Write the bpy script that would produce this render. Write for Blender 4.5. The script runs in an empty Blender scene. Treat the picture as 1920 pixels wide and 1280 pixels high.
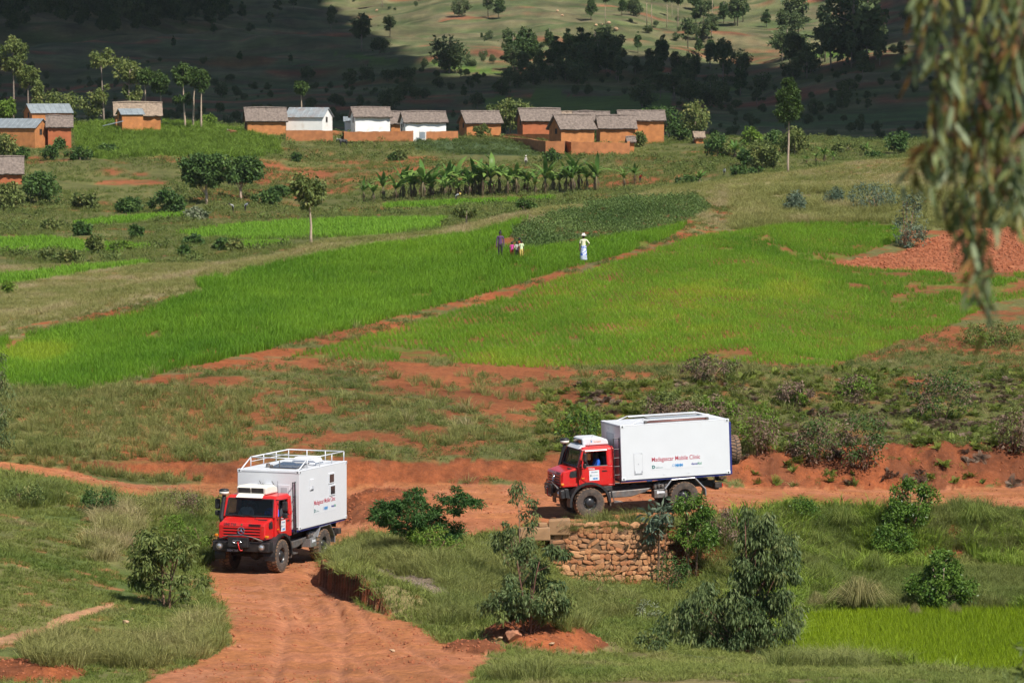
import bpy, bmesh, math, random
import numpy as np
from mathutils import Vector, Matrix, Euler

# ------------------------------------------------------------------ camera, sky, sun, exposure
SC = bpy.context.scene
F, CX, CY, HORIZON, ZC = 7000.0, 960.0, 640.0, 162.0, 20.0   # focal length and frame in photograph pixels
PITCH = math.atan((CY - HORIZON) / F)
cam_d = bpy.data.cameras.new('camera'); cam = bpy.data.objects.new('camera', cam_d)
SC.collection.objects.link(cam); SC.camera = cam
cam.location = (0, 0, ZC); cam.rotation_euler = (math.pi / 2 - PITCH, 0, 0)
cam_d.sensor_width = 36; cam_d.lens = 36 * F / 1920; cam_d.clip_start = 1; cam_d.clip_end = 9000
cam_d.dof.use_dof = True; cam_d.dof.focus_distance = 143; cam_d.dof.aperture_fstop = 4.0

SUN_AZ = math.atan2(-0.79, 0.61)         # the sun stands to the right and behind the camera
SUN_EL = math.radians(50)
SUN = Vector((math.cos(SUN_EL) * math.cos(SUN_AZ), math.cos(SUN_EL) * math.sin(SUN_AZ), math.sin(SUN_EL)))
w = bpy.data.worlds.new('World'); SC.world = w; w.use_nodes = True
nt = w.node_tree; bg = nt.nodes['Background']
sky = nt.nodes.new('ShaderNodeTexSky'); sky.sky_type = 'NISHITA'; sky.sun_disc = False
sky.sun_elevation = SUN_EL; sky.sun_rotation = math.pi / 2 - SUN_AZ
sky.altitude = 1300; sky.air_density = 1.0; sky.dust_density = 0.6; sky.ozone_density = 1.2
nt.links.new(sky.outputs[0], bg.inputs[0]); bg.inputs[1].default_value = 0.072
sd = bpy.data.lights.new('sun', 'SUN'); so = bpy.data.objects.new('sun', sd); SC.collection.objects.link(so)
sd.energy = 4.6; sd.angle = math.radians(0.53); sd.color = (1.0, 0.945, 0.86)
so.rotation_euler = SUN.to_track_quat('Z', 'Y').to_euler()
SC.view_settings.view_transform = 'Standard'; SC.view_settings.look = 'None'
SC.view_settings.exposure = 0.55; SC.view_settings.gamma = 1.0; SC.view_settings.use_curve_mapping = False
SC.cycles.max_bounces = 4; SC.cycles.transparent_max_bounces = 6
SC.cycles.diffuse_bounces = 2; SC.cycles.glossy_bounces = 2; SC.cycles.transmission_bounces = 4
SC.cycles.caustics_reflective = False; SC.cycles.caustics_refractive = False
SC.cycles.use_adaptive_sampling = True; SC.cycles.adaptive_threshold = 0.02
try: SC.cycles.use_denoising = True
except Exception: pass

# ------------------------------------------------------------------ helpers
RNG = np.random.default_rng(11)
random.seed(5)
COL = SC.collection
SP, CP = math.sin(PITCH), math.cos(PITCH)

def at(u, v, Y):
    """world point that stands at forward distance Y on the sight line of photograph point (u, v)"""
    a = (u - CX) / F; b = -(v - CY) / F
    d = np.array([a, CP + b * SP, -SP + b * CP])
    d = d * (Y / d[1])
    return np.array([d[0], d[1], d[2] + ZC])

def proj(x, y, z):
    zz = z - ZC
    d = y * CP - zz * SP
    d = np.where(np.abs(d) < 1e-3, 1e-3, d)
    return CX + F * x / d, CY - F * (y * SP + zz * CP) / d

def hash2(i, j, s):
    n = (i * 374761393 + j * 668265263 + s * 974634777) & 0x7fffffff
    n = ((n ^ (n >> 13)) * 1274126177) & 0x7fffffff
    n = (n ^ (n >> 16)) & 0xffff
    return n / 65535.0

def vnoise(x, y, s=0):
    x = np.asarray(x, float); y = np.asarray(y, float)
    xi = np.floor(x).astype(np.int64); yi = np.floor(y).astype(np.int64)
    fx = x - xi; fy = y - yi
    fx = fx * fx * (3 - 2 * fx); fy = fy * fy * (3 - 2 * fy)
    a = hash2(xi, yi, s); b = hash2(xi + 1, yi, s); c = hash2(xi, yi + 1, s); d = hash2(xi + 1, yi + 1, s)
    return (a * (1 - fx) + b * fx) * (1 - fy) + (c * (1 - fx) + d * fx) * fy

def fbm(x, y, s=0, o=4):
    t = 0; a = 0.5; tot = 0
    for k in range(o):
        t = t + a * vnoise(x * 2 ** k + 17.3 * k, y * 2 ** k - 9.1 * k, s + k); tot += a; a *= 0.5
    return t / tot          # 0..1

def inpoly(u, v, poly):
    u = np.asarray(u); v = np.asarray(v)
    r = np.zeros(u.shape, bool)
    n = len(poly); j = n - 1
    for i in range(n):
        x1, y1 = poly[i]; x2, y2 = poly[j]
        c = ((y1 > v) != (y2 > v))
        if y1 != y2:
            r ^= c & (u < (x2 - x1) * (v - y1) / (y2 - y1) + x1)
        j = i
    return r

def tag(o, label=None, cat=None, group=None, kind=None):
    if label: o['label'] = label
    if cat: o['category'] = cat
    if group: o['group'] = group
    if kind: o['kind'] = kind
    return o

def empty(name, loc, rz=0, label=None, cat=None, group=None):
    o = bpy.data.objects.new(name, None); COL.objects.link(o)
    o.location = tuple(loc); o.rotation_euler = (0, 0, rz); o.empty_display_size = 0.2
    return tag(o, label, cat, group)

ORD = ['first', 'second', 'third', 'fourth', 'fifth', 'sixth', 'seventh', 'eighth', 'ninth', 'tenth', 'eleventh', 'twelfth',
       'thirteenth', 'fourteenth', 'fifteenth', 'sixteenth', 'seventeenth', 'eighteenth', 'nineteenth', 'twentieth']
TENS = {2: 'twenty', 3: 'thirty', 4: 'forty', 5: 'fifty', 6: 'sixty', 7: 'seventy', 8: 'eighty', 9: 'ninety'}
def ordinal(i):            # 0-based
    n = i + 1
    if n <= 20: return ORD[i]
    if n % 10 == 0: return {30: 'thirtieth', 40: 'fortieth', 50: 'fiftieth', 60: 'sixtieth', 70: 'seventieth', 80: 'eightieth', 90: 'ninetieth'}[n]
    return TENS[n // 10] + '-' + ORD[n % 10 - 1]

def np_mesh(name, V, Fc, mats=(), smooth=False, attrs=None, mi=None):
    """mesh from arrays; Fc is an (n,k) array of one polygon size or a list of such arrays"""
    me = bpy.data.meshes.new(name)
    V = np.asarray(V, np.float32)
    if not isinstance(Fc, list): Fc = [Fc]
    Fc = [np.asarray(f, np.int32) for f in Fc if len(f)]
    nl = sum(f.size for f in Fc); nf = sum(len(f) for f in Fc)
    me.vertices.add(len(V)); me.vertices.foreach_set('co', V.ravel())
    me.loops.add(nl); me.polygons.add(nf)
    li = np.concatenate([f.ravel() for f in Fc]) if Fc else np.zeros(0, np.int32)
    tot = np.concatenate([np.full(len(f), f.shape[1], np.int32) for f in Fc]) if Fc else np.zeros(0, np.int32)
    st = np.concatenate([[0], np.cumsum(tot)[:-1]]).astype(np.int32) if nf else np.zeros(0, np.int32)
    me.loops.foreach_set('vertex_index', li); me.polygons.foreach_set('loop_start', st)
    try: me.polygons.foreach_set('loop_total', tot)
    except Exception: pass
    for m in mats: me.materials.append(m)
    if mi is not None: me.polygons.foreach_set('material_index', np.asarray(mi, np.int32))
    me.update(calc_edges=True)
    if smooth: me.polygons.foreach_set('use_smooth', np.ones(nf, bool))
    for k, (typ, arr) in (attrs or {}).items():
        a = me.attributes.new(k, typ, 'POINT')
        if typ == 'FLOAT': a.data.foreach_set('value', np.asarray(arr, np.float32))
        elif typ == 'INT': a.data.foreach_set('value', np.asarray(arr, np.int32))
        elif typ == 'FLOAT_VECTOR': a.data.foreach_set('vector', np.asarray(arr, np.float32).ravel())
        else: a.data.foreach_set('color', np.asarray(arr, np.float32).ravel())
    return me

def link(name, me, parent=None, loc=None):
    o = bpy.data.objects.new(name, me); COL.objects.link(o)
    if parent is not None: o.parent = parent
    if loc is not None: o.location = tuple(loc)
    return o

class MB:
    """collects shapes into one mesh"""
    def __init__(s): s.v = []; s.f = []; s.m = []
    def add(s, vs, fs, mi=0):
        b = len(s.v); s.v += [tuple(p) for p in vs]
        for f in fs: s.f.append(tuple(b + i for i in f)); s.m.append(mi)
        return s
    def box(s, x0, x1, y0, y1, z0, z1, mi=0):
        return s.add([(x0,y0,z0),(x1,y0,z0),(x1,y1,z0),(x0,y1,z0),(x0,y0,z1),(x1,y0,z1),(x1,y1,z1),(x0,y1,z1)],
              [(0,3,2,1),(4,5,6,7),(0,1,5,4),(1,2,6,5),(2,3,7,6),(3,0,4,7)], mi)
    def hexa(s, p, mi=0):      # 8 points, bottom ring then top ring
        return s.add(p, [(0,3,2,1),(4,5,6,7),(0,1,5,4),(1,2,6,5),(2,3,7,6),(3,0,4,7)], mi)
    def prism(s, prof, y0, y1, mi=0):        # profile in xz, extruded along y
        n = len(prof)
        vs = [(x, y0, z) for x, z in prof] + [(x, y1, z) for x, z in prof]
        fs = [tuple(range(n)), tuple(range(2*n-1, n-1, -1))] + [(i, i+n, (i+1)%n+n, (i+1)%n) for i in range(n)]
        return s.add(vs, fs, mi)
    def tube(s, pts, rad, n=6, mi=0, cap=True):
        pts = [Vector(p) for p in pts]
        if not hasattr(rad, '__len__'): rad = [rad] * len(pts)
        vs = []; up = None
        for i, p in enumerate(pts):
            d = (pts[min(i+1, len(pts)-1)] - pts[max(i-1, 0)])
            d = d.normalized() if d.length > 1e-9 else Vector((0,0,1))
            if up is None: up = Vector((0,0,1)) if abs(d.z) < 0.9 else Vector((1,0,0))
            a = d.cross(up)
            a = a.normalized() if a.length > 1e-6 else d.orthogonal().normalized()
            b = d.cross(a).normalized()
            for k in range(n):
                t = 2 * math.pi * k / n
                vs.append(p + (a * math.cos(t) + b * math.sin(t)) * rad[i])
        fs = []
        for i in range(len(pts) - 1):
            for k in range(n):
                fs.append((i*n+k, i*n+(k+1)%n, (i+1)*n+(k+1)%n, (i+1)*n+k))
        if cap: fs += [tuple(range(n-1, -1, -1)), tuple(range((len(pts)-1)*n, len(pts)*n))]
        return s.add(vs, fs, mi)
    def lathe(s, prof, c=(0,0,0), axis='y', n=32, mi=0, a0=0, a1=2*math.pi):   # prof: (r, h)
        vs = []; full = abs(a1 - a0 - 2*math.pi) < 1e-6
        m = n if full else n + 1
        for r, h in prof:
            for k in range(m):
                t = a0 + (a1 - a0) * k / n
                p, q = r * math.cos(t), r * math.sin(t)
                vs.append({'y': (c[0]+p, c[1]+h, c[2]+q), 'z': (c[0]+p, c[1]+q, c[2]+h), 'x': (c[0]+h, c[1]+p, c[2]+q)}[axis])
        fs = []
        for i in range(len(prof) - 1):
            for k in range(n):
                k2 = (k + 1) % m
                fs.append((i*m+k, i*m+k2, (i+1)*m+k2, (i+1)*m+k))
        return s.add(vs, fs, mi)
    def mesh(s, name, mats, smooth=False):
        me = bpy.data.meshes.new(name); me.from_pydata(s.v, [], s.f)
        mats = mats if isinstance(mats, (list, tuple)) else [mats]
        for m in mats: me.materials.append(m)
        if any(s.m): me.polygons.foreach_set('material_index', s.m)
        bm = bmesh.new(); bm.from_mesh(me); bmesh.ops.recalc_face_normals(bm, faces=bm.faces); bm.to_mesh(me); bm.free()
        if smooth: me.polygons.foreach_set('use_smooth', [True] * len(me.polygons))
        return me
    def build(s, name, mats, parent=None, smooth=False, bevel=0, loc=None, seg=2):
        o = link(name, s.mesh(name, mats, smooth), parent, loc)
        if bevel:
            b = o.modifiers.new('bevel', 'BEVEL'); b.width = bevel; b.segments = seg; b.limit_method = 'ANGLE'; b.angle_limit = math.radians(35)
        return o

# ------------------------------------------------------------------ materials
def nodes(name):
    m = bpy.data.materials.new(name); m.use_nodes = True
    t = m.node_tree; p = t.nodes['Principled BSDF']
    return m, t, p

def N(t, typ, **kw):
    n = t.nodes.new(typ)
    for k, v in kw.items(): setattr(n, k, v)
    return n

def mixcol(t, fac, a, b, mode='MIX'):
    n = N(t, 'ShaderNodeMix', data_type='RGBA', blend_type=mode)
    for s, x in ((0, fac), (6, a), (7, b)):
        if hasattr(x, 'is_output'): t.links.new(x, n.inputs[s])
        elif s == 0: n.inputs[0].default_value = x
        else: n.inputs[s].default_value = (*x[:3], 1)
    return n.outputs[2]

def noise(t, scale, detail=4, rough=0.55, vec=None, coord='Object'):
    n = N(t, 'ShaderNodeTexNoise'); n.inputs['Scale'].default_value = scale
    n.inputs['Detail'].default_value = detail; n.inputs['Roughness'].default_value = rough
    if vec is None:
        tc = N(t, 'ShaderNodeTexCoord'); vec = tc.outputs[coord]
    t.links.new(vec, n.inputs['Vector'])
    return n.outputs[0]

def ramp(t, fac, a, b, ca=(0,0,0), cb=(1,1,1)):
    r = N(t, 'ShaderNodeValToRGB'); e = r.color_ramp.elements
    e[0].position = a; e[1].position = b; e[0].color = (*ca, 1); e[1].color = (*cb, 1)
    t.links.new(fac, r.inputs[0]); return r.outputs[0]

def bump(t, p, h, strength=0.3, dist=0.02):
    b = N(t, 'ShaderNodeBump'); b.inputs['Strength'].default_value = strength; b.inputs['Distance'].default_value = dist
    t.links.new(h, b.inputs['Height']); t.links.new(b.outputs[0], p.inputs['Normal'])

def pm(name, col, rough=0.6, metal=0.0, var=0.12, scale=6.0, bmp=0.0, bdist=0.01, dirt=None, dirt_amt=0.5, dscale=2.0, spec=0.5, coat=0):
    m, t, p = nodes(name)
    p.inputs['Roughness'].default_value = rough; p.inputs['Metallic'].default_value = metal
    p.inputs['Specular IOR Level'].default_value = spec
    if coat: p.inputs['Coat Weight'].default_value = coat; p.inputs['Coat Roughness'].default_value = 0.08
    n = noise(t, scale)
    lo = tuple(max(0, c * (1 - var)) for c in col); hi = tuple(min(1, c * (1 + var)) for c in col)
    c = ramp(t, n, 0.3, 0.7, lo, hi)
    if dirt is not None:
        d = ramp(t, noise(t, dscale, 8, 0.7), 0.62 - 0.3 * dirt_amt, 0.75, (0,0,0), (1,1,1))
        c = mixcol(t, d, c, dirt)
    t.links.new(c, p.inputs['Base Color'])
    if bmp: bump(t, p, n, bmp, bdist)
    return m

def leaf_mat(name, dark, light, instancer=False, trans=0.3, rough=0.55, third=None, spec=0.16):
    """foliage: colour runs from dark to light with the leaf's own tint; some light passes through"""
    m, t, p = nodes(name)
    a = N(t, 'ShaderNodeAttribute', attribute_name='tint'); a.attribute_type = 'INSTANCER' if instancer else 'GEOMETRY'
    r = N(t, 'ShaderNodeValToRGB'); e = r.color_ramp.elements
    e[0].color = (*dark, 1); e[1].color = (*light, 1); e[0].position = 0.05; e[1].position = 0.9
    if third:
        e[1].position = 0.72
        k = r.color_ramp.elements.new(0.95); k.color = (*third, 1)
    t.links.new(a.outputs['Fac'], r.inputs[0])
    if instancer:
        g = N(t, 'ShaderNodeAttribute', attribute_name='tint'); g.attribute_type = 'GEOMETRY'
        mul = N(t, 'ShaderNodeMath', operation='MULTIPLY_ADD'); t.links.new(g.outputs['Fac'], mul.inputs[0])
        mul.inputs[1].default_value = 0.55; mul.inputs[2].default_value = 0.72
        cmb = N(t, 'ShaderNodeMix', data_type='RGBA', blend_type='MULTIPLY'); cmb.inputs[0].default_value = 1
        t.links.new(r.outputs[0], cmb.inputs[6]); t.links.new(mul.outputs[0], cmb.inputs[7])
        c = cmb.outputs[2]
    else: c = r.outputs[0]
    t.links.new(c, p.inputs['Base Color']); p.inputs['Roughness'].default_value = rough
    p.inputs['Specular IOR Level'].default_value = spec
    tr = N(t, 'ShaderNodeBsdfTranslucent'); t.links.new(c, tr.inputs[0])
    mx = N(t, 'ShaderNodeMixShader'); mx.inputs[0].default_value = trans
    t.links.new(p.outputs[0], mx.inputs[1]); t.links.new(tr.outputs[0], mx.inputs[2])
    t.links.new(mx.outputs[0], t.nodes['Material Output'].inputs[0])
    return m
# ------------------------------------------------------------------ terrain: ground profiles (distance, photograph row) per column
PROF = {
 -700: [(103,1275),(118,1090),(134,950),(142,908),(150,860),(155,838),(163,755),(170,722),(190,668),(205,625),(212,606),(225,608),(262,610),(305,541),(342,500),(400,451),(440,420),(480,372),(520,325),(560,270),(600,238),(640,236),(700,238),(850,205),(1000,150),(1200,85),(1400,15),(1600,-65)],
 0: [(103,1280),(118,1100),(134,962),(142,920),(150,876),(152,868),(154,848),(163,765),(170,732),(190,675),(205,622),(212,598),(225,600),(262,606),(305,541),(342,500),(400,451),(440,420),(480,372),(520,325),(560,275),(600,240),(640,236),(700,238),(850,205),(1000,150),(1200,90),(1400,20),(1600,-60)],
 250: [(103,1280),(116,1160),(125,1095),(134,1005),(142,950),(149,915),(153,900),(153.7,868),(160,808),(172,712),(190,648),(205,590),(216,548),(226,530),(262,590),(300,548),(370,475),(440,417),(480,380),(520,330),(575,265),(610,237),(640,236),(700,238),(850,207),(1000,153),(1200,93),(1400,23),(1600,-57)],
 400: [(103,1282),(114,1185),(122.5,1128),(133.2,1072),(141,1012),(148,942),(153.2,906),(153.8,866),(161,810),(173,712),(190,634),(205,570),(218,527),(230,500),(262,570),(300,545),(370,470),(440,415),(480,380),(520,330),(575,262),(610,236),(640,236),(700,238),(850,208),(1000,155),(1200,95),(1400,25),(1600,-55)],
 600: [(103,1285),(114,1205),(122.5,1142),(132.4,1077),(138.5,1048),(146.5,990),(153.4,909),(154.0,868),(162,800),(176,705),(190,640),(210,555),(232,483),(245,452),(290,482),(340,470),(400,440),(440,415),(480,385),(520,345),(560,300),(590,254),(640,250),(700,245),(850,210),(1000,155),(1200,95),(1400,25),(1600,-55)],
 800: [(103,1275),(115,1185),(126,1100),(131,1062),(136,1026),(141,988),(147,940),(153.5,907),(154.1,864),(166,765),(178,698),(184,678),(205,580),(225,505),(238,462),(246,440),(290,455),(340,440),(400,424),(440,408),(470,390),(490,368),(550,300),(590,259),(640,255),(720,245),(850,212),(1000,155),(1200,98),(1400,28),(1600,-50)],
 1000: [(103,1270),(112,1222),(122,1165),(130,1115),(136,1062),(139,1012),(141,985),(148,945),(154.5,908),(155.1,860),(168,770),(182,690),(208,560),(222,480),(248,410),(255,392),(300,430),(350,425),(400,405),(440,390),(470,378),(490,368),(550,305),(585,272),(640,266),(720,250),(850,212),(1000,155),(1200,100),(1400,30),(1600,-45)],
 1046: [(103,1264),(112,1232),(122,1182),(130,1145),(137,1108),(140.75,1092),(141.3,986),(144,968),(150,934),(155,908),(155.7,860),(168,768),(182,690),(208,560),(222,485),(248,412),(258,386),(300,425),(350,420),(400,403),(440,388),(470,376),(490,364),(550,305),(585,275),(640,266),(720,250),(850,212),(1000,157),(1200,102),(1400,32),(1600,-44)],
 1262: [(103,1258),(112,1243),(122,1198),(130,1152),(137,1115),(140.75,1098),(141.3,984),(144,966),(149,940),(155.5,909),(156.2,860),(166,780),(178,702),(183,686),(205,570),(222,500),(234,455),(250,410),(270,372),(292,347),(330,395),(400,385),(450,370),(490,349),(530,318),(570,285),(590,272),(625,262),(680,265),(760,228),(800,215),(900,188),(1000,163),(1150,118),(1400,40),(1600,-40)],
 1400: [(103,1262),(112,1250),(120,1228),(128,1178),(134,1132),(139,1072),(143,1006),(146.5,960),(150,942),(157.4,914),(158.2,860),(166,790),(178,702),(190,640),(205,570),(222,500),(240,445),(262,398),(280,362),(300,330),(340,370),(420,370),(480,340),(520,308),(560,285),(600,270),(640,262),(700,262),(760,240),(800,225),(900,192),(1000,162),(1150,115),(1400,40),(1600,-40)],
 1600: [(103,1270),(111,1254),(116,1252),(119,1251),(120,1247),(126,1195),(132,1148),(132.8,1137),(133.6,1126),(142,1069),(144,1058),(148,966),(150,951),(158.4,914),(160.5,852),(168,800),(180,712),(187,680),(205,590),(225,505),(245,440),(262,400),(285,350),(308,305),(350,345),(430,335),(500,305),(560,285),(620,270),(680,262),(740,245),(800,215),(860,170),(905,130),(960,142),(1000,118),(1150,100),(1400,40),(1600,-40)],
 1920: [(103,1285),(112,1268),(118,1267),(119.5,1251),(126,1195),(132,1148),(132.8,1137),(133.6,1126),(142,1069),(144.4,1056),(148.6,962),(150.5,950),(159.4,912),(161.8,838),(170,790),(182,705),(195,640),(212,570),(226,505),(240,455),(255,420),(280,360),(300,310),(320,268),(360,300),(430,310),(500,295),(560,280),(620,268),(680,258),(740,235),(800,200),(860,150),(900,108),(960,112),(1000,100),(1150,60),(1400,0),(1600,-60)],
 2700: [(103,1290),(112,1270),(118,1267),(119.5,1251),(126,1195),(132,1148),(142,1069),(144.4,1050),(149,955),(151,945),(160,908),(162.5,830),(170,780),(182,690),(195,620),(212,545),(226,480),(240,430),(255,395),(280,330),(300,280),(320,245),(360,280),(430,300),(500,290),(560,275),(620,262),(680,250),(740,220),(800,180),(860,120),(900,70),(960,75),(1000,60),(1150,10),(1400,-50),(1600,-110)],
}
NEARP = [(-80, 6.0), (-8, -1.2), (0, -1.9), (10, -3.9), (30, -7.4), (60, -12.2), (85, -15.0)]
FARP = [(1900, 95.0), (2500, 210.0), (3400, 270.0), (5200, 285.0)]
YG = np.concatenate([np.arange(-80, 96, 4.0), np.arange(96, 172, 0.2), np.arange(172, 320, 0.5), np.arange(320, 660, 1.25),
                     np.arange(660, 1640, 5.0), np.arange(1640, 5201, 120.0)])
UG = np.arange(-700, 2701, 8.0)
def gsm(a, sig, axis):
    r = int(3 * sig) + 1; k = np.exp(-0.5 * (np.arange(-r, r + 1) / sig) ** 2); k /= k.sum()
    p = [(0, 0), (0, 0)]; p[axis] = (r, r)
    b = np.pad(a, p, mode='edge')
    return np.apply_along_axis(lambda q: np.convolve(q, k, 'valid'), axis, b)
cu = sorted(PROF); Zc = []
for u in cu:
    ys = [y for y, z in NEARP]; zs = [ZC + z for y, z in NEARP]
    for y, v in PROF[u]: ys.append(y); zs.append(at(u, v, y)[2])
    ys += [y for y, z in FARP]; zs += [ZC + z for y, z in FARP]
    Zc.append(np.interp(YG, ys, zs))
Zc = gsm(np.array(Zc), 1.6, 1)
TZ = np.empty((len(UG), len(YG)))
for j in range(len(YG)): TZ[:, j] = np.interp(UG, cu, Zc[:, j])
TZ = gsm(TZ, 3.0, 0)

def base_h(x, y):
    x = np.asarray(x, float); y = np.asarray(y, float)
    u = np.clip(CX + F * x / np.maximum(y, 96.0), UG[0], UG[-1] - 1e-6)
    yy = np.clip(y, YG[0], YG[-1] - 1e-6)
    fi = (u - UG[0]) / 8.0; i = np.minimum(fi.astype(int), len(UG) - 2); fi = fi - i
    j = np.clip(np.searchsorted(YG, yy, 'right') - 1, 0, len(YG) - 2); fj = (yy - YG[j]) / (YG[j + 1] - YG[j])
    return (TZ[i, j] * (1 - fi) + TZ[i + 1, j] * fi) * (1 - fj) + (TZ[i, j + 1] * (1 - fi) + TZ[i + 1, j + 1] * fi) * fj

# zones, traced on the photograph (each is a patch of the ground at its own distance)
ROADP = [(-60,858),(120,878),(200,902),(300,910),(440,905),(650,908),(750,905),(900,908),(1010,906),(1200,905),(1400,914),(1600,914),(1990,912),
         (1990,950),(1800,946),(1600,958),(1500,950),(1330,966),(1250,972),(1046,984),(1000,984),(890,1004),(790,1000),(700,1000),(650,1016),(606,1056),(600,1082),(640,1112),(690,1143),(770,1165),
         (830,1204),(930,1214),(908,1242),(860,1300),(240,1300),(300,1264),(395,1234),(440,1200),(432,1160),(400,1112),(384,1075),(396,1010),(420,962),(424,936),(330,938),(250,932),(180,916),(120,900),(50,886),(-60,868)]
RICE_A = [(-80,650),(100,622),(250,592),(385,550),(370,530),(560,490),(760,455),(900,437),(985,414),(955,440),(925,462),(990,474),(1090,458),(1200,440),(1290,422),(1240,452),(1130,488),(1050,508),(890,558),(690,608),(520,651),(300,702),(150,733),(20,730),(-80,725)]
RICE_B = [(1330,440),(1500,420),(1680,420),(1690,452),(1640,468),(1560,492),(1640,506),(1760,512),(1990,516),(1990,545),(1860,570),(1800,602),(1750,625),(1640,660),(1560,690),(1400,680),(1300,688),(1150,688),(1000,690),(800,678),(700,678),(540,670),(720,624),(930,564),(1100,509),(1250,462)]
CASSAVA = [(960,436),(1020,408),(1150,380),(1305,370),(1335,392),(1280,420),(1200,438),(1100,456),(1000,466),(965,462)]
PATHP = [(1300,372),(1325,374),(1378,400),(1384,412),(1330,436),(1250,461),(1130,498),(1050,521),(930,561),(720,622),(540,668),(470,690),(380,700),(300,722),(200,742),(150,738),(300,703),(520,652),(690,609),(890,558),(1050,508),(1130,488),(1240,452),(1290,424),(1345,402)]
TILLED = [(1550,496),(1700,470),(1740,450),(1800,430),(1990,425),(1990,512),(1760,510),(1640,505)]
REDEDGE = [(-60,618),(120,600),(250,572),(380,540),(388,548),(250,592),(100,622),(-60,650)]
MEADOW = [(-100,960),(120,950),(250,958),(330,1040),(395,1110),(435,1160),(440,1205),(395,1235),(240,1300),(-100,1300)]
LAWN = [(860,1300),(905,1246),(940,1216),(1100,1214),(1300,1222),(1500,1232),(1600,1246),(1760,1262),(1990,1280),(1990,1330),(860,1330)]
PADDY_N = [(1500,1160),(1600,1152),(1990,1146),(1990,1268),(1760,1258),(1600,1242),(1480,1218)]
PADDY_M = [(1560,1080),(1660,1070),(1990,1064),(1990,1132),(1700,1134),(1560,1140)]
TRAIL = [(-60,1206),(60,1180),(130,1150),(215,1128),(212,1140),(140,1162),(70,1194),(-60,1224)]
PADDIES = [[(-60,450),(83,447),(187,457),(287,463),(233,472),(167,477),(110,468),(33,473),(-60,482)],
           [(-60,526),(133,503),(247,495),(293,493),(167,510),(67,527),(-60,541)],
           [(133,420),(207,410),(347,400),(347,408),(233,418),(167,424)],
           [(333,437),(477,420),(640,412),(838,411),(822,426),(760,437),(640,444),(467,449),(383,444)],
           [(450,457),(547,455),(493,463),(450,468)],
           [(720,384),(840,378),(947,376),(1040,369),(1040,376),(930,384),(840,386),(720,392)]]
LUSH = [(140,238),(260,232),(400,240),(520,262),(530,290),(430,300),(300,292),(200,300),(150,290)]
BEANS = [(770,266),(860,262),(1010,268),(1040,284),(1000,292),(860,290),(780,282)]
HILLP = [[(628,102),(680,103),(790,119),(772,122),(690,115)], [(800,117),(850,122),(960,136),(940,140),(850,134)], [(880,183),(1130,180),(1260,172),(1260,215),(960,215)],
         [(1000,165),(1050,167),(1060,188),(1000,188)], [(1330,158),(1378,160),(1385,172),(1335,172)], [(1480,92),(1640,96),(1600,108),(1500,108)]]

GREEN, OLIVE, TAN, SOIL, ROADC = (0.090, 0.115, 0.035), (0.14, 0.13, 0.052), (0.21, 0.175, 0.085), (0.245, 0.088, 0.038), (0.345, 0.140, 0.060)
def lerp3(a, b, t):
    t = np.asarray(t)[..., None]
    return np.asarray(a) * (1 - t) + np.asarray(b) * t
def sstep(a, b, x):
    t = np.clip((x - a) / (b - a), 0, 1); return t * t * (3 - 2 * t)

def zone(x, y, z):
    """0 scrub slope 1 road 2 rice A 3 rice B 4 cassava 5 footpath 6 tilled 7 meadow 8 lawn 9 paddy near 10 paddy mid 11 crest grass
       12 far paddy 13 lush 14 beans 15 valley 16 hill 17 hill field 18 trail 19 bank slope 20 gully and island grass"""
    u, v = proj(x, y, z)
    w1 = (fbm(x * 0.9, y * 0.9, 3, 3) - 0.5); w2 = (fbm(x * 0.9, y * 0.9, 9, 3) - 0.5)
    s = F / np.maximum(y, 90)
    uu = u + w1 * 0.55 * s; vv = v + w2 * 0.11 * s
    Z = np.zeros(np.shape(x), int)
    near = (y < 345)
    frt = y < 149.5
    Z[(y >= 345) & (y < 645)] = 15
    Z[y >= 645] = 16
    Z[near & (y < 172) & (y > 152) & (u > 1350)] = 19
    Z[frt] = 20
    Z[near & (y > 186) & (v < 640 - 0.245 * (u - 60) + 5) & (u < 1400)] = 11
    Z[near & (y > 186) & (v < 432) & (u >= 1300)] = 11
    Z[near & (y > 250) & (Z == 0)] = 11
    for p, k, c in ((MEADOW, 7, frt), (LAWN, 8, frt), (PADDY_N, 9, frt), (PADDY_M, 10, frt), (CASSAVA, 4, near), (RICE_A, 2, near), (RICE_B, 3, near),
                    (TILLED, 6, near & (y > 170)), (PATHP, 5, near & (y > 170)), (REDEDGE, 5, near & (y > 170)), (TRAIL, 18, frt), (ROADP, 1, near & (y < 163))):
        q = inpoly(uu, vv, p) & c
        if k == 5: q &= (fbm(x * 0.5, y * 0.5, 21, 3) > 0.43)
        Z[q] = k
    Z[(y > 155) & (Z == 1) & (fbm(x, y, 5, 2) > 2)] = 0
    mid = (y >= 300) & (y < 645)
    for p in PADDIES: Z[inpoly(uu, vv, p) & mid] = 12
    Z[inpoly(uu, vv, LUSH) & mid & (Z != 12)] = 13
    Z[inpoly(uu, vv, BEANS) & mid & (Z != 12)] = 14
    for p in HILLP: Z[inpoly(uu, vv, p) & (y >= 645)] = 17
    return Z, u, v

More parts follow.
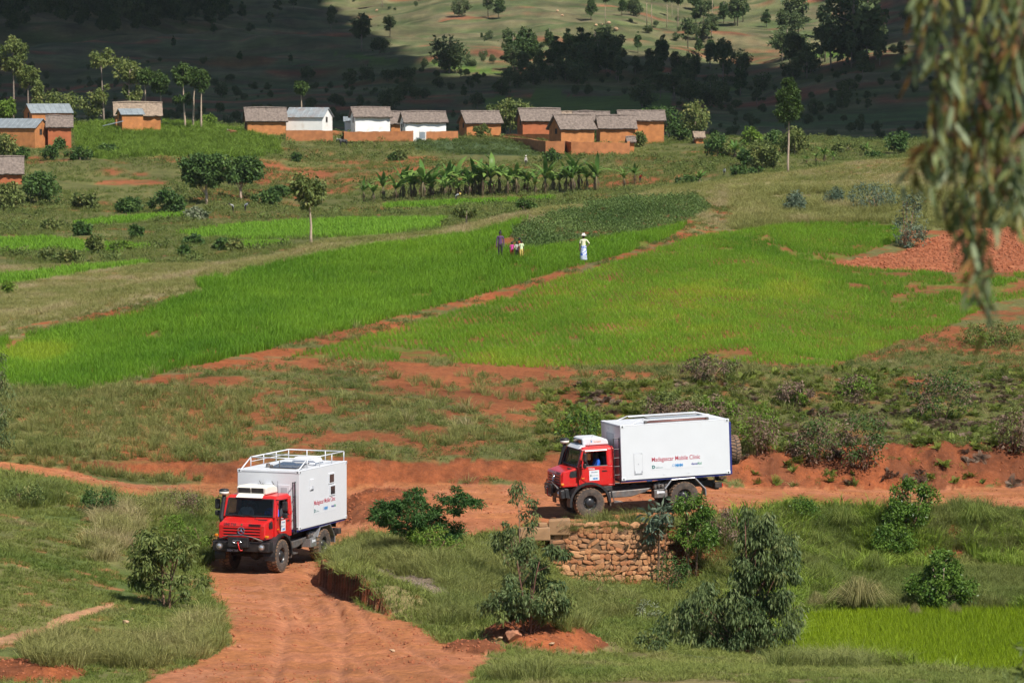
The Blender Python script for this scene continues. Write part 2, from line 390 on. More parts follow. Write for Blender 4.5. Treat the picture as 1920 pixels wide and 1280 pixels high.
def near_lines(x, y, lines, half):
    """closeness (0..1) to wheel tracks: lines of ground points, each with two tracks"""
    best = np.full(np.shape(x), 9.0)
    for ln in lines:
        for (x0, y0), (x1, y1) in zip(ln[:-1], ln[1:]):
            dx, dy = x1 - x0, y1 - y0; L2 = dx * dx + dy * dy
            t_ = np.clip(((x - x0) * dx + (y - y0) * dy) / L2, 0, 1)
            d = np.hypot(x - x0 - t_ * dx, y - y0 - t_ * dy); best = np.minimum(best, np.abs(d - 0.93))
    return np.clip(1 - best / half, 0, 1)
def track(pts):
    o = []
    for u, v, Y in pts:
        p = at(u, v, Y); o.append((p[0], p[1]))
    return o
TRACKS = [track([(560, 1330, 98), (585, 1240, 110), (590, 1180, 118), (560, 1120, 128), (520, 1080, 136)]), track([(820, 1310, 101), (720, 1240, 110), (640, 1195, 117), (585, 1140, 126), (530, 1085, 136), (640, 1000, 146), (760, 955, 148)]),
          track([(2100, 935, 153), (1500, 938, 151), (1150, 945, 147.5), (900, 962, 146), (740, 968, 147), (640, 1010, 145), (560, 1060, 139)]), track([(-80, 866, 152), (150, 895, 152), (300, 922, 150), (640, 925, 151), (1000, 930, 150)])]
CUT = track([(600, 1068, 133.8), (604, 1084, 131.3), (640, 1112, 127), (690, 1143, 122.6), (735, 1158, 121)])
def relief(x, y):
    """small ups and downs added to the smooth profiles"""
    n = (fbm(x * 0.35, y * 0.35, 40, 4) - 0.5) * 0.30 * sstep(90, 130, y) + (fbm(x * 1.7, y * 1.7, 44, 3) - 0.5) * 0.09
    n = n + (fbm(x * 0.06, y * 0.06, 51, 4) - 0.5) * 2.2 * sstep(330, 560, y) * (1 - sstep(620, 700, y) * 0.3)
    hb = sstep(690, 950, y)
    n = n + (fbm(x * 0.012, y * 0.009, 61, 5) - 0.5) * 26 * hb * sstep(760, 1200, y)
    return n

def place(u, v, Y, heading):
    h = Vector((math.cos(heading), math.sin(heading), 0)); l = Vector((-h.y, h.x, 0))
    return Vector(at(u, v, Y)) - l * 0.93
def to_cam(u): return math.atan2(-1, -(u - CX) / F)
hA = to_cam(540) - math.radians(23.6); hB = to_cam(1110) - math.radians(72.4)
LA = place(520.5, 1072, 133.2, hA); LB = place(1105, 971, 143.6, hB)
PITCH_A, PITCH_B, ROLL_A, ROLL_B = math.radians(-0.6), math.radians(2.0), 0.0, math.radians(0.3)
PADS = [(LA, hA, PITCH_A, ROLL_A), (LB, hB, PITCH_B, ROLL_B)]      # the road is level under each truck's wheels
def height(x, y):
    x = np.asarray(x, float); y = np.asarray(y, float)
    wob = (fbm(x * 0.45, y * 0.1, 71, 4) - 0.5) * 1.7 * sstep(151, 153, y) * (1 - sstep(161, 165, y))
    b = base_h(x, y + wob)
    z0 = b + relief(x, y) + (np.abs(fbm(x * 1.3, y * 1.1, 73, 4) - .5) * -0.9 + .12) * sstep(153.5, 155, y) * (1 - sstep(160, 166, y)) * sstep(1250, 1450, CX + F * x / np.maximum(y, 96))
    u, v = proj(x, y, b)
    # carved, flatter road; flat paddies
    rd = (inpoly(u, v, ROADP) & (y < 163)).astype(float)
    rut = 0.06 * (fbm(x * 0.5, y * 0.35, 81, 3) - 0.5) + 0.035 * (fbm(x * 3.2, y * 2.4, 83, 3) - 0.5)
    tk_ = near_lines(x, y, TRACKS, 0.30) * (y < 165) * (y > 95)
    z = np.where(rd > 0, b + rut - 0.03 - 0.075 * tk_ * (0.4 + fbm(x * .6, y * .6, 85, 3)) + 0.05 * np.clip(near_lines(x, y, TRACKS, 0.62) - tk_, 0, 1), z0)
    dc = np.full(np.shape(x), 9.0)                      # the ditch edge: the bank stands sharply above the road here
    for (x0, y0), (x1, y1) in zip(CUT[:-1], CUT[1:]):
        t_ = np.clip(((x - x0) * (x1 - x0) + (y - y0) * (y1 - y0)) / ((x1 - x0) ** 2 + (y1 - y0) ** 2), 0, 1)
        dc = np.minimum(dc, np.hypot(x - x0 - t_ * (x1 - x0), y - y0 - t_ * (y1 - y0)))
    z = z + np.where((rd == 0) & (y < 149), 0.55 * np.exp(-(dc / 1.3) ** 2), 0) - np.where((rd > 0) & (y < 149), 0.22 * np.exp(-(dc / 0.8) ** 2), 0)
    pad = inpoly(u, v, PADDY_N) & (y < 140)
    z = np.where(pad, b - 0.02, z)
    for (L_, h_, pt_, rl_) in PADS:
        a = (x - L_.x) * math.cos(h_) + (y - L_.y) * math.sin(h_); b_ = -(x - L_.x) * math.sin(h_) + (y - L_.y) * math.cos(h_)
        dd = np.hypot(np.maximum(np.abs(a + 1.92) - 2.6, 0), np.maximum(np.abs(b_) - 1.15, 0))
        wt = 1 - sstep(0.05, 1.9, dd)
        z = z * (1 - wt) + (L_.z - a * math.tan(pt_) + b_ * math.tan(rl_) - 0.012 + 0.25 * rut) * wt
    dx = x - MOUNDS[:, 0, None] if x.ndim == 1 else None
    if dx is not None:
        for (mx, my, rx, ry, h, sd_) in MOUNDS:
            q = ((x - mx) / rx) ** 2 + ((y - my) / ry) ** 2
            m = q < 1.6
            if m.any():
                z[m] = z[m] + h * np.maximum(0, 1 - q[m]) ** 0.8 * (0.75 + 0.6 * (fbm(x[m] * 2.3, y[m] * 2.3, int(sd_), 3)))
    return z
MOUNDS = np.zeros((0, 6))
def ground_pt(u, v, ymin=95, ymax=330):
    """first ground point from ymin outwards on the sight line of (u, v)"""
    ys = np.arange(ymin, ymax, 0.2 if ymax < 400 else 1.0)
    P = np.array([at(u, v, 1.0)]); d = P[0] - np.array([0, 0, ZC])
    x = d[0] * ys; zl = ZC + d[2] * ys
    zg = height(x, ys)
    k = np.nonzero(zg >= zl)[0]
    i = k[0] if len(k) else int(np.argmin(np.abs(zg - zl)))
    return np.array([x[i], ys[i], zg[i]])
_m = []
for (u, v, rx, ry, h) in [(706, 948, 1.7, 3.4, 0.5), (1010, 1205, 1.9, 2.4, 0.62), (1075, 1208, 1.2, 2.0, 0.35), (890, 1222, 1.0, 1.2, 0.35), (60, 1262, 1.6, 1.6, 0.35),
                          (1690, 866, 4.2, 2.0, 0.35), (1500, 872, 2.5, 1.8, 0.25), (1830, 862, 3.0, 2.0, 0.3), (640, 1065, 1.0, 4.0, 0.12), (655, 1090, 1.2, 4.5, 0.2), (700, 1110, 1.6, 3.0, 0.2),
                          (1715, 985, 2.6, 3.0, 0.5), (926, 474, 0.55, 1.6, 0.60), (988, 482, 0.5, 1.4, 0.35)]:
    p = ground_pt(u, v); _m.append((p[0], p[1], rx, ry, h, 90 + len(_m)))
MOUNDS = np.array(_m)

# the sheet itself: a fan of quads, fine where it is near
yr = np.concatenate([np.arange(-80, 96, 4.0), np.arange(96, 168, 0.3), np.arange(168, 322, 0.62), np.arange(322, 660, 2.6), np.arange(660, 1640, 9.0), np.arange(1640, 5201, 150.0)])
ur = np.concatenate([[-9000, -5000, -3000, -1900, -1300], np.arange(-700, -60, 40), np.arange(-60, 1985, 5.0), np.arange(1990, 2701, 40), [3300, 4200, 6000, 10000]])
UU, YY = np.meshgrid(ur, yr)
XX = (UU - CX) / F * np.maximum(YY, 96)
X1, Y1 = XX.ravel(), YY.ravel()
Z1 = height(X1, Y1)
ZN, U1, V1 = zone(X1, Y1, Z1)

nA = fbm(X1 * 0.25, Y1 * 0.25, 101, 4); nB = fbm(X1 * 1.1, Y1 * 1.1, 111, 4); nC = fbm(X1 * 0.06, Y1 * 0.06, 121, 4)
def sl(k): return ZN == k
COLV = np.zeros((len(X1), 3))
scr = lerp3(SOIL, lerp3(GREEN, OLIVE, nB), sstep(0.40, 0.56, nA * 0.55 + nB * 0.45 + 0.12 * sstep(420, 60, U1) + 0.05 * sstep(1000, 1400, U1) * sstep(700, 780, V1)
                                                  - 0.03 - 0.14 * np.exp(-((U1 - 840) / 150) ** 2 - ((V1 - 700) / 28) ** 2) - 0.10 * np.exp(-((U1 - 420) / 180) ** 2 - ((V1 - 768) / 30) ** 2)))
COLV[:] = scr
COLV[sl(1)] = lerp3(ROADC, lerp3((0.27, 0.082, 0.034), (0.40, 0.185, 0.110), nA), 0.75 * sstep(0.35, 0.68, nB))[sl(1)]
_tk = near_lines(X1, Y1, TRACKS, 0.36) * sl(1) * sstep(.3, .6, nA + .15)
COLV = lerp3(COLV, (0.40, 0.175, 0.098), 0.55 * _tk)
for k in (2, 3): COLV[sl(k)] = lerp3((0.22, 0.09, 0.038), (0.12, 0.14, 0.028), sstep(0.40, 0.62, nB))[sl(k)]
COLV[sl(4)] = lerp3(SOIL, (0.06, 0.09, 0.04), sstep(0.3, 0.55, nB))[sl(4)]
COLV[sl(5)] = lerp3((0.27, 0.088, 0.036), (0.16, 0.12, 0.055), sstep(0.52, 0.66, nB))[sl(5)]
COLV[sl(6)] = lerp3((0.24, 0.078, 0.036), (0.31, 0.12, 0.062), sstep(0.4, 0.6, nB))[sl(6)]
COLV[sl(7)] = lerp3((0.09, 0.125, 0.035), (0.155, 0.15, 0.062), sstep(0.35, 0.65, nA))[sl(7)]
_q = sl(7) & (nB > 0.63); COLV[_q] = (0.25, 0.125, 0.058)
COLV[sl(8)] = lerp3((0.085, 0.11, 0.035), (0.17, 0.145, 0.065), sstep(0.4, 0.7, nA))[sl(8)]
COLV[sl(9)] = (0.11, 0.20, 0.015); COLV[sl(10)] = (0.08, 0.13, 0.03)
COLV[sl(11)] = lerp3((0.15, 0.155, 0.06), (0.23, 0.195, 0.10), sstep(0.3, 0.7, nA))[sl(11)]
_q = sl(11) & (nB * 0.6 + nC * 0.4 > 0.66); COLV[_q] = (0.26, 0.105, 0.048)
COLV[sl(12)] = lerp3((0.10, 0.21, 0.025), (0.14, 0.26, 0.035), nA)[sl(12)]
COLV[sl(13)] = lerp3((0.10, 0.17, 0.03), (0.15, 0.20, 0.04), nA)[sl(13)]
COLV[sl(14)] = lerp3((0.05, 0.09, 0.04), (0.08, 0.11, 0.05), nB)[sl(14)]
val = lerp3(lerp3(GREEN, OLIVE, nB), (0.26, 0.092, 0.042), sstep(0.56, 0.66, nC * 0.5 + nA * 0.5 + 0.09 * sstep(280, 300, V1) * sstep(380, 350, V1) * sstep(430, 520, U1) * sstep(900, 760, U1)
      + 0.08 * sstep(1060, 1120, U1) * sstep(1420, 1300, U1) * sstep(285, 300, V1)))
COLV[sl(15)] = val[sl(15)]
hn = fbm(X1 * 0.02, Y1 * 0.035, 131, 5); hn2 = fbm(X1 * 0.05, Y1 * 0.16, 141, 4)
hill = lerp3(lerp3((0.075, 0.105, 0.040), (0.155, 0.140, 0.078), sstep(.3, .7, hn2)), (0.22, 0.092, 0.050), sstep(0.60, 0.70, hn * 0.45 + hn2 * 0.55 + 0.06 * sstep(1250, 950, Y1)))
hn3 = fbm(X1 * 0.12, Y1 * 0.10, 161, 3)
hill = hill * (0.45 + 1.15 * hn3)[:, None]
hill = lerp3(hill, (0.075, 0.135, 0.045), sstep(0.52, 0.66, fbm(X1 * 0.03, Y1 * 0.11, 151, 4)) * sstep(1250, 800, Y1))
COLV[sl(16)] = hill[sl(16)]
COLV[sl(17)] = lerp3((0.11, 0.19, 0.03), (0.08, 0.13, 0.035), hn2)[sl(17)]
COLV[sl(18)] = (0.34, 0.19, 0.11)
_bk = lerp3((0.26, 0.082, 0.034), (0.15, 0.055, 0.027), sstep(.3, .7, nB)) * (0.72 + 0.56 * fbm(X1 * 3.1, Y1 * 2.2, 171, 3))[:, None]
_steep = np.zeros_like(YY); _g = np.gradient(Z1.reshape(YY.shape), axis=0) / np.gradient(yr)[:, None]
_steep = _g.ravel()
_b = (_steep > 0.38) & (Y1 > 149) & (Y1 < 172); COLV[_b] = _bk[_b]
_b = (_steep > 0.30) & sl(19); COLV[_b] = _bk[_b]
COLV[sl(19) & ~_b] = lerp3(scr, GREEN, 0.4)[sl(19) & ~_b]
isl = lerp3((0.095, 0.12, 0.038), (0.19, 0.16, 0.075), sstep(0.35, 0.7, nA)); COLV[sl(20)] = isl[sl(20)]
_b = sl(20) & (np.abs(_steep) > 0.45) & (nB > 0.42); COLV[_b] = _bk[_b]
_cx = np.gradient(Z1.reshape(YY.shape), axis=1) / (np.gradient(XX, axis=1) + 1e-9)
_b = (np.abs(_cx.ravel()) > 0.6) & (Y1 < 149) & (Y1 > 118) & (U1 > 380) & (U1 < 800); COLV[_b] = _bk[_b]
for i, (mx, my, rx, ry, h, s_) in enumerate(MOUNDS):
    q = ((X1 - mx) / rx) ** 2 + ((Y1 - my) / ry) ** 2
    _b = q < (0.92 if i not in (8, 9, 10, 11) else 0.0); COLV[_b] = _bk[_b] * (1.05 if i in (0, 1, 2) else 0.95)
for (u, v, ru, rv) in ((645, 1095, 40, 14), (620, 1080, 16, 16), (735, 1060, 40, 10), (180, 935, 60, 16)):
    _b = (((U1 - u) / ru) ** 2 + ((V1 - v) / rv) ** 2 + (nB - 0.5) * 3 < 1) & (Y1 < 150); COLV[_b] = _bk[_b]
_b = (((U1 - 830) / 130) ** 2 + ((V1 - 1100 - 0.25 * (U1 - 830)) / 18) ** 2 + (nB - 0.5) * 2.4 < 1) & sl(20); COLV[_b] = (0.24, 0.185, 0.14)
COLV *= (0.86 + 0.28 * nB)[:, None]

m_ground, t, p = nodes('ground')
va = N(t, 'ShaderNodeAttribute', attribute_name='soil_col'); va.attribute_type = 'GEOMETRY'
tc = N(t, 'ShaderNodeTexCoord')
n1 = noise(t, 3.2, 5, 0.66, tc.outputs['Object']); n2 = noise(t, 0.35, 2, 0.6, tc.outputs['Object']); n3 = noise(t, 17.0, 2, 0.6, tc.outputs['Object'])
c = mixcol(t, 1.0, va.outputs['Color'], ramp(t, n1, 0.28, 0.75, (0.66, 0.66, 0.68), (1.3, 1.28, 1.24)), 'MULTIPLY')
c = mixcol(t, 1.0, c, ramp(t, n2, 0.3, 0.7, (0.88, 0.86, 0.86), (1.12, 1.12, 1.10)), 'MULTIPLY')
n4 = noise(t, 0.085, 4, 0.65, tc.outputs['Object'])
c = mixcol(t, 1.0, c, ramp(t, n4, 0.32, 0.68, (0.74, 0.76, 0.78), (1.24, 1.22, 1.18)), 'MULTIPLY')
c = mixcol(t, 1.0, c, ramp(t, n3, 0.3, 0.7, (0.86, 0.85, 0.85), (1.14, 1.13, 1.12)), 'MULTIPLY')
t.links.new(c, p.inputs['Base Color']); p.inputs['Roughness'].default_value = 0.95; p.inputs['Specular IOR Level'].default_value = 0.12
bump(t, p, n1, 0.95, 0.12)

nr, nc = YY.shape
idx = np.arange(nr * nc).reshape(nr, nc)
quads = np.stack([idx[:-1, :-1], idx[:-1, 1:], idx[1:, 1:], idx[1:, :-1]], -1).reshape(-1, 4)
fz = ZN[quads]                                  # zone of a face: that of its corners' majority
fz = np.sort(fz, 1)[:, 1]
VALL = np.stack([X1, Y1, Z1], 1); CALL = np.concatenate([COLV, np.ones((len(X1), 1))], 1)
def sheet(name, mask):
    q = quads[mask]; used, inv = np.unique(q, return_inverse=True)
    me = np_mesh(name, VALL[used], inv.reshape(-1, 4), [m_ground], True, {'soil_col': ('FLOAT_COLOR', CALL[used])})
    return tag(link(name, me), kind='structure')
yf = Y1[quads[:, 0]]
g_road = fz == 1; g_path = (fz == 5) | (fz == 18); g_hill = (yf > 660) & ~g_road
sheet('road', g_road); sheet('footpath', g_path); sheet('hillside', g_hill)
sheet('ground', ~(g_road | g_path | g_hill))

# ------------------------------------------------------------------ cloud bank above the hill: its shade lies behind the village
LIT = [(548,-120),(600,-20),(690,45),(770,92),(850,142),(930,146),(985,112),(1100,118),(1200,100),(1290,116),(1400,124),(1500,120),(1600,118),(1720,118),(1720,92),(1600,92),(1560,40),(1530,-40),(1540,-120)]
ck = 9.0; ALT = 520.0
gx = np.arange(-420, 900, ck); gy = np.arange(180, 1750, ck); GX, GY = np.meshgrid(gx, gy)
tt = (ALT) / SUN.z
def shade_of(cx_, cy_):
    """where on the ground the cloud point's shadow falls"""
    sx, sy = cx_ - SUN.x * tt, cy_ - SUN.y * tt
    for _ in range(6):
        h = height(sx.ravel(), np.maximum(sy, -70).ravel()).reshape(sx.shape); k = (ALT + 20 - h) / SUN.z
        sx, sy = cx_ - SUN.x * k, cy_ - SUN.y * k
    return sx, sy
sx, sy = shade_of(GX, GY)
su, sv = proj(sx, sy, height(sx.ravel(), np.maximum(sy, -70).ravel()).reshape(sx.shape))
wv = (fbm(GX * 0.02, GY * 0.02, 201, 3) - 0.5)
shade = (sy > 652 + 60 * wv) & ~inpoly(su + 90 * wv, sv + 26 * wv, LIT)
idm = shade.astype(float); idm = gsm(gsm(idm, 1.2, 0), 1.2, 1)
th = np.clip(idm - 0.5, 0, 0.5) * 2
top = ALT + 20 + th * (12 + 16 * fbm(GX * 0.012, GY * 0.012, 205, 4)); bot = ALT + 20 - th * (6 + 6 * fbm(GX * 0.03, GY * 0.03, 207, 2))
ok = idm > 0.5
iv = -np.ones(GX.shape, int); keepq = ok[:-1, :-1] & ok[:-1, 1:] & ok[1:, 1:] & ok[1:, :-1]
ii = np.arange(GX.size).reshape(GX.shape)
cq = np.stack([ii[:-1, :-1], ii[:-1, 1:], ii[1:, 1:], ii[1:, :-1]], -1)[keepq]
Vt = np.stack([GX.ravel(), GY.ravel(), top.ravel()], 1); Vb = np.stack([GX.ravel(), GY.ravel(), bot.ravel()], 1)
ed = np.concatenate([cq[:, [0, 1]], cq[:, [1, 2]], cq[:, [2, 3]], cq[:, [3, 0]]]); key = np.sort(ed, 1)
_, first, cnt = np.unique(key, axis=0, return_index=True, return_counts=True); rim = ed[first[cnt == 1]]
allq = np.concatenate([cq, cq[:, ::-1] + GX.size, np.stack([rim[:, 1], rim[:, 0], rim[:, 0] + GX.size, rim[:, 1] + GX.size], 1)])
used, inv = np.unique(allq, return_inverse=True)
m_cloud, t, p = nodes('cloud_vapour'); p.inputs['Base Color'].default_value = (0.9, 0.9, 0.9, 1); p.inputs['Roughness'].default_value = 1.0
trc = N(t, 'ShaderNodeBsdfTranslucent'); trc.inputs[0].default_value = (0.9, 0.92, 0.95, 1); mxc = N(t, 'ShaderNodeMixShader'); mxc.inputs[0].default_value = 0.10
t.links.new(p.outputs[0], mxc.inputs[1]); t.links.new(trc.outputs[0], mxc.inputs[2]); t.links.new(mxc.outputs[0], t.nodes['Material Output'].inputs[0])
p.inputs['Specular IOR Level'].default_value = 0.0
tag(link('cloud', np_mesh('cloud', np.concatenate([Vt, Vb])[used], inv.reshape(-1, 4), [m_cloud], True)), kind='structure')

# thin air over the valley
q = MB(); q.box(-7900, 7900, -140, 5400, -2.0, 322.0)
m_haze = bpy.data.materials.new('haze_air'); m_haze.use_nodes = True; t = m_haze.node_tree; t.nodes.clear()
pv = t.nodes.new('ShaderNodeVolumePrincipled'); pv.inputs['Color'].default_value = (0.80, 0.86, 0.95, 1); pv.inputs['Density'].default_value = 0.000028
mo = t.nodes.new('ShaderNodeOutputMaterial'); t.links.new(pv.outputs[0], mo.inputs['Volume'])
tag(q.build('haze', m_haze), kind='stuff')
# ------------------------------------------------------------------ scattered ground cover
def tuft(name, mat, n, h, spread, lean, wid, seed, droop=0.25):
    """a tuft of grass blades, each a bent two-piece strip"""
    r = np.random.default_rng(seed)
    a = r.uniform(0, 2 * np.pi, n); rad = spread * np.sqrt(r.uniform(0, 1, n)); hh = h * r.uniform(0.55, 1.1, n)
    bx, by = rad * np.cos(a), rad * np.sin(a)
    a2 = a + r.normal(0, 0.7, n); l = lean * r.uniform(0.2, 1.2, n) * hh
    dx, dy = np.cos(a2) * l, np.sin(a2) * l
    a3 = r.uniform(0, np.pi, n); wx, wy = np.cos(a3) * wid / 2, np.sin(a3) * wid / 2
    z0 = np.zeros(n) - 0.02
    P0a = np.stack([bx - wx, by - wy, z0], 1); P0b = np.stack([bx + wx, by + wy, z0], 1)
    mx, my, mz = bx + dx * 0.4, by + dy * 0.4, hh * 0.62
    P1a = np.stack([mx - wx * .8, my - wy * .8, mz], 1); P1b = np.stack([mx + wx * .8, my + wy * .8, mz], 1)
    P2 = np.stack([bx + dx * (1 + droop), by + dy * (1 + droop), hh * (1 - droop * 0.3)], 1)
    V = np.stack([P0a, P0b, P1a, P1b, P2], 1).reshape(-1, 3)
    b = np.arange(n)[:, None] * 5
    me = np_mesh(name, V, [b + np.array([[0, 1, 3, 2]]), b + np.array([[2, 3, 4]])], [mat], False, {'tint': ('FLOAT', np.repeat(r.uniform(0, 1, n), 5))})
    return bpy.data.objects.new(name, me)

def leaf_arrays(P, D, S, L, W, tint):
    """diamond leaves: base point, direction, side vector, length, width"""
    D = D / np.linalg.norm(D, axis=1, keepdims=True)
    S = S - D * (S * D).sum(1, keepdims=True); S = S / (np.linalg.norm(S, axis=1, keepdims=True) + 1e-9)
    L = L[:, None]; W = W[:, None]
    Nn = np.cross(D, S)
    V = np.stack([P, P + D * L * .42 + S * W * .5 + Nn * L * .05, P + D * L - np.array([0, 0, 1]) * L * .08, P + D * L * .42 - S * W * .5 + Nn * L * .05], 1).reshape(-1, 3)
    n = len(P)
    return V, (np.arange(n)[:, None] * 4 + np.array([[0, 1, 2, 3]])), np.repeat(tint, 4)

def rdir(r, n, up=0.0):
    d = r.normal(0, 1, (n, 3)); d /= np.linalg.norm(d, axis=1, keepdims=True); d[:, 2] += up
    return d / np.linalg.norm(d, axis=1, keepdims=True)

def leafy(name, mat, n, rad, h, L, W, seed, up=0.4):
    """a low leafy weed"""
    r = np.random.default_rng(seed)
    d = rdir(r, n, 0.2); d[:, 2] = np.abs(d[:, 2])
    P = d * (r.uniform(0.3, 1, n) ** 0.6)[:, None] * np.array([rad, rad, h])
    V, Fc, tn = leaf_arrays(P, rdir(r, n, up) * 0.7 + d * 0.6, rdir(r, n), L * r.uniform(.6, 1.2, n), W * r.uniform(.7, 1.2, n), r.uniform(0, 1, n))
    return bpy.data.objects.new(name, np_mesh(name, V, Fc, [mat], False, {'tint': ('FLOAT', tn)}))

def fern(name, mat, n, L, seed, droop=0.5):
    """arching fronds with paired leaflets"""
    r = np.random.default_rng(seed); Ps, Ds, Ss, Ls, Ws, Ts = [], [], [], [], [], []
    for i in range(n):
        a = r.uniform(0, 2 * np.pi); out = np.array([np.cos(a), np.sin(a), 0]); side = np.array([-np.sin(a), np.cos(a), 0])
        ln = L * r.uniform(.6, 1.15); el = r.uniform(0.5, 1.35); tn = r.uniform(0, 1)
        for k in range(11):
            s = k / 10; ang = el - droop * 2.0 * s * s
            p = out * ln * s * np.cos(el * .7) + np.array([0, 0, 1]) * ln * (s * np.sin(el) - droop * s * s * .8) 
            dd = out * np.cos(ang) + np.array([0, 0, 1]) * np.sin(ang)
            wl = ln * 0.34 * (1 - s) ** .7 + 0.02
            for sg in (-1, 1):
                Ps.append(p); Ds.append(side * sg + dd * .7); Ss.append(dd); Ls.append(wl); Ws.append(wl * .34); Ts.append(tn * .7 + r.uniform(0, .3))
    V, Fc, tn = leaf_arrays(np.array(Ps), np.array(Ds), np.array(Ss), np.array(Ls), np.array(Ws), np.array(Ts))
    return bpy.data.objects.new(name, np_mesh(name, V, Fc, [mat], False, {'tint': ('FLOAT', tn)}))

def stone_obj(name, mat, seed, flat=0.65):
    r = np.random.default_rng(seed); bm = bmesh.new(); bmesh.ops.create_icosphere(bm, subdivisions=1, radius=1)
    for v in bm.verts: v.co *= float(r.uniform(.72, 1.2)); v.co.z *= flat
    me = bpy.data.meshes.new(name); bm.to_mesh(me); bm.free(); me.materials.append(mat)
    me.attributes.new('tint', 'FLOAT', 'POINT')
    return bpy.data.objects.new(name, me)

def proto_col(name, objs):
    c = bpy.data.collections.new(name)
    for o in objs: c.objects.link(o)
    return c

def gn_group(col):
    ng = bpy.data.node_groups.new('scatter_' + col.name, 'GeometryNodeTree')
    ng.interface.new_socket(name='Geometry', in_out='INPUT', socket_type='NodeSocketGeometry')
    ng.interface.new_socket(name='Geometry', in_out='OUTPUT', socket_type='NodeSocketGeometry')
    gi = ng.nodes.new('NodeGroupInput'); go = ng.nodes.new('NodeGroupOutput')
    ip = ng.nodes.new('GeometryNodeInstanceOnPoints'); ci = ng.nodes.new('GeometryNodeCollectionInfo')
    ci.inputs['Collection'].default_value = col; ci.inputs['Separate Children'].default_value = True; ci.inputs['Reset Children'].default_value = True
    def attr(nm, ty):
        a = ng.nodes.new('GeometryNodeInputNamedAttribute'); a.data_type = ty; a.inputs['Name'].default_value = nm
        return a.outputs['Attribute']
    er = ng.nodes.new('FunctionNodeEulerToRotation')
    L = ng.links.new
    L(gi.outputs[0], ip.inputs['Points']); L(ci.outputs[0], ip.inputs['Instance']); ip.inputs['Pick Instance'].default_value = True
    L(attr('idx', 'INT'), ip.inputs['Instance Index']); L(attr('rot', 'FLOAT_VECTOR'), er.inputs[0]); L(er.outputs[0], ip.inputs['Rotation'])
    L(attr('scl', 'FLOAT_VECTOR'), ip.inputs['Scale']); L(ip.outputs[0], go.inputs[0])
    return ng

def scatter(name, P, col, smin, smax, tint, label, cat, tilt=0.12, seed=1, hvar=None):
    r = np.random.default_rng(seed); n = len(P)
    if n == 0: return None
    s = r.uniform(smin, smax, n); 
    if hvar is not None: s = s * hvar
    rot = np.stack([r.normal(0, tilt, n), r.normal(0, tilt, n), r.uniform(0, 2 * np.pi, n)], 1)
    me = np_mesh(name, P, [], (), False, {'rot': ('FLOAT_VECTOR', rot), 'scl': ('FLOAT_VECTOR', np.stack([s, s, s * r.uniform(.85, 1.15, n)], 1)),
                 'idx': ('INT', r.integers(0, len(col.objects), n)), 'tint': ('FLOAT', np.clip(tint, 0, 1))})
    o = link(name, me); tag(o, label, cat, kind='stuff')
    md = o.modifiers.new('scatter', 'NODES'); md.node_group = gn_group(col)
    return o

def sample(dens, y0, y1, u0=-90, u1=2010, seed=0, rows=None):
    r = np.random.default_rng(seed)
    area = (u1 - u0) / F * (y1 ** 2 - y0 ** 2) / 2
    n = int(dens * area)
    y = np.sqrt(r.uniform(y0 ** 2, y1 ** 2, n)); u = r.uniform(u0, u1, n); x = (u - CX) / F * y
    if rows:                                    # drawn onto planted rows
        a, sp, sp2 = rows; ca, sa = math.cos(a), math.sin(a)
        q = np.round((x * ca + y * sa) / sp) * sp; w_ = np.round((-x * sa + y * ca) / sp2) * sp2
        key = np.unique(np.round(np.stack([q, w_], 1), 3), axis=0); q, w_ = key[:, 0] + r.normal(0, .035, len(key)), key[:, 1] + r.normal(0, .05, len(key))
        x, y = q * ca - w_ * sa, q * sa + w_ * ca
    z = height(x, y); Zn, u, v = zone(x, y, z)
    return x, y, z, Zn, u, v

def pick(S, m): return np.stack([S[0][m], S[1][m], S[2][m]], 1)

G = {}
G['rice'] = leaf_mat('rice_blades', (0.100, 0.235, 0.018), (0.21, 0.37, 0.030), True, 0.45, third=(0.31, 0.42, 0.035))
G['paddy'] = leaf_mat('paddy_blades', (0.185, 0.275, 0.012), (0.29, 0.38, 0.020), True, 0.45)
G['grass'] = leaf_mat('short_grass_blades', (0.105, 0.170, 0.030), (0.24, 0.265, 0.070), True, 0.4, third=(0.36, 0.30, 0.15))
G['long'] = leaf_mat('long_grass_blades', (0.120, 0.175, 0.035), (0.31, 0.30, 0.105), True, 0.4, third=(0.46, 0.37, 0.21))
G['weed'] = leaf_mat('weed_leaves', (0.065, 0.105, 0.028), (0.17, 0.21, 0.055), True, 0.35)
G['cassava'] = leaf_mat('cassava_leaves', (0.055, 0.105, 0.028), (0.15, 0.215, 0.062), True, 0.3)
G['fern'] = leaf_mat('fern_fronds', (0.075, 0.115, 0.020), (0.23, 0.27, 0.050), True, 0.4)
G['deadfern'] = leaf_mat('dead_fern_fronds', (0.10, 0.065, 0.045), (0.26, 0.185, 0.13), True, 0.3)
m_clod = pm('red_clods', (0.28, 0.09, 0.038), 0.95, var=0.3, scale=4)
m_grav = pm('grey_gravel', (0.20, 0.155, 0.12), 0.9, var=0.45, scale=9)

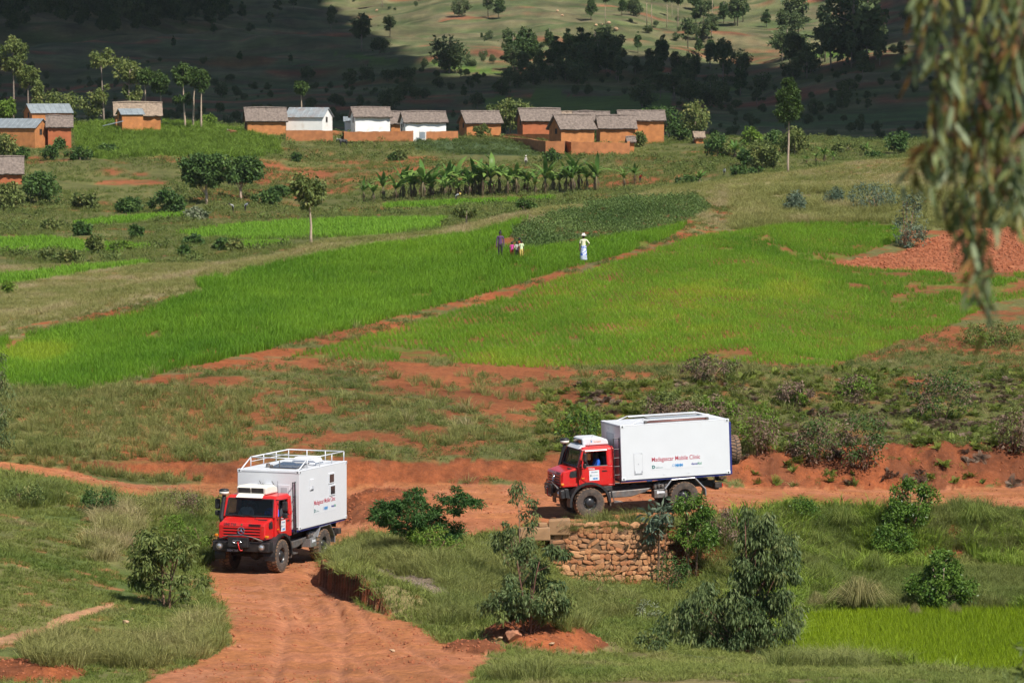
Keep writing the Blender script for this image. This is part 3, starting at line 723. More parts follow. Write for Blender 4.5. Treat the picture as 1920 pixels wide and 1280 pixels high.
C_rice = proto_col('rice', [tuft('rice_tuft', G['rice'], 12, 0.44, 0.09, 0.5, 0.018, s, 0.3) for s in (1, 2, 3, 4)])
C_paddy = proto_col('paddy', [tuft('paddy_tuft', G['paddy'], 10, 0.36, 0.09, 0.28, 0.016, s, 0.15) for s in (1, 2, 3)])
G['pfar'] = leaf_mat('valley_rice_blades', (0.14, 0.29, 0.025), (0.22, 0.38, 0.04), True, .45)
C_pfar = proto_col('pfar', [tuft('valley_rice_tuft', G['pfar'], 10, 0.36, 0.2, 0.4, 0.05, s, 0.15) for s in (1, 2, 3)])
C_grass = proto_col('grass', [tuft('grass_tuft', G['grass'], 16, 0.12, 0.15, 1.5, 0.014, s, 0.5) for s in (5, 6, 7, 8)])
C_long = proto_col('longgrass', [tuft('long_tuft', G['long'], 38, 0.62, 0.17, 1.0, 0.014, s, 0.6) for s in (9, 10, 11, 12)])
G['lush'] = leaf_mat('lush_blades', (0.16, 0.25, 0.035), (0.29, 0.37, 0.06), True, .4)
C_lush = proto_col('lush', [tuft('lush_tuft', G['lush'], 30, 0.62, 0.22, 0.8, 0.035, s, 0.5) for s in (29, 30, 31)])
C_mid = proto_col('midgrass', [tuft('mid_tuft', G['long'], 24, 0.34, 0.16, 1.0, 0.013, s, 0.5) for s in (19, 20, 21)])
C_weed = proto_col('weeds', [leafy('weed', G['weed'], 46, 0.22, 0.22, 0.085, 0.045, s) for s in (1, 2, 3)])
C_cass = proto_col('cassava', [leafy('cassava', G['cassava'], 42, 0.30, 0.42, 0.17, 0.06, s, 0.1) for s in (4, 5, 6)])
C_fern = proto_col('fern', [fern('fern', G['fern'], 9, 0.75, s) for s in (1, 2, 3)] + [leafy('fern_weed', G['fern'], 60, 0.35, 0.4, 0.11, 0.05, 8)])
C_dfern = proto_col('deadfern', [fern('dead_fern', G['deadfern'], 10, 0.7, s, 0.85) for s in (4, 5)])
C_clod = proto_col('clods', [stone_obj('clod', m_clod, s) for s in (1, 2, 3)])
C_grav = proto_col('gravel', [stone_obj('pebble', m_grav, s) for s in (4, 5, 6)])

# rice on the two upland fields, in rows that run up the slope
S = sample(75, 165, 300, seed=1, rows=(0.10, 0.27, 0.19))
nz = fbm(S[0] * .12, S[1] * .06, 301, 4); nf = fbm(S[0] * .6, S[1] * .35, 305, 3); big = fbm(S[0] * .05, S[1] * .03, 309, 3)
yel = np.exp(-((S[4] - 60) / 90) ** 2 - ((S[5] - 665) / 22) ** 2) + .3 * np.exp(-((S[4] - 1230) / 160) ** 2 - ((S[5] - 545) / 26) ** 2)
mA = (S[3] == 2) & (nf > 0.27)
hv = .72 + .55 * fbm(S[0] * .35, S[1] * .2, 307, 3)
scatter('rice_plants', pick(S, mA), C_rice, .95, 1.3, (0.05 + .95 * (nz - .25) + .45 * (nf - .5) + .8 * yel)[mA], 'deep green upland rice on the left field above the footpath', 'rice', seed=2, hvar=hv[mA])
thin = .34 + .05 * sstep(1450, 1800, S[4]) + .12 * sstep(600, 690, S[5])
mB = (S[3] == 3) & (nf * .6 + nz * .4 > thin)
scatter('rice_plants', pick(S, mB), C_rice, .5, .85, (0.26 + 1.15 * (nz - .3) + .5 * (nf - .5) + .6 * yel)[mB], 'lighter thinner green upland rice on the right field below the footpath', 'rice', seed=3, hvar=hv[mB])
S = sample(70, 116, 146, 1380, 2010, seed=4)
nz = fbm(S[0] * .25, S[1] * .12, 311, 3)
m = S[3] == 9
scatter('rice_plants', pick(S, m), C_paddy, .75, 1.1, (.25 + .9 * (nz - .2))[m], 'bright yellow-green paddy rice in the bottom right corner', 'rice', seed=5)
m = (S[3] == 10) & (np.arange(len(S[0])) % 2 == 0)
scatter('rice_plants', pick(S, m), C_mid, .6, 1.0, (.10 + .5 * (nz - .2))[m], 'darker green paddy behind the round shrub on the right', 'rice', seed=6)
# far paddies
S = sample(4.0, 300, 500, -60, 1100, seed=7); m = S[3] == 12
scatter('rice_plants', pick(S, m), C_pfar, 1.0, 1.7, (.35 + .5 * fbm(S[0] * .1, S[1] * .1, 3, 3))[m], 'bright green paddy rice on the flat valley floor', 'rice', seed=8)
# short grass of the meadow, the lawn and the island
S = sample(46, 100, 150, seed=9)
nz = fbm(S[0] * .4, S[1] * .25, 321, 4); nf = fbm(S[0] * 1.3, S[1] * .9, 325, 3)
steep = np.zeros(len(S[0]))
gravel_m = (((S[4] - 830) / 130) ** 2 + ((S[5] - 1100 - .25 * (S[4] - 830)) / 17) ** 2 < 1)
def off_mounds(x, y, ids=range(8)):
    k = np.ones(len(x), bool)
    for i in ids:
        mx, my, rx, ry = MOUNDS[i][:4]; k &= ((x - mx) / rx) ** 2 + ((y - my) / ry) ** 2 > .85
    return k
offm = off_mounds(S[0], S[1])
m = ((S[3] == 7) | (S[3] == 8)) & (nf > .36) & offm
scatter('meadow_grass', pick(S, m), C_grass, .55, 1.15, (.22 + 1.2 * (nz - .25))[m], 'short cropped green grass of the meadows beside the road', 'grass', seed=10, tilt=.2)
m = (S[3] == 20) & (nf > .34) & offm & ~gravel_m & (RNG.uniform(0, 1, len(nf)) < .62)
scatter('bank_grass', pick(S, m), C_grass, .8, 1.9, (.12 + 1.1 * (nz - .2))[m], 'uneven green grass on the banks around the stream bed', 'grass', seed=11, tilt=.25)
# long grass: tan and green clumps
LONG = [(225, 985, 55, 45, .85), (190, 1030, 40, 30, .75), (120, 1225, 90, 32, .62), (260, 1225, 110, 34, .62), (380, 1190, 50, 40, .72), (400, 1215, 35, 30, .6), (200, 945, 30, 20, .6),
        (620, 1035, 40, 25, .35), (700, 1035, 60, 26, .40), (800, 1060, 90, 30, .45), (900, 1085, 100, 45, .42), (960, 1060, 60, 40, .35), (1060, 1150, 80, 45, .35), (1150, 1140, 60, 30, .45),
        (860, 1150, 60, 30, .3), (1400, 1030, 120, 60, .3), (1560, 1030, 60, 40, .15), (1540, 1090, 60, 40, .25), (1500, 980, 50, 25, .2), (1600, 985, 70, 25, .12), (1690, 960, 60, 20, .2),
        (1800, 985, 110, 40, .25), (1640, 1000, 50, 30, .12), (1850, 1020, 90, 25, .35), (1130, 985, 80, 12, .35), (1210, 990, 50, 10, .3), (60, 935, 70, 20, .25), (330, 960, 60, 30, .6),
        (1780, 1140, 120, 10, .3), (1560, 1140, 40, 10, .35), (380, 1040, 30, 30, .12), (350, 1000, 40, 40, .15), (450, 1268, 40, 10, .4), (980, 1272, 60, 8, .4), (1600, 1250, 200, 5, .35)]
S = sample(16, 100, 150, seed=13)
w_ = np.zeros(len(S[0])); tn = np.zeros(len(S[0]))
for (u, v, a, b, t_) in LONG:
    q = np.exp(-(((S[4] - u) / a) ** 2 + ((S[5] - v) / b) ** 2) * 1.1); tn = np.where(q > w_, t_, tn); w_ = np.maximum(w_, q)
nf = fbm(S[0] * .9, S[1] * .6, 331, 3)
m = (w_ * (.45 + nf) > .42) & (S[3] != 1) & (S[3] != 9)
scatter('long_grass', pick(S, m), C_long, .55, 1.25, (tn + .5 * (nf - .5))[m], 'tall tufted grass, tan and green, along the road and stream banks', 'grass', seed=14, tilt=.15)
S = sample(9, 118, 150, 1380, 2010, seed=41); nf = fbm(S[0] * .7, S[1] * .5, 335, 3); bl = fbm(S[0] * .35, S[1] * .3, 337, 3)
m = (S[3] == 20) & (bl * .6 + nf * .4 > .47)
scatter('stream_tussocks', pick(S, m), C_lush, .6, 1.2, (.3 + 1.3 * (bl - .35))[m], 'lush rounded green tussocks between the road and the paddy at the right', 'grass', seed=42, tilt=.15)
# scrub slope above the road
S = sample(9, 152, 200, seed=15); nz = fbm(S[0] * .25, S[1] * .25, 101, 4); nb = fbm(S[0] * 1.1, S[1] * 1.1, 111, 4)
gz = nz * .55 + nb * .45 - .02 + .14 * sstep(420, 60, S[4]) + .07 * sstep(1000, 1400, S[4]) - .12 * np.exp(-((S[4] - 840) / 150) ** 2 - ((S[5] - 700) / 28) ** 2) - .08 * np.exp(-((S[4] - 420) / 180) ** 2 - ((S[5] - 768) / 30) ** 2)
r_ = RNG.uniform(0, 1, len(nz)); slp = (height(S[0], S[1] + .35) - height(S[0], S[1] - .35)) / .7
sc_ = ((S[3] == 0) | (S[3] == 19)) & (slp < .42)
m = sc_ & (gz > .47) & (r_ < .55)
scatter('slope_grass', pick(S, m), C_mid, .45, 1.1, (.22 + 1.1 * (nb - .25) + .1 * sstep(500, 100, S[4]))[m], 'grass tufts on the slope between the road and the fields', 'grass', seed=16)
m = sc_ & (gz > .43) & (r_ >= .55)
scatter('slope_weeds', pick(S, m), C_weed, .4, 1.05, (nb)[m], 'low leafy weeds spread over the red slope above the road', 'weeds', seed=17)
cl = fbm(S[0] * .55, S[1] * .55, 341, 2)
m = sc_ & (cl > .62) & (r_ < .30) & (S[4] < 1500)
scatter('slope_tussocks', pick(S, m), C_long, .6, 1.15, (.26 + 1.2 * (nb - .3))[m], 'taller grass tussocks dotting the slope above the road', 'grass', seed=18)
LEFTS = sc_ & (S[4] < 470) & (S[5] > 735) & (r_ < .75)
scatter('slope_long_grass', pick(S, LEFTS), C_long, .45, .95, (.26 + 1.0 * (nb - .25))[LEFTS], 'dense olive grass on the slope at the left above the track', 'grass', seed=19)
m = sc_ & (S[4] > 1010) & (S[5] > 695 + 40 * np.clip((1500 - S[4]) / 500, 0, 1)) & (fbm(S[0] * .4, S[1] * .4, 351, 3) > .42) & (r_ < .36)
scatter('fern_scrub', pick(S, m), C_fern, .4, .9, (nb * 1.1 - .1)[m], 'yellow-green ferns and scrub on the bank behind the right truck', 'ferns', seed=20)
m = sc_ & (S[4] > 1080) & (S[5] > 715) & (fbm(S[0] * .5, S[1] * .5, 361, 3) > .50) & (r_ > .68)
scatter('dead_ferns', pick(S, m), C_dfern, .4, .85, nb[m], 'brown withered ferns among the scrub on the right bank', 'ferns', seed=21)
bk_ = ((S[3] == 0) | (S[3] == 19)) & (slp >= .42) & (S[4] > 1380); cl = fbm(S[0] * .6, S[1] * .6, 343, 2)
m = bk_ & (cl > .5) & (r_ < .5)
scatter('dead_ferns', pick(S, m), C_dfern, .45, .95, nb[m], 'withered brown growth hanging down the red cut bank at the right', 'ferns', seed=46, tilt=.5)
m = bk_ & (cl < .42) & (r_ < .22)
scatter('bank_weeds', pick(S, m), C_fern, .3, .7, nb[m], 'green weeds clinging to the red cut bank at the right', 'weeds', seed=47, tilt=.4)
# crest grass
S = sample(7, 186, 345, seed=22); nb = fbm(S[0] * .3, S[1] * .15, 371, 4)
m = (S[3] == 11) & (S[5] < 720)
scatter('crest_grass', pick(S, m), C_mid, .5, 1.15, (.46 + .95 * (nb - .25))[m], 'dry olive grass along the crest beyond the fields', 'grass', seed=23)
m = (S[3] == 11) & (S[4] > 1370) & (S[5] > 355) & (nb > .38)
scatter('dry_long_grass', pick(S, m), C_long, .7, 1.25, (.45 + .7 * (nb - .3))[m], 'tall dry grass above the right-hand rice field', 'grass', seed=24)
m = (S[3] == 4) & (RNG.uniform(0, 1, len(nb)) < .62)
scatter('cassava_plants', pick(S, m), C_cass, .7, 1.2, (nb)[m], 'dark blue-green crop on the patch beside the footpath', 'crop', seed=25)
m = (S[3] == 5) & (nb > .42)
scatter('path_weeds', pick(S, m), C_weed, .5, 1.0, nb[m], 'weeds along the red footpath between the rice fields', 'weeds', seed=26)
# valley
S = sample(1.5, 330, 650, -70, 1990, seed=27); nb = fbm(S[0] * .08, S[1] * .08, 381, 4); r_ = RNG.uniform(0, 1, len(nb))
m = (S[3] == 13)
scatter('lush_grass', pick(S, m), C_lush, 1.2, 2.2, (.0 + .16 * nb)[m], 'tall lush green growth on the slope below the village', 'grass', seed=28)
m = (S[3] == 15) & (nb > .33) & (r_ < .75)
scatter('valley_grass', pick(S, m), C_mid, 1.0, 2.0, (.1 + .7 * (nb - .3))[m], 'rough grass across the valley in front of the village', 'grass', seed=29)
m = (S[3] == 15) & (nb > .52) & (r_ > .84)
scatter('valley_scrub', pick(S, m), C_weed, 1.6, 4.2, (nb * .9)[m], 'dark low scrub across the valley in front of the village', 'scrub', seed=30)
m = (S[3] == 14)
scatter('bean_plants', pick(S, m), C_weed, 1.6, 2.6, (nb * .5)[m], 'dark green low crop in front of the village walls', 'crop', seed=31)
# clods and gravel
S = sample(26, 102, 163, seed=33); nb = fbm(S[0] * .8, S[1] * .8, 391, 3); r_ = RNG.uniform(0, 1, len(nb))
edge = fbm(S[0] * .5, S[1] * .35, 81, 3)
onm = ~off_mounds(S[0], S[1], (0, 1, 2, 3, 4))
m = ((S[3] == 1) & (r_ < .40 * sstep(.48, .68, nb))) | (onm & (r_ < .8)) | ((S[3] == 19) & (r_ < .25))
scatter('soil_clods', pick(S, m), C_clod, .015, .07, nb[m], 'loose red clods on the dirt road and soil heaps', 'soil', seed=34, tilt=.8)
S2 = sample(60, 122, 134, 650, 1000, seed=35)
m = (((S2[4] - 830) / 135) ** 2 + ((S2[5] - 1100 - .25 * (S2[4] - 830)) / 16) ** 2 < RNG.uniform(.2, 1.2, len(S2[0])))
scatter('gravel_strip', pick(S2, m), C_grav, .018, .06, RNG.uniform(0, 1, m.sum()), 'strip of pale grey gravel lying on the grassy island', 'gravel', seed=36, tilt=.8)
S = sample(12, 185, 262, 1500, 2010, seed=37); m = (S[3] == 6)
scatter('soil_clods', pick(S, m), C_clod, .05, .16, RNG.uniform(0, 1, m.sum()), 'red clods of the tilled plot behind the hanging branch', 'soil', seed=38, tilt=.8)
# ------------------------------------------------------------------ trucks
DUST = (0.30, 0.16, 0.085)
M = {}
M['red'] = pm('red_paint', (0.56, 0.016, 0.016), 0.32, var=0.05, scale=3, dirt=(0.42, 0.10, 0.06), dirt_amt=0.25, dscale=5, coat=0.35)
M['white'] = pm('white_paint', (0.63, 0.645, 0.675), 0.42, var=0.02, scale=2, dirt=(0.58, 0.57, 0.56), dirt_amt=0.05, dscale=1.6)
M['cream'] = pm('cream_plastic', (0.74, 0.70, 0.62), 0.5, var=0.04)
M['black'] = pm('black_plastic', (0.018, 0.018, 0.02), 0.5, var=0.3, dirt=(0.07, 0.05, 0.04), dirt_amt=0.35, dscale=6)
M['frame'] = pm('dark_frame_paint', (0.022, 0.022, 0.024), 0.55, var=0.3, dirt=(0.10, 0.065, 0.045), dirt_amt=0.5, dscale=4)
M['tyre'] = pm('dusty_tyre_rubber', (0.060, 0.047, 0.040), 0.9, var=0.35, scale=12, dirt=(0.17, 0.115, 0.08), dirt_amt=0.5, dscale=5)
M['tread'] = pm('clay_caked_tread', (0.19, 0.115, 0.07), 0.95, var=0.35, scale=14, dirt=(0.06, 0.048, 0.04), dirt_amt=0.25, dscale=10)
M['rim'] = pm('black_rim', (0.022, 0.023, 0.026), 0.32, var=0.3, dirt=(0.10, 0.07, 0.05), dirt_amt=0.2, dscale=8)
M['chrome'] = pm('chrome', (0.75, 0.76, 0.78), 0.18, 1.0, var=0.05)
M['alu'] = pm('aluminium_plate', (0.52, 0.52, 0.53), 0.42, 0.8, var=0.15, scale=30, dirt=(0.26, 0.18, 0.13), dirt_amt=0.3, dscale=4)
M['steel'] = pm('dusty_steel', (0.16, 0.15, 0.145), 0.55, 0.5, var=0.3, dirt=DUST, dirt_amt=0.35, dscale=5)
M['blue'] = pm('blue_trim', (0.022, 0.028, 0.16), 0.45, var=0.15)
M['seam'] = pm('grey_seam', (0.42, 0.43, 0.46), 0.6, var=0.05)
M['orange'] = pm('orange_lamp', (0.65, 0.20, 0.012), 0.25, var=0.05)
M['redlamp'] = pm('red_lamp', (0.50, 0.010, 0.008), 0.25, var=0.05)
M['lens'] = pm('lamp_lens', (0.62, 0.64, 0.66), 0.1, 0.6, var=0.25, scale=25)
M['cab_in'] = pm('cab_interior', (0.035, 0.036, 0.04), 0.8, var=0.2)
M['seat'] = pm('seat_cloth', (0.05, 0.055, 0.065), 0.9, var=0.2)
M['sticker'] = pm('white_sticker', (0.64, 0.655, 0.685), 0.5, var=0.02)
M['crimson'] = pm('crimson_print', (0.40, 0.012, 0.045), 0.5, var=0.03)
M['teal'] = pm('teal_print', (0.010, 0.13, 0.13), 0.5, var=0.03)
M['sky'] = pm('sky_blue_print', (0.02, 0.22, 0.52), 0.5, var=0.03)
M['navy'] = pm('navy_print', (0.05, 0.06, 0.26), 0.5, var=0.03)
M['leafg'] = pm('green_print', (0.05, 0.26, 0.16), 0.5, var=0.03)
M['ink'] = pm('black_print', (0.02, 0.02, 0.022), 0.5, var=0.03)
M['copper'] = pm('rusty_tube', (0.22, 0.10, 0.085), 0.5, 0.3, var=0.2)
M['dark_glass'] = None
def glass(name, tint, alpha):
    m, t, p = nodes(name)
    p.inputs['Base Color'].default_value = (*tint, 1); p.inputs['Roughness'].default_value = 0.04
    tr = N(t, 'ShaderNodeBsdfTransparent'); tr.inputs[0].default_value = (0.72, 0.78, 0.78, 1)
    mx = N(t, 'ShaderNodeMixShader'); mx.inputs[0].default_value = alpha
    t.links.new(tr.outputs[0], mx.inputs[1]); t.links.new(p.outputs[0], mx.inputs[2]); t.links.new(mx.outputs[0], t.nodes['Material Output'].inputs[0])
    return m
M['glass'] = glass('windscreen_glass', (0.02, 0.025, 0.03), 0.20)
M['dark_glass'] = pm('dark_window_glass', (0.035, 0.032, 0.035), 0.08, var=0.4, scale=5)
M['skin'] = pm('brown_skin', (0.085, 0.040, 0.024), 0.55, var=0.1)
M['shirt_blue'] = pm('blue_shirt', (0.012, 0.10, 0.52), 0.85, var=0.12)
M['shirt_white'] = pm('white_shirt', (0.62, 0.64, 0.68), 0.85, var=0.08)
M['hair'] = pm('black_hair', (0.010, 0.009, 0.009), 0.7, var=0.2)

def text_obj(name, s, size, mat, parent, loc, rot, bold=0.0, width=None, spacing=1.0, shear=0.0):
    c = bpy.data.curves.new(name, 'FONT'); c.body = s; c.size = size; c.extrude = 0.0015; c.offset = bold; c.space_character = spacing; c.shear = shear
    o = bpy.data.objects.new(name, c); COL.objects.link(o)
    bpy.context.view_layer.update()
    me = bpy.data.meshes.new_from_object(o.evaluated_get(bpy.context.evaluated_depsgraph_get()))
    bpy.data.objects.remove(o); bpy.data.curves.remove(c)
    if width:
        xs = [v.co.x for v in me.vertices]; k = width / (max(xs) - min(xs)); x0 = min(xs)
        for v in me.vertices: v.co.x = (v.co.x - x0) * k
    me.materials.clear(); me.materials.append(mat)
    q = link(name, me, parent, loc); q.rotation_euler = rot
    return q

def skin_mesh(name, joints, edges, mats, matfn=None, sub=2):
    """one continuous body grown over a joint skeleton; joints: list of (xyz, radius)"""
    me = bpy.data.meshes.new(name + '_skeleton'); me.from_pydata([j[0] for j in joints], edges, [])
    o = bpy.data.objects.new(name, me); COL.objects.link(o)
    bpy.context.view_layer.objects.active = o
    sk = o.modifiers.new('skin', 'SKIN'); sk.use_smooth_shade = True
    if not me.skin_vertices: 
        bmx = bmesh.new(); bmx.from_mesh(me); bmx.verts.layers.skin.verify(); bmx.to_mesh(me); bmx.free()
    for i, j in enumerate(joints):
        r = j[1] if hasattr(j[1], '__len__') else (j[1], j[1])
        me.skin_vertices[0].data[i].radius = r; me.skin_vertices[0].data[i].use_root = (i == 0)
    sb = o.modifiers.new('sub', 'SUBSURF'); sb.levels = sub; sb.render_levels = sub
    bpy.context.view_layer.update()
    out = bpy.data.meshes.new_from_object(o.evaluated_get(bpy.context.evaluated_depsgraph_get()))
    bpy.data.objects.remove(o); bpy.data.meshes.remove(me)
    out.name = name; out.materials.clear()
    for m in mats: out.materials.append(m)
    for p in out.polygons:
        p.use_smooth = True
        if matfn: p.material_index = matfn(p.center)
    return out

def wheel(parent, name, c, R=0.60, W=0.40, out=1):
    """off-road wheel about the y axis; out is the side the hub faces"""
    e = bpy.data.objects.new(name, None); COL.objects.link(e); e.parent = parent; e.location = c
    h = W / 2
    t = MB(); t.lathe([(0.27, -h*.78), (0.30, -h*.92), (0.42, -h), (0.53, -h*.95), (R-.045, -h*.86), (R-.03, -h*.6), (R-.03, h*.6), (R-.045, h*.86), (0.53, h*.95), (0.42, h), (0.30, h*.92), (0.27, h*.78)], n=40)
    n = 26
    for k in range(n):
        for sgn in (-1, 1):
            a = 2 * math.pi * (k + (0.5 if sgn > 0 else 0)) / n; da = 2 * math.pi / n * 0.30
            sk = 0.09
            vs = []
            for r_ in (R - .035, R):
                for (yy, sh) in ((0.02 * sgn, 0), (h * .97 * sgn, sk)):
                    for s2 in (-1, 1):
                        ang = a + sh + s2 * da; rr = r_ if abs(yy) < h * .5 else r_ - .02
                        vs.append((rr * math.cos(ang), yy, rr * math.sin(ang)))
            t.add(vs, [(0, 1, 3, 2), (4, 6, 7, 5), (0, 2, 6, 4), (1, 5, 7, 3), (2, 3, 7, 6), (0, 4, 5, 1)], 1)
    t.build('tyre', [M['tyre'], M['tread']], e)
    s = out
    rm = MB(); rm.lathe([(0.285, h*.80*s), (0.272, h*.70*s), (0.255, h*.45*s), (0.19, h*.38*s), (0.17, h*.66*s), (0.155, h*.78*s), (0.06, h*.80*s), (0.0, h*.80*s)], n=28)
    rm.lathe([(0.285, -h*.80*s), (0.25, -h*.5*s), (0.0, -h*.4*s)], n=20)
    rim = rm.build('rim', M['rim'], e, smooth=True)
    bl = MB()
    for k in range(10):
        a = 2 * math.pi * k / 10; bl.lathe([(0.0, h*.40*s), (0.016, h*.40*s), (0.016, h*.54*s), (0.0, h*.55*s)], (0.215*math.cos(a), 0, 0.215*math.sin(a)), n=6)
    bl.build('wheel_nuts', M['steel'], rim)
    return e

def person_seated(name, loc, shirt, label, parent=None, wheel_x=0.42):
    e = empty(name, (0, 0, 0), 0, label, 'person')
    J = [((0, 0, 0.08), .15), ((0, 0, 0.30), (.17, .13)), ((0.0, 0, 0.50), (.20, .12)), ((0.01, 0, 0.62), .06), ((0.02, 0, 0.73), (.085, .095)), ((0.03, 0, 0.84), (.085, .10)),
         ((0, .21, 0.50), .065), ((0.10, .27, 0.27), .052), ((0.34, .20, 0.30), .038), ((0, -.21, 0.50), .065), ((0.10, -.27, 0.27), .052), ((0.34, -.20, 0.30), .038),
         ((0.30, .10, 0.06), .09), ((0.48, .11, -0.02), .075), ((0.50, .11, -.30), .055), ((0.30, -.10, 0.06), .09), ((0.48, -.11, -0.02), .075), ((0.50, -.11, -.30), .055)]
    E = [(0, 1), (1, 2), (2, 3), (3, 4), (4, 5), (2, 6), (6, 7), (7, 8), (2, 9), (9, 10), (10, 11), (0, 12), (12, 13), (13, 14), (0, 15), (15, 16), (16, 17)]
    def mf(c):
        if c.z > .60: return 0
        if c.x > .16 and c.z > .2: return 0
        if c.z < .12: return 2
        return 1
    body = link('body', skin_mesh('body', J, E, [M['skin'], shirt, M['seat']], mf), e)
    hm = MB(); hm.lathe([(0, .115), (.06, .10), (.098, .05), (.104, 0.0), (.098, -.035)], (0.015, 0, .80), 'z', n=14)
    hm.build('hair', M['hair'], e, smooth=True)
    return e

def cargo_logo(parent, x0, z0, y, k):
    """the sponsors' row below the truck's name; drawn on the left flank, text reads towards the rear"""
    R_ = (math.pi / 2, 0, math.pi)
    text_obj('lettering', 'Madagascar Mobile Clinic', 0.235, M['crimson'], parent, (x0, y, z0), R_, bold=0.002, width=1.98)
    text_obj('emblem', 'D', 0.165, M['teal'], parent, (x0, y, z0 - .27), R_, bold=0.010)
    b = MB(); b.box(x0 - .44, x0 - .15, y - .001, y + .0015, z0 - .262, z0 - .246); b.box(x0 - .30, x0 - .15, y - .001, y + .0012, z0 - .214, z0 - .208); b.build('emblem_line', M['teal'], parent)
    ring = MB()
    for a0 in range(0, 24):
        a, a2 = 2*math.pi*a0/24, 2*math.pi*(a0+1)/24
        cx_, cz_ = x0 - .88, z0 - .20
        ring.add([(cx_+r*math.cos(t_), y+.0012, cz_+r*math.sin(t_)) for r, t_ in ((.036, a), (.05, a), (.05, a2), (.036, a2))], [(0, 1, 2, 3)])
    ring.build('emblem', M['sky'], parent)
    b = MB(); b.box(x0 - .82, x0 - .76, y - .001, y + .0012, z0 - .258, z0 - .250); b.build('emblem_line', M['seam'], parent)
    text_obj('emblem', 'MHM', 0.135, M['sky'], parent, (x0 - .955, y, z0 - .245), R_, bold=0.008)
    b = MB(); b.box(x0 - 1.24, x0 - .955, y - .001, y + .0012, z0 - .268, z0 - .262); b.build('emblem_line', M['sky'], parent)
    text_obj('emblem', '4ever', 0.125, M['navy'], parent, (x0 - 1.60, y, z0 - .225), R_, bold=0.003, shear=0.25)
    text_obj('emblem', 'Rid', 0.125, M['leafg'], parent, (x0 - 1.87, y, z0 - .225), R_, bold=0.003)

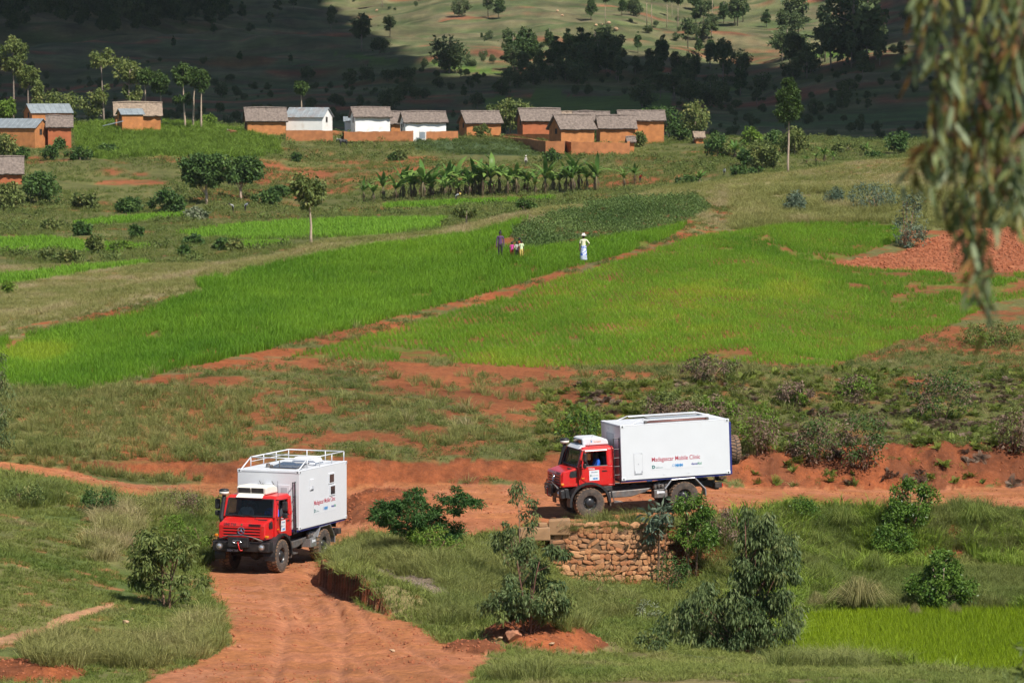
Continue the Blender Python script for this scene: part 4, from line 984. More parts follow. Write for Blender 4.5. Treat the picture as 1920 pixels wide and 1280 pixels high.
def truck(label, loc, heading, pitch, roll, kind):
    e = empty('truck', loc, heading, label, 'truck', 'red and white mobile clinic trucks')
    e.rotation_euler = Euler((roll, pitch, heading), 'XYZ')
    WB = 3.85
    # chassis
    b = MB()
    for s in (-1, 1): b.box(-5.35, 0.85, s*.42-.045, s*.42+.045, .88, 1.10)
    for x in (-5.2, -4.3, -3.2, -2.2, -1.2, 0.5): b.box(x-.06, x+.06, -.375, .375, .90, 1.07)
    ch = b.build('chassis', M['frame'], e, bevel=.01)
    b = MB()
    for x in (0, -WB): b.tube([(x, -.85, .60), (x, .85, .60)], .085, 10); b.lathe([(0, -.2), (.17, -.12), (.21, 0), (.17, .12), (0, .2)], (x, .08, .60), 'y', 14)
    b.tube([(0, .08, .62), (-1.9, .0, .80), (-WB, .08, .62)], .05, 8)
    for x in (0.25, -WB+.25):
        for s in (-1, 1): b.tube([(x-.25, s*.55, .60), (x-.25, s*.55, .98)], .085, 10)
    b.build('axles', M['frame'], e)
    for x in (0, -WB):
        for s in (-1, 1): wheel(e, 'wheel', (x, s*.93, .60), out=s)
    # lower skirt, tanks and boxes
    b = MB(); b.prism([(-.80, .72), (-.80, .98), (-2.0, 1.0), (-2.55, 1.02), (-2.3, .86), (-1.7, .72)], .70, .98); b.build('fuel_tank', M['steel'], e, bevel=.03); b = MB(); b.prism([(-.80, .72), (-.80, .98), (-2.0, 1.0), (-1.7, .72)], -.98, -.70)
    b.build('fuel_tank', M['steel'], e, bevel=.03)
    b = MB(); b.prism([(-2.62, .62), (-2.62, .93), (-3.10, .96), (-3.16, .90), (-3.16, .62)], .72, 1.10); tb = b.build('tool_box', M['alu'] if kind == 'A' else M['steel'], e, bevel=.015)
    b = MB(); b.box(-3.05, -2.75, 1.101, 1.104, .80, .88); b.box(-2.80, -2.73, 1.104, 1.107, .78, .90); b.build('notice', M['sticker'], tb)
    b = MB()
    for k in range(4): b.lathe([(0, -.13), (.07, -.12), (.085, 0), (.07, .12), (0, .13)], (-2.70 - .15*k, .95, 1.06 + .03*(k % 2)), 'z', 10)
    b.tube([(-2.6, .9, 1.0), (-3.2, .9, 1.02)], .03, 6); b.tube([(-2.65, 1.02, 1.10), (-3.15, 1.02, 1.16)], .018, 6)
    b.build('air_valves', M['steel'], e, smooth=True)
    # rear mudguards, rear lamps
    for s in (-1, 1):
        pr = [(.80, .98), (.52, 1.32), (-.42, 1.34), (-.86, .86), (-.86, .62)]
        b = MB(); y0, y1 = s*.72, s*1.16
        for (a, c2) in zip(pr[:-1], pr[1:]):
            x0, z0, x1, z1 = a[0]-WB, a[1], c2[0]-WB, c2[1]
            b.hexa([(x0, min(y0,y1), z0-.02), (x0, max(y0,y1), z0-.02), (x1, max(y0,y1), z1-.02), (x1, min(y0,y1), z1-.02), (x0, min(y0,y1), z0), (x0, max(y0,y1), z0), (x1, max(y0,y1), z1), (x1, min(y0,y1), z1)])
        for (a, c2) in zip(pr[:-1], pr[1:]): b.tube([(a[0]-WB, s*1.16, a[1]-.02), (c2[0]-WB, s*1.16, c2[1]-.02)], .028, 6)
        b.build('rear_mudguard', M['alu'], e)
        b = MB(); b.box(-5.40, -5.12, s*.98-.16, s*.98+.16, .86, 1.06); bb = b.build('lamp_bracket', M['frame'], e, bevel=.01)
        b = MB(); b.box(-5.445, -5.405, s*.98-.13, s*.98+.13, .89, 1.02); b.build('tail_lamp', M['redlamp'], e, bevel=.008)
    b = MB(); b.box(-5.32, -5.16, -1.0, 1.0, .78, .86); b.box(-5.36, -5.30, .55, .95, 1.10, 1.28); b.box(-5.36, -5.30, -.95, -.55, 1.10, 1.28); b.build('rear_bumper', M['frame'], e, bevel=.01)
    # front bumper, winch, lamps
    b = MB(); b.prism([(.98, .84), (1.16, .82), (1.18, 1.16), (.98, 1.18)], -1.10, 1.10); bp = b.build('bumper', M['black'], e, bevel=.03)
    b = MB(); b.box(1.185, 1.34, -.42, .36, 1.00, 1.34); wn = b.build('winch', M['black'], e, bevel=.015)
    b = MB(); b.tube([(1.36, -.22, 1.20), (1.36, -.20, 1.24), (1.36, .06, 1.24), (1.36, .10, 1.20), (1.36, .06, 1.15), (1.36, -.20, 1.15), (1.36, -.22, 1.20)], .018, 6)
    b.build('cable_guide', M['chrome'], wn, smooth=True)
    b = MB(); b.tube([(1.37, -.02, 1.19), (1.38, .02, 1.05), (1.40, .06, .94), (1.37, .10, .88), (1.35, .16, .90)], .022, 6); b.build('hook_strap', M['redlamp'], wn, smooth=True)
    b = MB(); b.tube([(1.22, -.9, 1.22), (1.26, -.4, 1.40), (1.24, .1, 1.42), (1.26, .5, 1.36), (1.24, .9, 1.24)], .02, 6); b.tube([(1.2, .45, 1.22), (1.24, .60, 1.33), (1.2, .85, 1.20)], .03, 6)
    b.build('winch_cable', M['steel'], wn, smooth=True)
    for s in (-1, 1):
        b = MB(); b.lathe([(0, .035), (.075, .03), (.10, .0), (.10, -.02)], (1.178, s*.82, 1.0), 'x', 20); hl = b.build('headlight', M['lens'], e, smooth=True)
        b = MB(); b.lathe([(.10, -.01), (.125, -.01), (.125, .022), (.10, .022)], (1.178, s*.82, 1.0), 'x', 20); b.build('lamp_ring', M['steel'], hl)
        b = MB(); b.box(1.0, 1.12, s*.98-.06, s*.98+.06, 1.33, 1.42); b.build('indicator', M['orange'], e, bevel=.02)
        b = MB(); b.box(.18, .30, s*1.045-.008 if s > 0 else -1.06, s*1.045+.022 if s > 0 else -1.04, 1.545, 1.585); b.build('side_marker', M['orange'], e, bevel=.008)
    b = MB(); b.box(1.19, 1.205, -.58, -.06, .80, .93); pl = b.build('number_plate', M['ink'], e)
    text_obj('plate_number', '8604 TAR', .105, M['seam'], pl, (1.208, -.50, .83), (math.pi/2, 0, math.pi/2), bold=.002)
    # bonnet: sloping nose with slatted front
    H1, H0 = .93, .90       # half widths rear, front
    b = MB()
    b.hexa([(.34, -H1, 1.24), (1.06, -H0, 1.24), (1.06, H0, 1.24), (.34, H1, 1.24), (.34, -H1, 2.00), (1.00, -H0+.04, 1.84), (1.00, H0-.04, 1.84), (.34, H1, 2.00)])
    hood = b.build('bonnet', M['red'], e, bevel=.045, seg=3)
    b = MB(); b.box(1.045, 1.066, -.70, .70, 1.30, 1.72); gr = b.build('grille', M['ink'], e)
    for k in range(4):
        z = 1.325 + k * .105
        b = MB(); b.prism([(1.055, z), (1.098, z + .012), (1.098, z + .055), (1.055, z + .068)], -.72, .72); b.build('slat', M['red'], gr, bevel=.008)
    for s in (-1, 1):
        b = MB(); b.box(1.05, 1.088, s*.80-.085, s*.80+.085, 1.27, 1.76); b.build('grille_side', M['red'], gr, bevel=.02)
    b = MB(); b.hexa([(1.03, -.88, 1.715), (1.085, -.88, 1.715), (1.085, .88, 1.715), (1.03, .88, 1.715), (1.0, -.87, 1.835), (1.04, -.87, 1.822), (1.04, .87, 1.822), (1.0, .87, 1.835)]); b.build('nose_panel', M['red'], gr, bevel=.012)
    b = MB()
    for k in range(20):
        a, a2 = 2*math.pi*k/20, 2*math.pi*(k+1)/20
        b.tube([(1.115, .125*math.cos(a), 1.56+.125*math.sin(a)), (1.115, .125*math.cos(a2), 1.56+.125*math.sin(a2))], .016, 6, cap=False)
    for k in range(3):
        a = math.pi/2 + k*2*math.pi/3
        tip = (1.118, .118*math.cos(a), 1.56+.118*math.sin(a))
        l = (1.118, .028*math.cos(a+1.05), 1.56+.028*math.sin(a+1.05)); r2 = (1.118, .028*math.cos(a-1.05), 1.56+.028*math.sin(a-1.05))
        b.add([tip, l, (1.135, 0, 1.56), r2, (1.105, 0, 1.56)], [(0, 1, 2), (0, 2, 3), (0, 3, 4), (0, 4, 1)])
    b.build('emblem', M['chrome'], gr)
    b = MB(); b.lathe([(.0, .006), (.04, .004), (.042, 0)], (1.068, 0, 1.775), 'x', 12); b.build('badge', M['chrome'], gr)
    if kind == 'A':
        text_obj('lettering', 'UNI 710', .125, M['ink'], gr, (1.080, -.70, 1.738), (math.radians(68), 0, math.pi/2), bold=.006, spacing=1.1)
    for (x0, y0, y1) in ((.60, .30, .80), (.66, .48, .80)):
        b = MB(); z = 2.0 - (x0 - .34) * (.16 / .66); b.hexa([(x0, y0, z-.01), (x0+.04, y0, z-.02), (x0+.04, y1, z-.02), (x0, y1, z-.01), (x0, y0, z+.012), (x0+.04, y0, z+.004), (x0+.04, y1, z+.004), (x0, y1, z+.012)]); b.build('bonnet_vent', M['ink'], hood)
    for k in range(3):
        b = MB(); b.box(1.076 - .012*k, 1.092 - .012*k, .28, .74, 1.735 + .03*k, 1.75 + .03*k); b.build('nose_vent', M['ink'], gr)
    for s in (-1, 1):
        b = MB(); b.prism([(.44, 1.62), (.70, 1.62), (.74, 1.70), (.70, 1.84), (.50, 1.88), (.44, 1.80)], s*.925 - .012, s*.925 + .012); b.build('side_vent', M['black'], hood)
    # cab
    b = MB(); b.hexa([(.38, -1.03, 1.24), (.38, 1.03, 1.24), (-1.05, 1.03, 1.24), (-1.05, -1.03, 1.24), (.42, -1.03, 2.02), (.42, 1.03, 2.02), (-1.05, 1.03, 2.02), (-1.05, -1.03, 2.02)])
    # hollow tub: outer skin only (floor, sides, rear)
    tub = MB()
    tub.box(-1.05, .38, -1.03, 1.03, 1.22, 1.28); tub.box(.33, .40, -1.03, 1.03, 1.281, 2.0)
    for s in (-1, 1): tub.box(-1.05, .329, s*1.03 - (.05 if s > 0 else 0), s*1.03 + (0 if s > 0 else .05), 1.281, 1.99)
    tub.box(-1.05, -1.0, -.979, .979, 1.281, 2.60)
    cab = tub.build('cab', M['red'], e, bevel=.02)
    def post(p0, p1, w_, d_, nm='pillar'):
        q = MB(); (x0, y0, z0), (x1, y1, z1) = p0, p1
        q.hexa([(x0-w_, y0-d_, z0), (x0+w_, y0-d_, z0), (x0+w_, y0+d_, z0), (x0-w_, y0+d_, z0), (x1-w_, y1-d_, z1), (x1+w_, y1-d_, z1), (x1+w_, y1+d_, z1), (x1-w_, y1+d_, z1)])
        return q.build(nm, M['red'], cab, bevel=.015)
    for s in (-1, 1):
        post((.40, s*.985, 1.99), (.18, s*.93, 2.66), .045, .05); post((-.86, s*1.0, 1.99), (-.86, s*.94, 2.66), .06, .045); post((-1.01, s*1.0, 1.99), (-1.01, s*.94, 2.66), .05, .045)
        q = MB(); q.hexa([(-1.0, s*1.0-.02, 1.995), (-.86, s*1.0-.02, 1.995), (-.86, s*1.0+.02, 1.995), (-1.0, s*1.0+.02, 1.995), (-1.0, s*.945-.02, 2.655), (-.86, s*.945-.02, 2.655), (-.86, s*.945+.02, 2.655), (-1.0, s*.945+.02, 2.655)]); q.build('corner_panel', M['red'], cab)
    b = MB(); b.hexa([(-1.08, -.99, 2.62), (.24, -.99, 2.62), (.24, .99, 2.62), (-1.08, .99, 2.62), (-1.03, -.88, 2.75), (.14, -.88, 2.75), (.14, .88, 2.75), (-1.03, .88, 2.75)]); b.build('roof', M['red'], e, bevel=.04, seg=3)
    # windscreen, frame, wipers
    b = MB(); A = [(.405, -.92, 2.03), (.405, .92, 2.03), (.215, .87, 2.62), (.215, -.87, 2.62)]
    b.hexa([A[0], A[1], (A[1][0]+.012, A[1][1], A[1][2]), (A[0][0]+.012, A[0][1], A[0][2]), A[3], A[2], (A[2][0]+.012, A[2][1], A[2][2]), (A[3][0]+.012, A[3][1], A[3][2])]); ws = b.build('windscreen', M['glass'], e)
    b = MB()
    for i in range(4):
        p0, p1 = A[i], A[(i+1) % 4]; b.tube([(p0[0]+.01, p0[1], p0[2]), (p1[0]+.01, p1[1], p1[2])], .03, 6)
    b.build('windscreen_seal', M['ink'], ws)
    for (y0, y1) in ((-.15, -.75), (.30, -.25)):
        b = MB(); b.tube([(.50, y0, 1.99), (.46, y0 - .12, 2.03), (.425, y1, 2.07)], .014, 5); b.build('wiper', M['ink'], ws)
    # doors
    for s in (-1, 1):
        yo = s*1.035; y0, y1 = min(yo, yo + s*.02), max(yo, yo + s*.02)
        b = MB(); b.prism([(.27, 1.50), (.27, 2.0), (-.80, 2.0), (-.80, 1.27), (-.40, 1.27), (.10, 1.40)], y0, y1); d = b.build('door', M['red'], e, bevel=.008)
        b = MB()
        for (p0, p1) in (((.27, 2.0), (.10, 2.60)), ((.10, 2.60), (-.78, 2.60)), ((-.78, 2.60), (-.78, 2.0))):
            b.tube([(p0[0], s*(1.03 - .09*(p0[1]-2)), p0[1]), (p1[0], s*(1.03 - .09*(p1[1]-2)), p1[1])], .035, 6)
        b.build('window_frame', M['red'], d)
        b = MB(); b.tube([(.06, s*1.03, 2.0), (.02, s*.985, 2.58)], .014, 5); b.tube([(.24, s*1.045, 2.015), (-.77, s*1.045, 2.015)], .02, 5); b.build('window_seal', M['ink'], d)
        if s < 0:
            b = MB(); b.hexa([(.26, s*1.02, 2.01), (.26, s*1.03, 2.01), (-.77, s*1.03, 2.01), (-.77, s*1.02, 2.01), (.10, s*.97, 2.58), (.10, s*.98, 2.58), (-.77, s*.98, 2.58), (-.77, s*.97, 2.58)]); b.build('door_glass', M['glass'], d)
        b = MB(); b.box(-.74, -.54, y0 - .004 if s < 0 else y1 - .002, y0 + .002 if s < 0 else y1 + .018, 1.79, 1.83); b.box(-.68, -.61, y0 - .02 if s < 0 else y1 + .018, y0 - .004 if s < 0 else y1 + .026, 1.80, 1.825); b.build('door_handle', M['ink'], d)
        if s > 0:
            yy = y1 + .002
            b = MB(); b.box(-.42, -.02, yy - .003, yy, 1.46, 1.86); st = b.build('sticker', M['sticker'], d)
            RR = (math.pi/2, 0, math.pi)
            text_obj('emblem', '4ever', .075, M['navy'], st, (-.09, yy + .002, 1.76), RR, shear=.25); text_obj('emblem', 'Rid', .075, M['leafg'], st, (-.255, yy + .002, 1.76), RR)
            text_obj('emblem', 'D', .085, M['teal'], st, (-.05, yy + .002, 1.625), RR, bold=.004)
            b = MB(); b.box(-.38, -.13, yy + .001, yy + .003, 1.645, 1.656); b.build('emblem_line', M['teal'], st)
            text_obj('emblem', 'MHM', .085, M['sky'], st, (-.16, yy + .002, 1.505), RR, bold=.005)
            text_obj('lettering', 'Unimog', .075, M['sticker'], d, (.0, yy, 1.90), RR, bold=.003); text_obj('lettering', 'U5000', .05, M['ink'], d, (-.56, yy, 1.90), RR)
    # mirrors
    for s in (-1, 1):
        b = MB(); b.box(.18, .28, s*1.32-.10, s*1.32+.10, 2.22, 2.58); mr = b.build('mirror', M['black'], e, bevel=.04)
        b = MB(); b.box(.18, .29, s*1.32-.10, s*1.32+.10, 1.98, 2.17); b.build('wide_mirror', M['black'], mr, bevel=.04)
        b = MB(); b.tube([(.24, s*.98, 2.62), (.23, s*1.31, 2.63), (.23, s*1.31, 1.95), (.30, s*1.0, 1.93)], .018, 6); b.build('mirror_arm', M['black'], mr)
    # front wheel arches
    for s in (-1, 1):
        y0, y1 = s*.74, s*1.16
        b = MB(); seg = 16; vs = []; fs = []
        for k in range(seg + 1):
            a = math.radians(-8 + 188 * k / seg)
            for (r_, yy) in ((.82, y0), (.82, y1), (.73, y1), (.79, y0)):
                xx, zz = r_*math.cos(a)*1.02, .60 + r_*math.sin(a)*.99
                vs.append((xx, yy, zz))
        for k in range(seg):
            for j in range(4): fs.append((k*4+j, k*4+(j+1) % 4, (k+1)*4+(j+1) % 4, (k+1)*4+j))
        fs += [(0, 1, 2, 3), (seg*4+3, seg*4+2, seg*4+1, seg*4)]
        b.add(vs, fs); b.build('wheel_arch', M['black'], e)
        b = MB(); b.prism([(.98, .86), (1.02, 1.22), (.86, 1.2), (.80, .80)], min(s*.80, s*1.13), max(s*.80, s*1.13)); b.build('arch_end', M['black'], e, bevel=.02)
        b = MB(); b.box(-.85, -.80, min(s*.80, s*1.12), max(s*.80, s*1.12), .44, .66); b.build('mud_flap', M['tyre'], e)
        b = MB(); b.tube([(-.92, s*1.0, 1.0), (-.98, s*1.08, .62), (-1.25, s*1.08, .58)], .022, 6); b.box(-1.30, -.95, s*1.08-.09, s*1.08+.09, .555, .585); b.build('step', M['steel'], e)
        b = MB(); b.box(-.95, -.55, s*.9-.12, s*.9+.12, 1.02, 1.20); b.build('battery_box', M['frame'], e, bevel=.02)
    # snorkel on the off side
    b = MB(); b.tube([(.50, -1.0, 1.70), (.50, -1.06, 1.95), (.30, -1.04, 2.62), (.29, -1.04, 2.78)], [.09, .085, .075, .07], 10); sn = b.build('snorkel', M['black'], e, smooth=True)
    b = MB(); b.lathe([(.07, 2.74), (.17, 2.78), (.175, 2.86), (.15, 2.87)], (.29, -1.04, 0), 'z', 18); b.build('snorkel_collar', M['cream'], sn, smooth=True)
    b = MB(); b.lathe([(.175, 2.868), (.185, 2.92), (.12, 2.96), (0, 2.965)], (.29, -1.04, 0), 'z', 18); b.build('snorkel_cap', M['ink'], sn, smooth=True)
    # roof air conditioner and sun visor
    vy0, vy1 = (-.60, .45) if kind == 'A' else (-.80, .70)
    b = MB(); b.hexa([(.18, vy0, 2.69), (.29, vy0, 2.665), (.29, vy1, 2.665), (.18, vy1, 2.69), (-.06, vy0+.04, 2.765), (.13, vy0+.05, 2.81), (.13, vy1-.05, 2.81), (-.06, vy1-.04, 2.765)]); b.build('sun_visor', M['white'] if kind == 'B' else M['cream'], e, bevel=.02)
    b = MB(); b.prism([(.02, 2.76), (.06, 3.03), (-.10, 3.07), (-.72, 3.06), (-.98, 2.95), (-1.03, 2.76)], -.66, .50); ac = b.build('air_conditioner', M['white'] if kind == 'B' else M['cream'], e, bevel=.05, seg=3)
    for (y0, y1) in ((-.58, -.12), (-.06, .40)):
        b = MB(); b.hexa([(.030, y0, 2.82), (.060, y0, 2.82), (.060, y1, 2.82), (.030, y1, 2.82), (.055, y0, 3.0), (.085, y0, 3.0), (.085, y1, 3.0), (.055, y1, 3.0)]); b.build('cooler_grille', M['dark_glass'], ac)
    b = MB(); b.tube([(-.05, .93, 2.70), (-.30, .80, 3.25)], .006, 4); b.build('aerial', M['ink'], e)
    if kind == 'B':
        text_obj('emblem', 'S', .11, M['sky'], ac, (-.30, .505, 2.88), (math.pi/2, 0, math.pi), bold=.003)
        text_obj('lettering', 'Kompakt', .075, M['orange'], ac, (-.42, .505, 2.88), (math.pi/2, 0, math.pi))
    # inside the cab
    b = MB(); b.hexa([(.32, -.95, 1.7), (.34, -.95, 1.7), (.34, .95, 1.7), (.32, .95, 1.7), (.05, -.95, 2.02), (.34, -.95, 2.06), (.34, .95, 2.06), (.05, .95, 2.02)]); b.build('dashboard', M['cab_in'], e, bevel=.03)
    b = MB()
    for k in range(18):
        a, a2 = 2*math.pi*k/18, 2*math.pi*(k+1)/18
        P = lambda q: (-.10 + .09*math.sin(q), .50 + .21*math.cos(q), 2.03 + .19*math.sin(q))
        b.tube([P(a), P(a2)], .018, 5, cap=False)
    b.tube([(-.10, .50, 2.03), (.10, .50, 1.9)], .03, 6); b.tube([(-.10, .29, 2.03), (-.10, .71, 2.03)], .014, 5); b.build('steering_wheel', M['cab_in'], e)
    for y in (-.50, .50):
        b = MB(); b.box(-.75, -.25, y-.25, y+.25, 1.55, 1.72); b.box(-.92, -.74, y-.25, y+.25, 1.60, 2.35); b.box(-.90, -.78, y-.13, y+.13, 2.36, 2.56); b.build('seat', M['seat'], e, bevel=.05)
    b = MB(); b.box(-.985, -.975, -.95, .95, 1.99, 2.6); b.build('rear_lining', M['cab_in'], cab)
    # ladder behind the cab
    b = MB(); lx0, lx1 = (-1.02, -1.24)
    for x in (lx0, lx1): b.tube([(x - .02, 1.06, 3.05 if kind == 'B' else 3.15), (x, 1.12, 1.26)], .020, 6)
    for z in (1.30, 1.62, 1.95, 2.28, 2.62, 3.03 if kind == 'B' else 3.13): b.tube([(lx0 - .01, 1.115 - .03*(z-1.26)/1.9, z), (lx1 - .01, 1.115 - .03*(z-1.26)/1.9, z)], .018, 6)
    b.build('ladder', M['black'], e)
    # clinic box
    x0, x1, hw, z0, z1 = -1.28, -5.73, 1.22, 1.40, 3.53
    b = MB(); b.box(x1, x0, -hw, hw, z0, z1); bx = b.build('clinic_box', M['white'], e, bevel=.012)
    b = MB(); b.box(x1 - .01, x0 + .01, -hw + .04, hw - .04, z0 - .075, z0 - .003); b.build('floor_rail', M['blue'], bx)
    def cast(x, y, z):
        q = MB(); q.box(x - .09, x + .09, y - .08, y + .08, z - .06, z + .06); c_ = q.build('corner_casting', M['white'], bx, bevel=.012)
        sx = 1 if x > -3 else -1; sy = 1 if y > 0 else -1
        h = MB(); h.box(x - .025, x + .025, y + sy*.0805 - .002, y + sy*.0805 + .002, z - .035, z + .030); h.box(x + sx*.0905 - .002, x + sx*.0905 + .002, y - .025, y + .025, z - .03, z + .03); h.build('casting_hole', M['ink'], c_)
    for x in (x0 - .08, x1 + .08):
        for y in (-hw + .07, hw - .07):
            for z in (z0 + .05, z1 - .05): cast(x, y, z)
    # edge strips along the sides, slightly proud
    q = MB(); q.box(x0 - .02, x0 + .012, -hw + .16, hw - .16, z1 - .075, z1 - .055); q.build('edge_seam', M['seam'], bx)
    q = MB(); q.box(x0 - .19, x0 - .185, hw, hw + .003, z0 + .12, z1 - .12) if False else q.box(x0 - .16, x1 + .16, hw - .002, hw + .004, z1 - .022, z1 - .012); q.build('edge_seam', M['seam'], bx)
    yl = hw + .004
    if kind == 'B':
        q = MB(); q.box(x0 - .52, x0 - .86, hw, hw + .010, z0 + .20, z0 + 1.02); ht = q.build('hatch', M['white'], bx)
        q = MB()
        for (a, c_, d_, f_) in ((x0-.515, x0-.522, z0+.20, z0+1.02), (x0-.858, x0-.865, z0+.20, z0+1.02), (x0-.52, x0-.86, z0+1.02, z0+1.027), (x0-.52, x0-.86, z0+.193, z0+.20)): q.box(min(a, c_), max(a, c_), hw+.001, hw+.013, d_, f_)
        q.tube([(x0-.55, hw+.03, z0+.34), (x0-.55, hw+.03, z0+.24), (x0-.83, hw+.03, z0+.24), (x0-.83, hw+.03, z0+.34)], .010, 5); q.box(x0-.71, x0-.675, hw+.01, hw+.02, z0+.58, z0+.62); q.box(x0-.84, x0-.80, hw+.01, hw+.02, z0+.985, z0+1.02); q.build('hatch_fittings', M['seam'], ht)
        q = MB(); q.box(x0-3.36, x0-1.20, hw, hw+.003, z0+.335, z0+.86); pn = q.build('name_panel', M['sticker'], bx)
        q = MB(); q.box(x0-3.365, x0-1.195, hw, hw+.002, z0+.33, z0+.334); q.build('panel_edge', M['seam'], pn)
        cargo_logo(pn, x0 - 1.24, z0 + .66, yl + .001, 1)
        for xx in (x0-1.72, x0-2.75):
            q = MB(); q.lathe([(.03, 0), (.03, .012), (0, .014)], (xx, hw, z0 + .15), 'y', 10); q.build('bolt', M['white'], bx)
        # rear door frame, spare wheel
        q = MB(); q.box(x1 - .09, x1 - .002, -hw + .02, hw - .02, z0 - .04, z1 - .12); q.build('rear_door', M['blue'], bx, bevel=.01)
        sw = wheel(e, 'spare_wheel', (x1 - .30, .62, 2.25), out=1); sw.rotation_euler = (0, 0, math.pi / 2)
        # low roof frame and awning tube
        q = MB()
        for s in (-1, 1):
            q.hexa([(x0-.6, s*.9-.03, z1), (x0-.5, s*.9-.03, z1), (x0-.5, s*.9+.03, z1), (x0-.6, s*.9+.03, z1), (x0-1.05, s*.9-.03, z1+.16), (x0-1.0, s*.9-.03, z1+.16), (x0-1.0, s*.9+.03, z1+.16), (x0-1.05, s*.9+.03, z1+.16)])
            q.box(x1+.62, x0-1.02, s*.9-.03, s*.9+.03, z1+.10, z1+.16)
            q.hexa([(x1+.62, s*.9-.03, z1+.10), (x1+.66, s*.9-.03, z1+.16), (x1+.66, s*.9+.03, z1+.16), (x1+.62, s*.9+.03, z1+.10), (x1+.16, s*.9-.03, z1+.0), (x1+.22, s*.9-.03, z1+.05), (x1+.22, s*.9+.03, z1+.05), (x1+.16, s*.9+.03, z1+.0)])
        q.build('roof_frame', M['white'], bx)
        q = MB(); q.box(x1+.7, x0-1.6, -.7, .7, z1+.04, z1+.09); q.build('solar_panel', M['dark_glass'], bx)
        q = MB(); q.tube([(x0-1.10, 1.08, z1+.06), (x0-3.65, 1.08, z1+.06)], .042, 10); aw = q.build('awning_tube', M['copper'], bx, smooth=True)
        for xx in (x0-1.08, x0-3.6):
            q = MB(); q.box(xx-.05, xx+.05, 1.0, 1.15, z1+.0, z1+.11); q.build('awning_clamp', M['steel'], aw)
        q = MB(); q.box(x0+.001, x0+.010, -.55, .35, z0+.85, z0+1.75); q.box(x0+.001, x0+.03, -.30, -.24, z1-.25, z1-.22); q.build('front_panel', M['seam'], bx)
    else:
        q = MB(); q.box(x0-3.43, x0-1.30, hw, hw+.003, z0+.42, z0+.97); pn = q.build('name_panel', M['sticker'], bx)
        q = MB(); q.box(x0-3.435, x0-1.295, hw, hw+.002, z0+.415, z0+.42); q.box(x0-1.30, x0-1.295, hw, hw+.0025, z0+.42, z0+.97); q.build('panel_edge', M['seam'], pn)
        cargo_logo(pn, x0 - 1.36, z0 + .77, yl + .001, 1)
        for (xx, zz) in ((x0-2.95, z0+1.62), (x0-3.05, z0+1.18)):
            q = MB(); q.box(xx-.27, xx+.27, hw, hw+.03, zz-.20, zz+.20); wn_ = q.build('window', M['white'], bx, bevel=.06, seg=3)
            q = MB(); q.box(xx-.205, xx+.205, hw+.022, hw+.036, zz-.15, zz+.15); q.build('pane', M['dark_glass'], wn_, bevel=.03)
        q = MB(); q.box(x0-1.30, x0-.95, hw, hw+.03, z0+1.35, z0+1.75); v_ = q.build('vent', M['white'], bx, bevel=.03)
        q = MB(); q.hexa([(x0-1.25, hw+.03, z0+1.39), (x0-1.0, hw+.03, z0+1.39), (x0-1.0, hw+.06, z0+1.39), (x0-1.25, hw+.06, z0+1.39), (x0-1.18, hw+.03, z0+1.52), (x0-1.07, hw+.03, z0+1.52), (x0-1.07, hw+.04, z0+1.52), (x0-1.18, hw+.04, z0+1.52)]); q.build('vent_hood', M['seam'], v_)
        # front wall fittings
        for (y0, y1, za, zb) in ((-.80, -.30, 1.20, 1.62), (.38, .85, 1.15, 1.62)):
            q = MB(); q.box(x0, x0+.02, y0, y1, z0+za, z0+zb); w2 = q.build('vent_panel', M['white'], bx, bevel=.01)
            q = MB(); q.box(x0+.018, x0+.024, y0+.12, y1-.10, z0+za+.08, z0+zb-.10); q.build('vent_mesh', M['seam'], w2)
        q = MB(); q.box(x0+.01, x0+.10, -.10, .18, z0+1.36, z0+1.66); q.build('lamp_box', M['white'], bx, bevel=.02)
        q = MB(); q.tube([(x0+.06, -.10, z0+1.42), (x0+.10, -.18, z0+1.66)], .012, 5); q.tube([(x0+.06, .28, z0+1.36), (x0+.06, .26, z0+1.60), (x0+.05, .16, z0+1.74)], .014, 5); q.tube([(x0+.06, -.25, z0+1.60), (x0+.05, -.33, z0+1.74)], .012, 5); q.build('cables', M['ink'], bx)
        # roof railing
        q = MB(); rz = z1 + .36; xa, xb, yy = x0 - .95, x1 + .05, 1.12
        q.tube([(xa, yy, rz), (xb, yy, rz), (xb, -yy, rz), (xa, -yy, rz)], .024, 6)
        q.tube([(xa, -yy, rz), (xa, yy, rz)], .024, 6)
        for s in (-1, 1):
            q.tube([(xa, s*yy, rz), (x0 - .12, s*yy, z1)], .024, 6)
            for k in range(4): xx = xa + (xb - xa) * k / 3; q.tube([(xx, s*yy, rz), (xx, s*yy, z1)], .020, 6)
            q.tube([(xa, s*yy, z1 + .20), (xb, s*yy, z1 + .20)], .012, 5) if s < 0 else None
        for k in (1, 2): q.tube([(xb, -yy + k*2*yy/3, rz), (xb, -yy + k*2*yy/3, z1)], .020, 6)
        q.tube([(xa - 1.2, -yy, rz), (xa - 1.2, yy, rz)], .02, 6)
        q.build('roof_rail', M['white'], bx, smooth=True)
        q = MB(); q.hexa([(x0-2.2, -.1, z1), (x0-3.0, -.1, z1), (x0-3.0, .95, z1), (x0-2.2, .95, z1), (x0-2.3, 0, z1+.30), (x0-2.9, 0, z1+.30), (x0-2.9, .85, z1+.30), (x0-2.3, .85, z1+.30)]); q.build('roof_cooler', M['white'], bx, bevel=.08, seg=3)
        q = MB(); q.hexa([(x0-.7, -.25, z1+.01), (x0-1.9, -.25, z1+.10), (x0-1.9, .80, z1+.10), (x0-.7, .80, z1+.01), (x0-.7, -.25, z1+.05), (x0-1.9, -.25, z1+.14), (x0-1.9, .80, z1+.14), (x0-.7, .80, z1+.05)]); q.build('solar_panel', M['dark_glass'], bx)
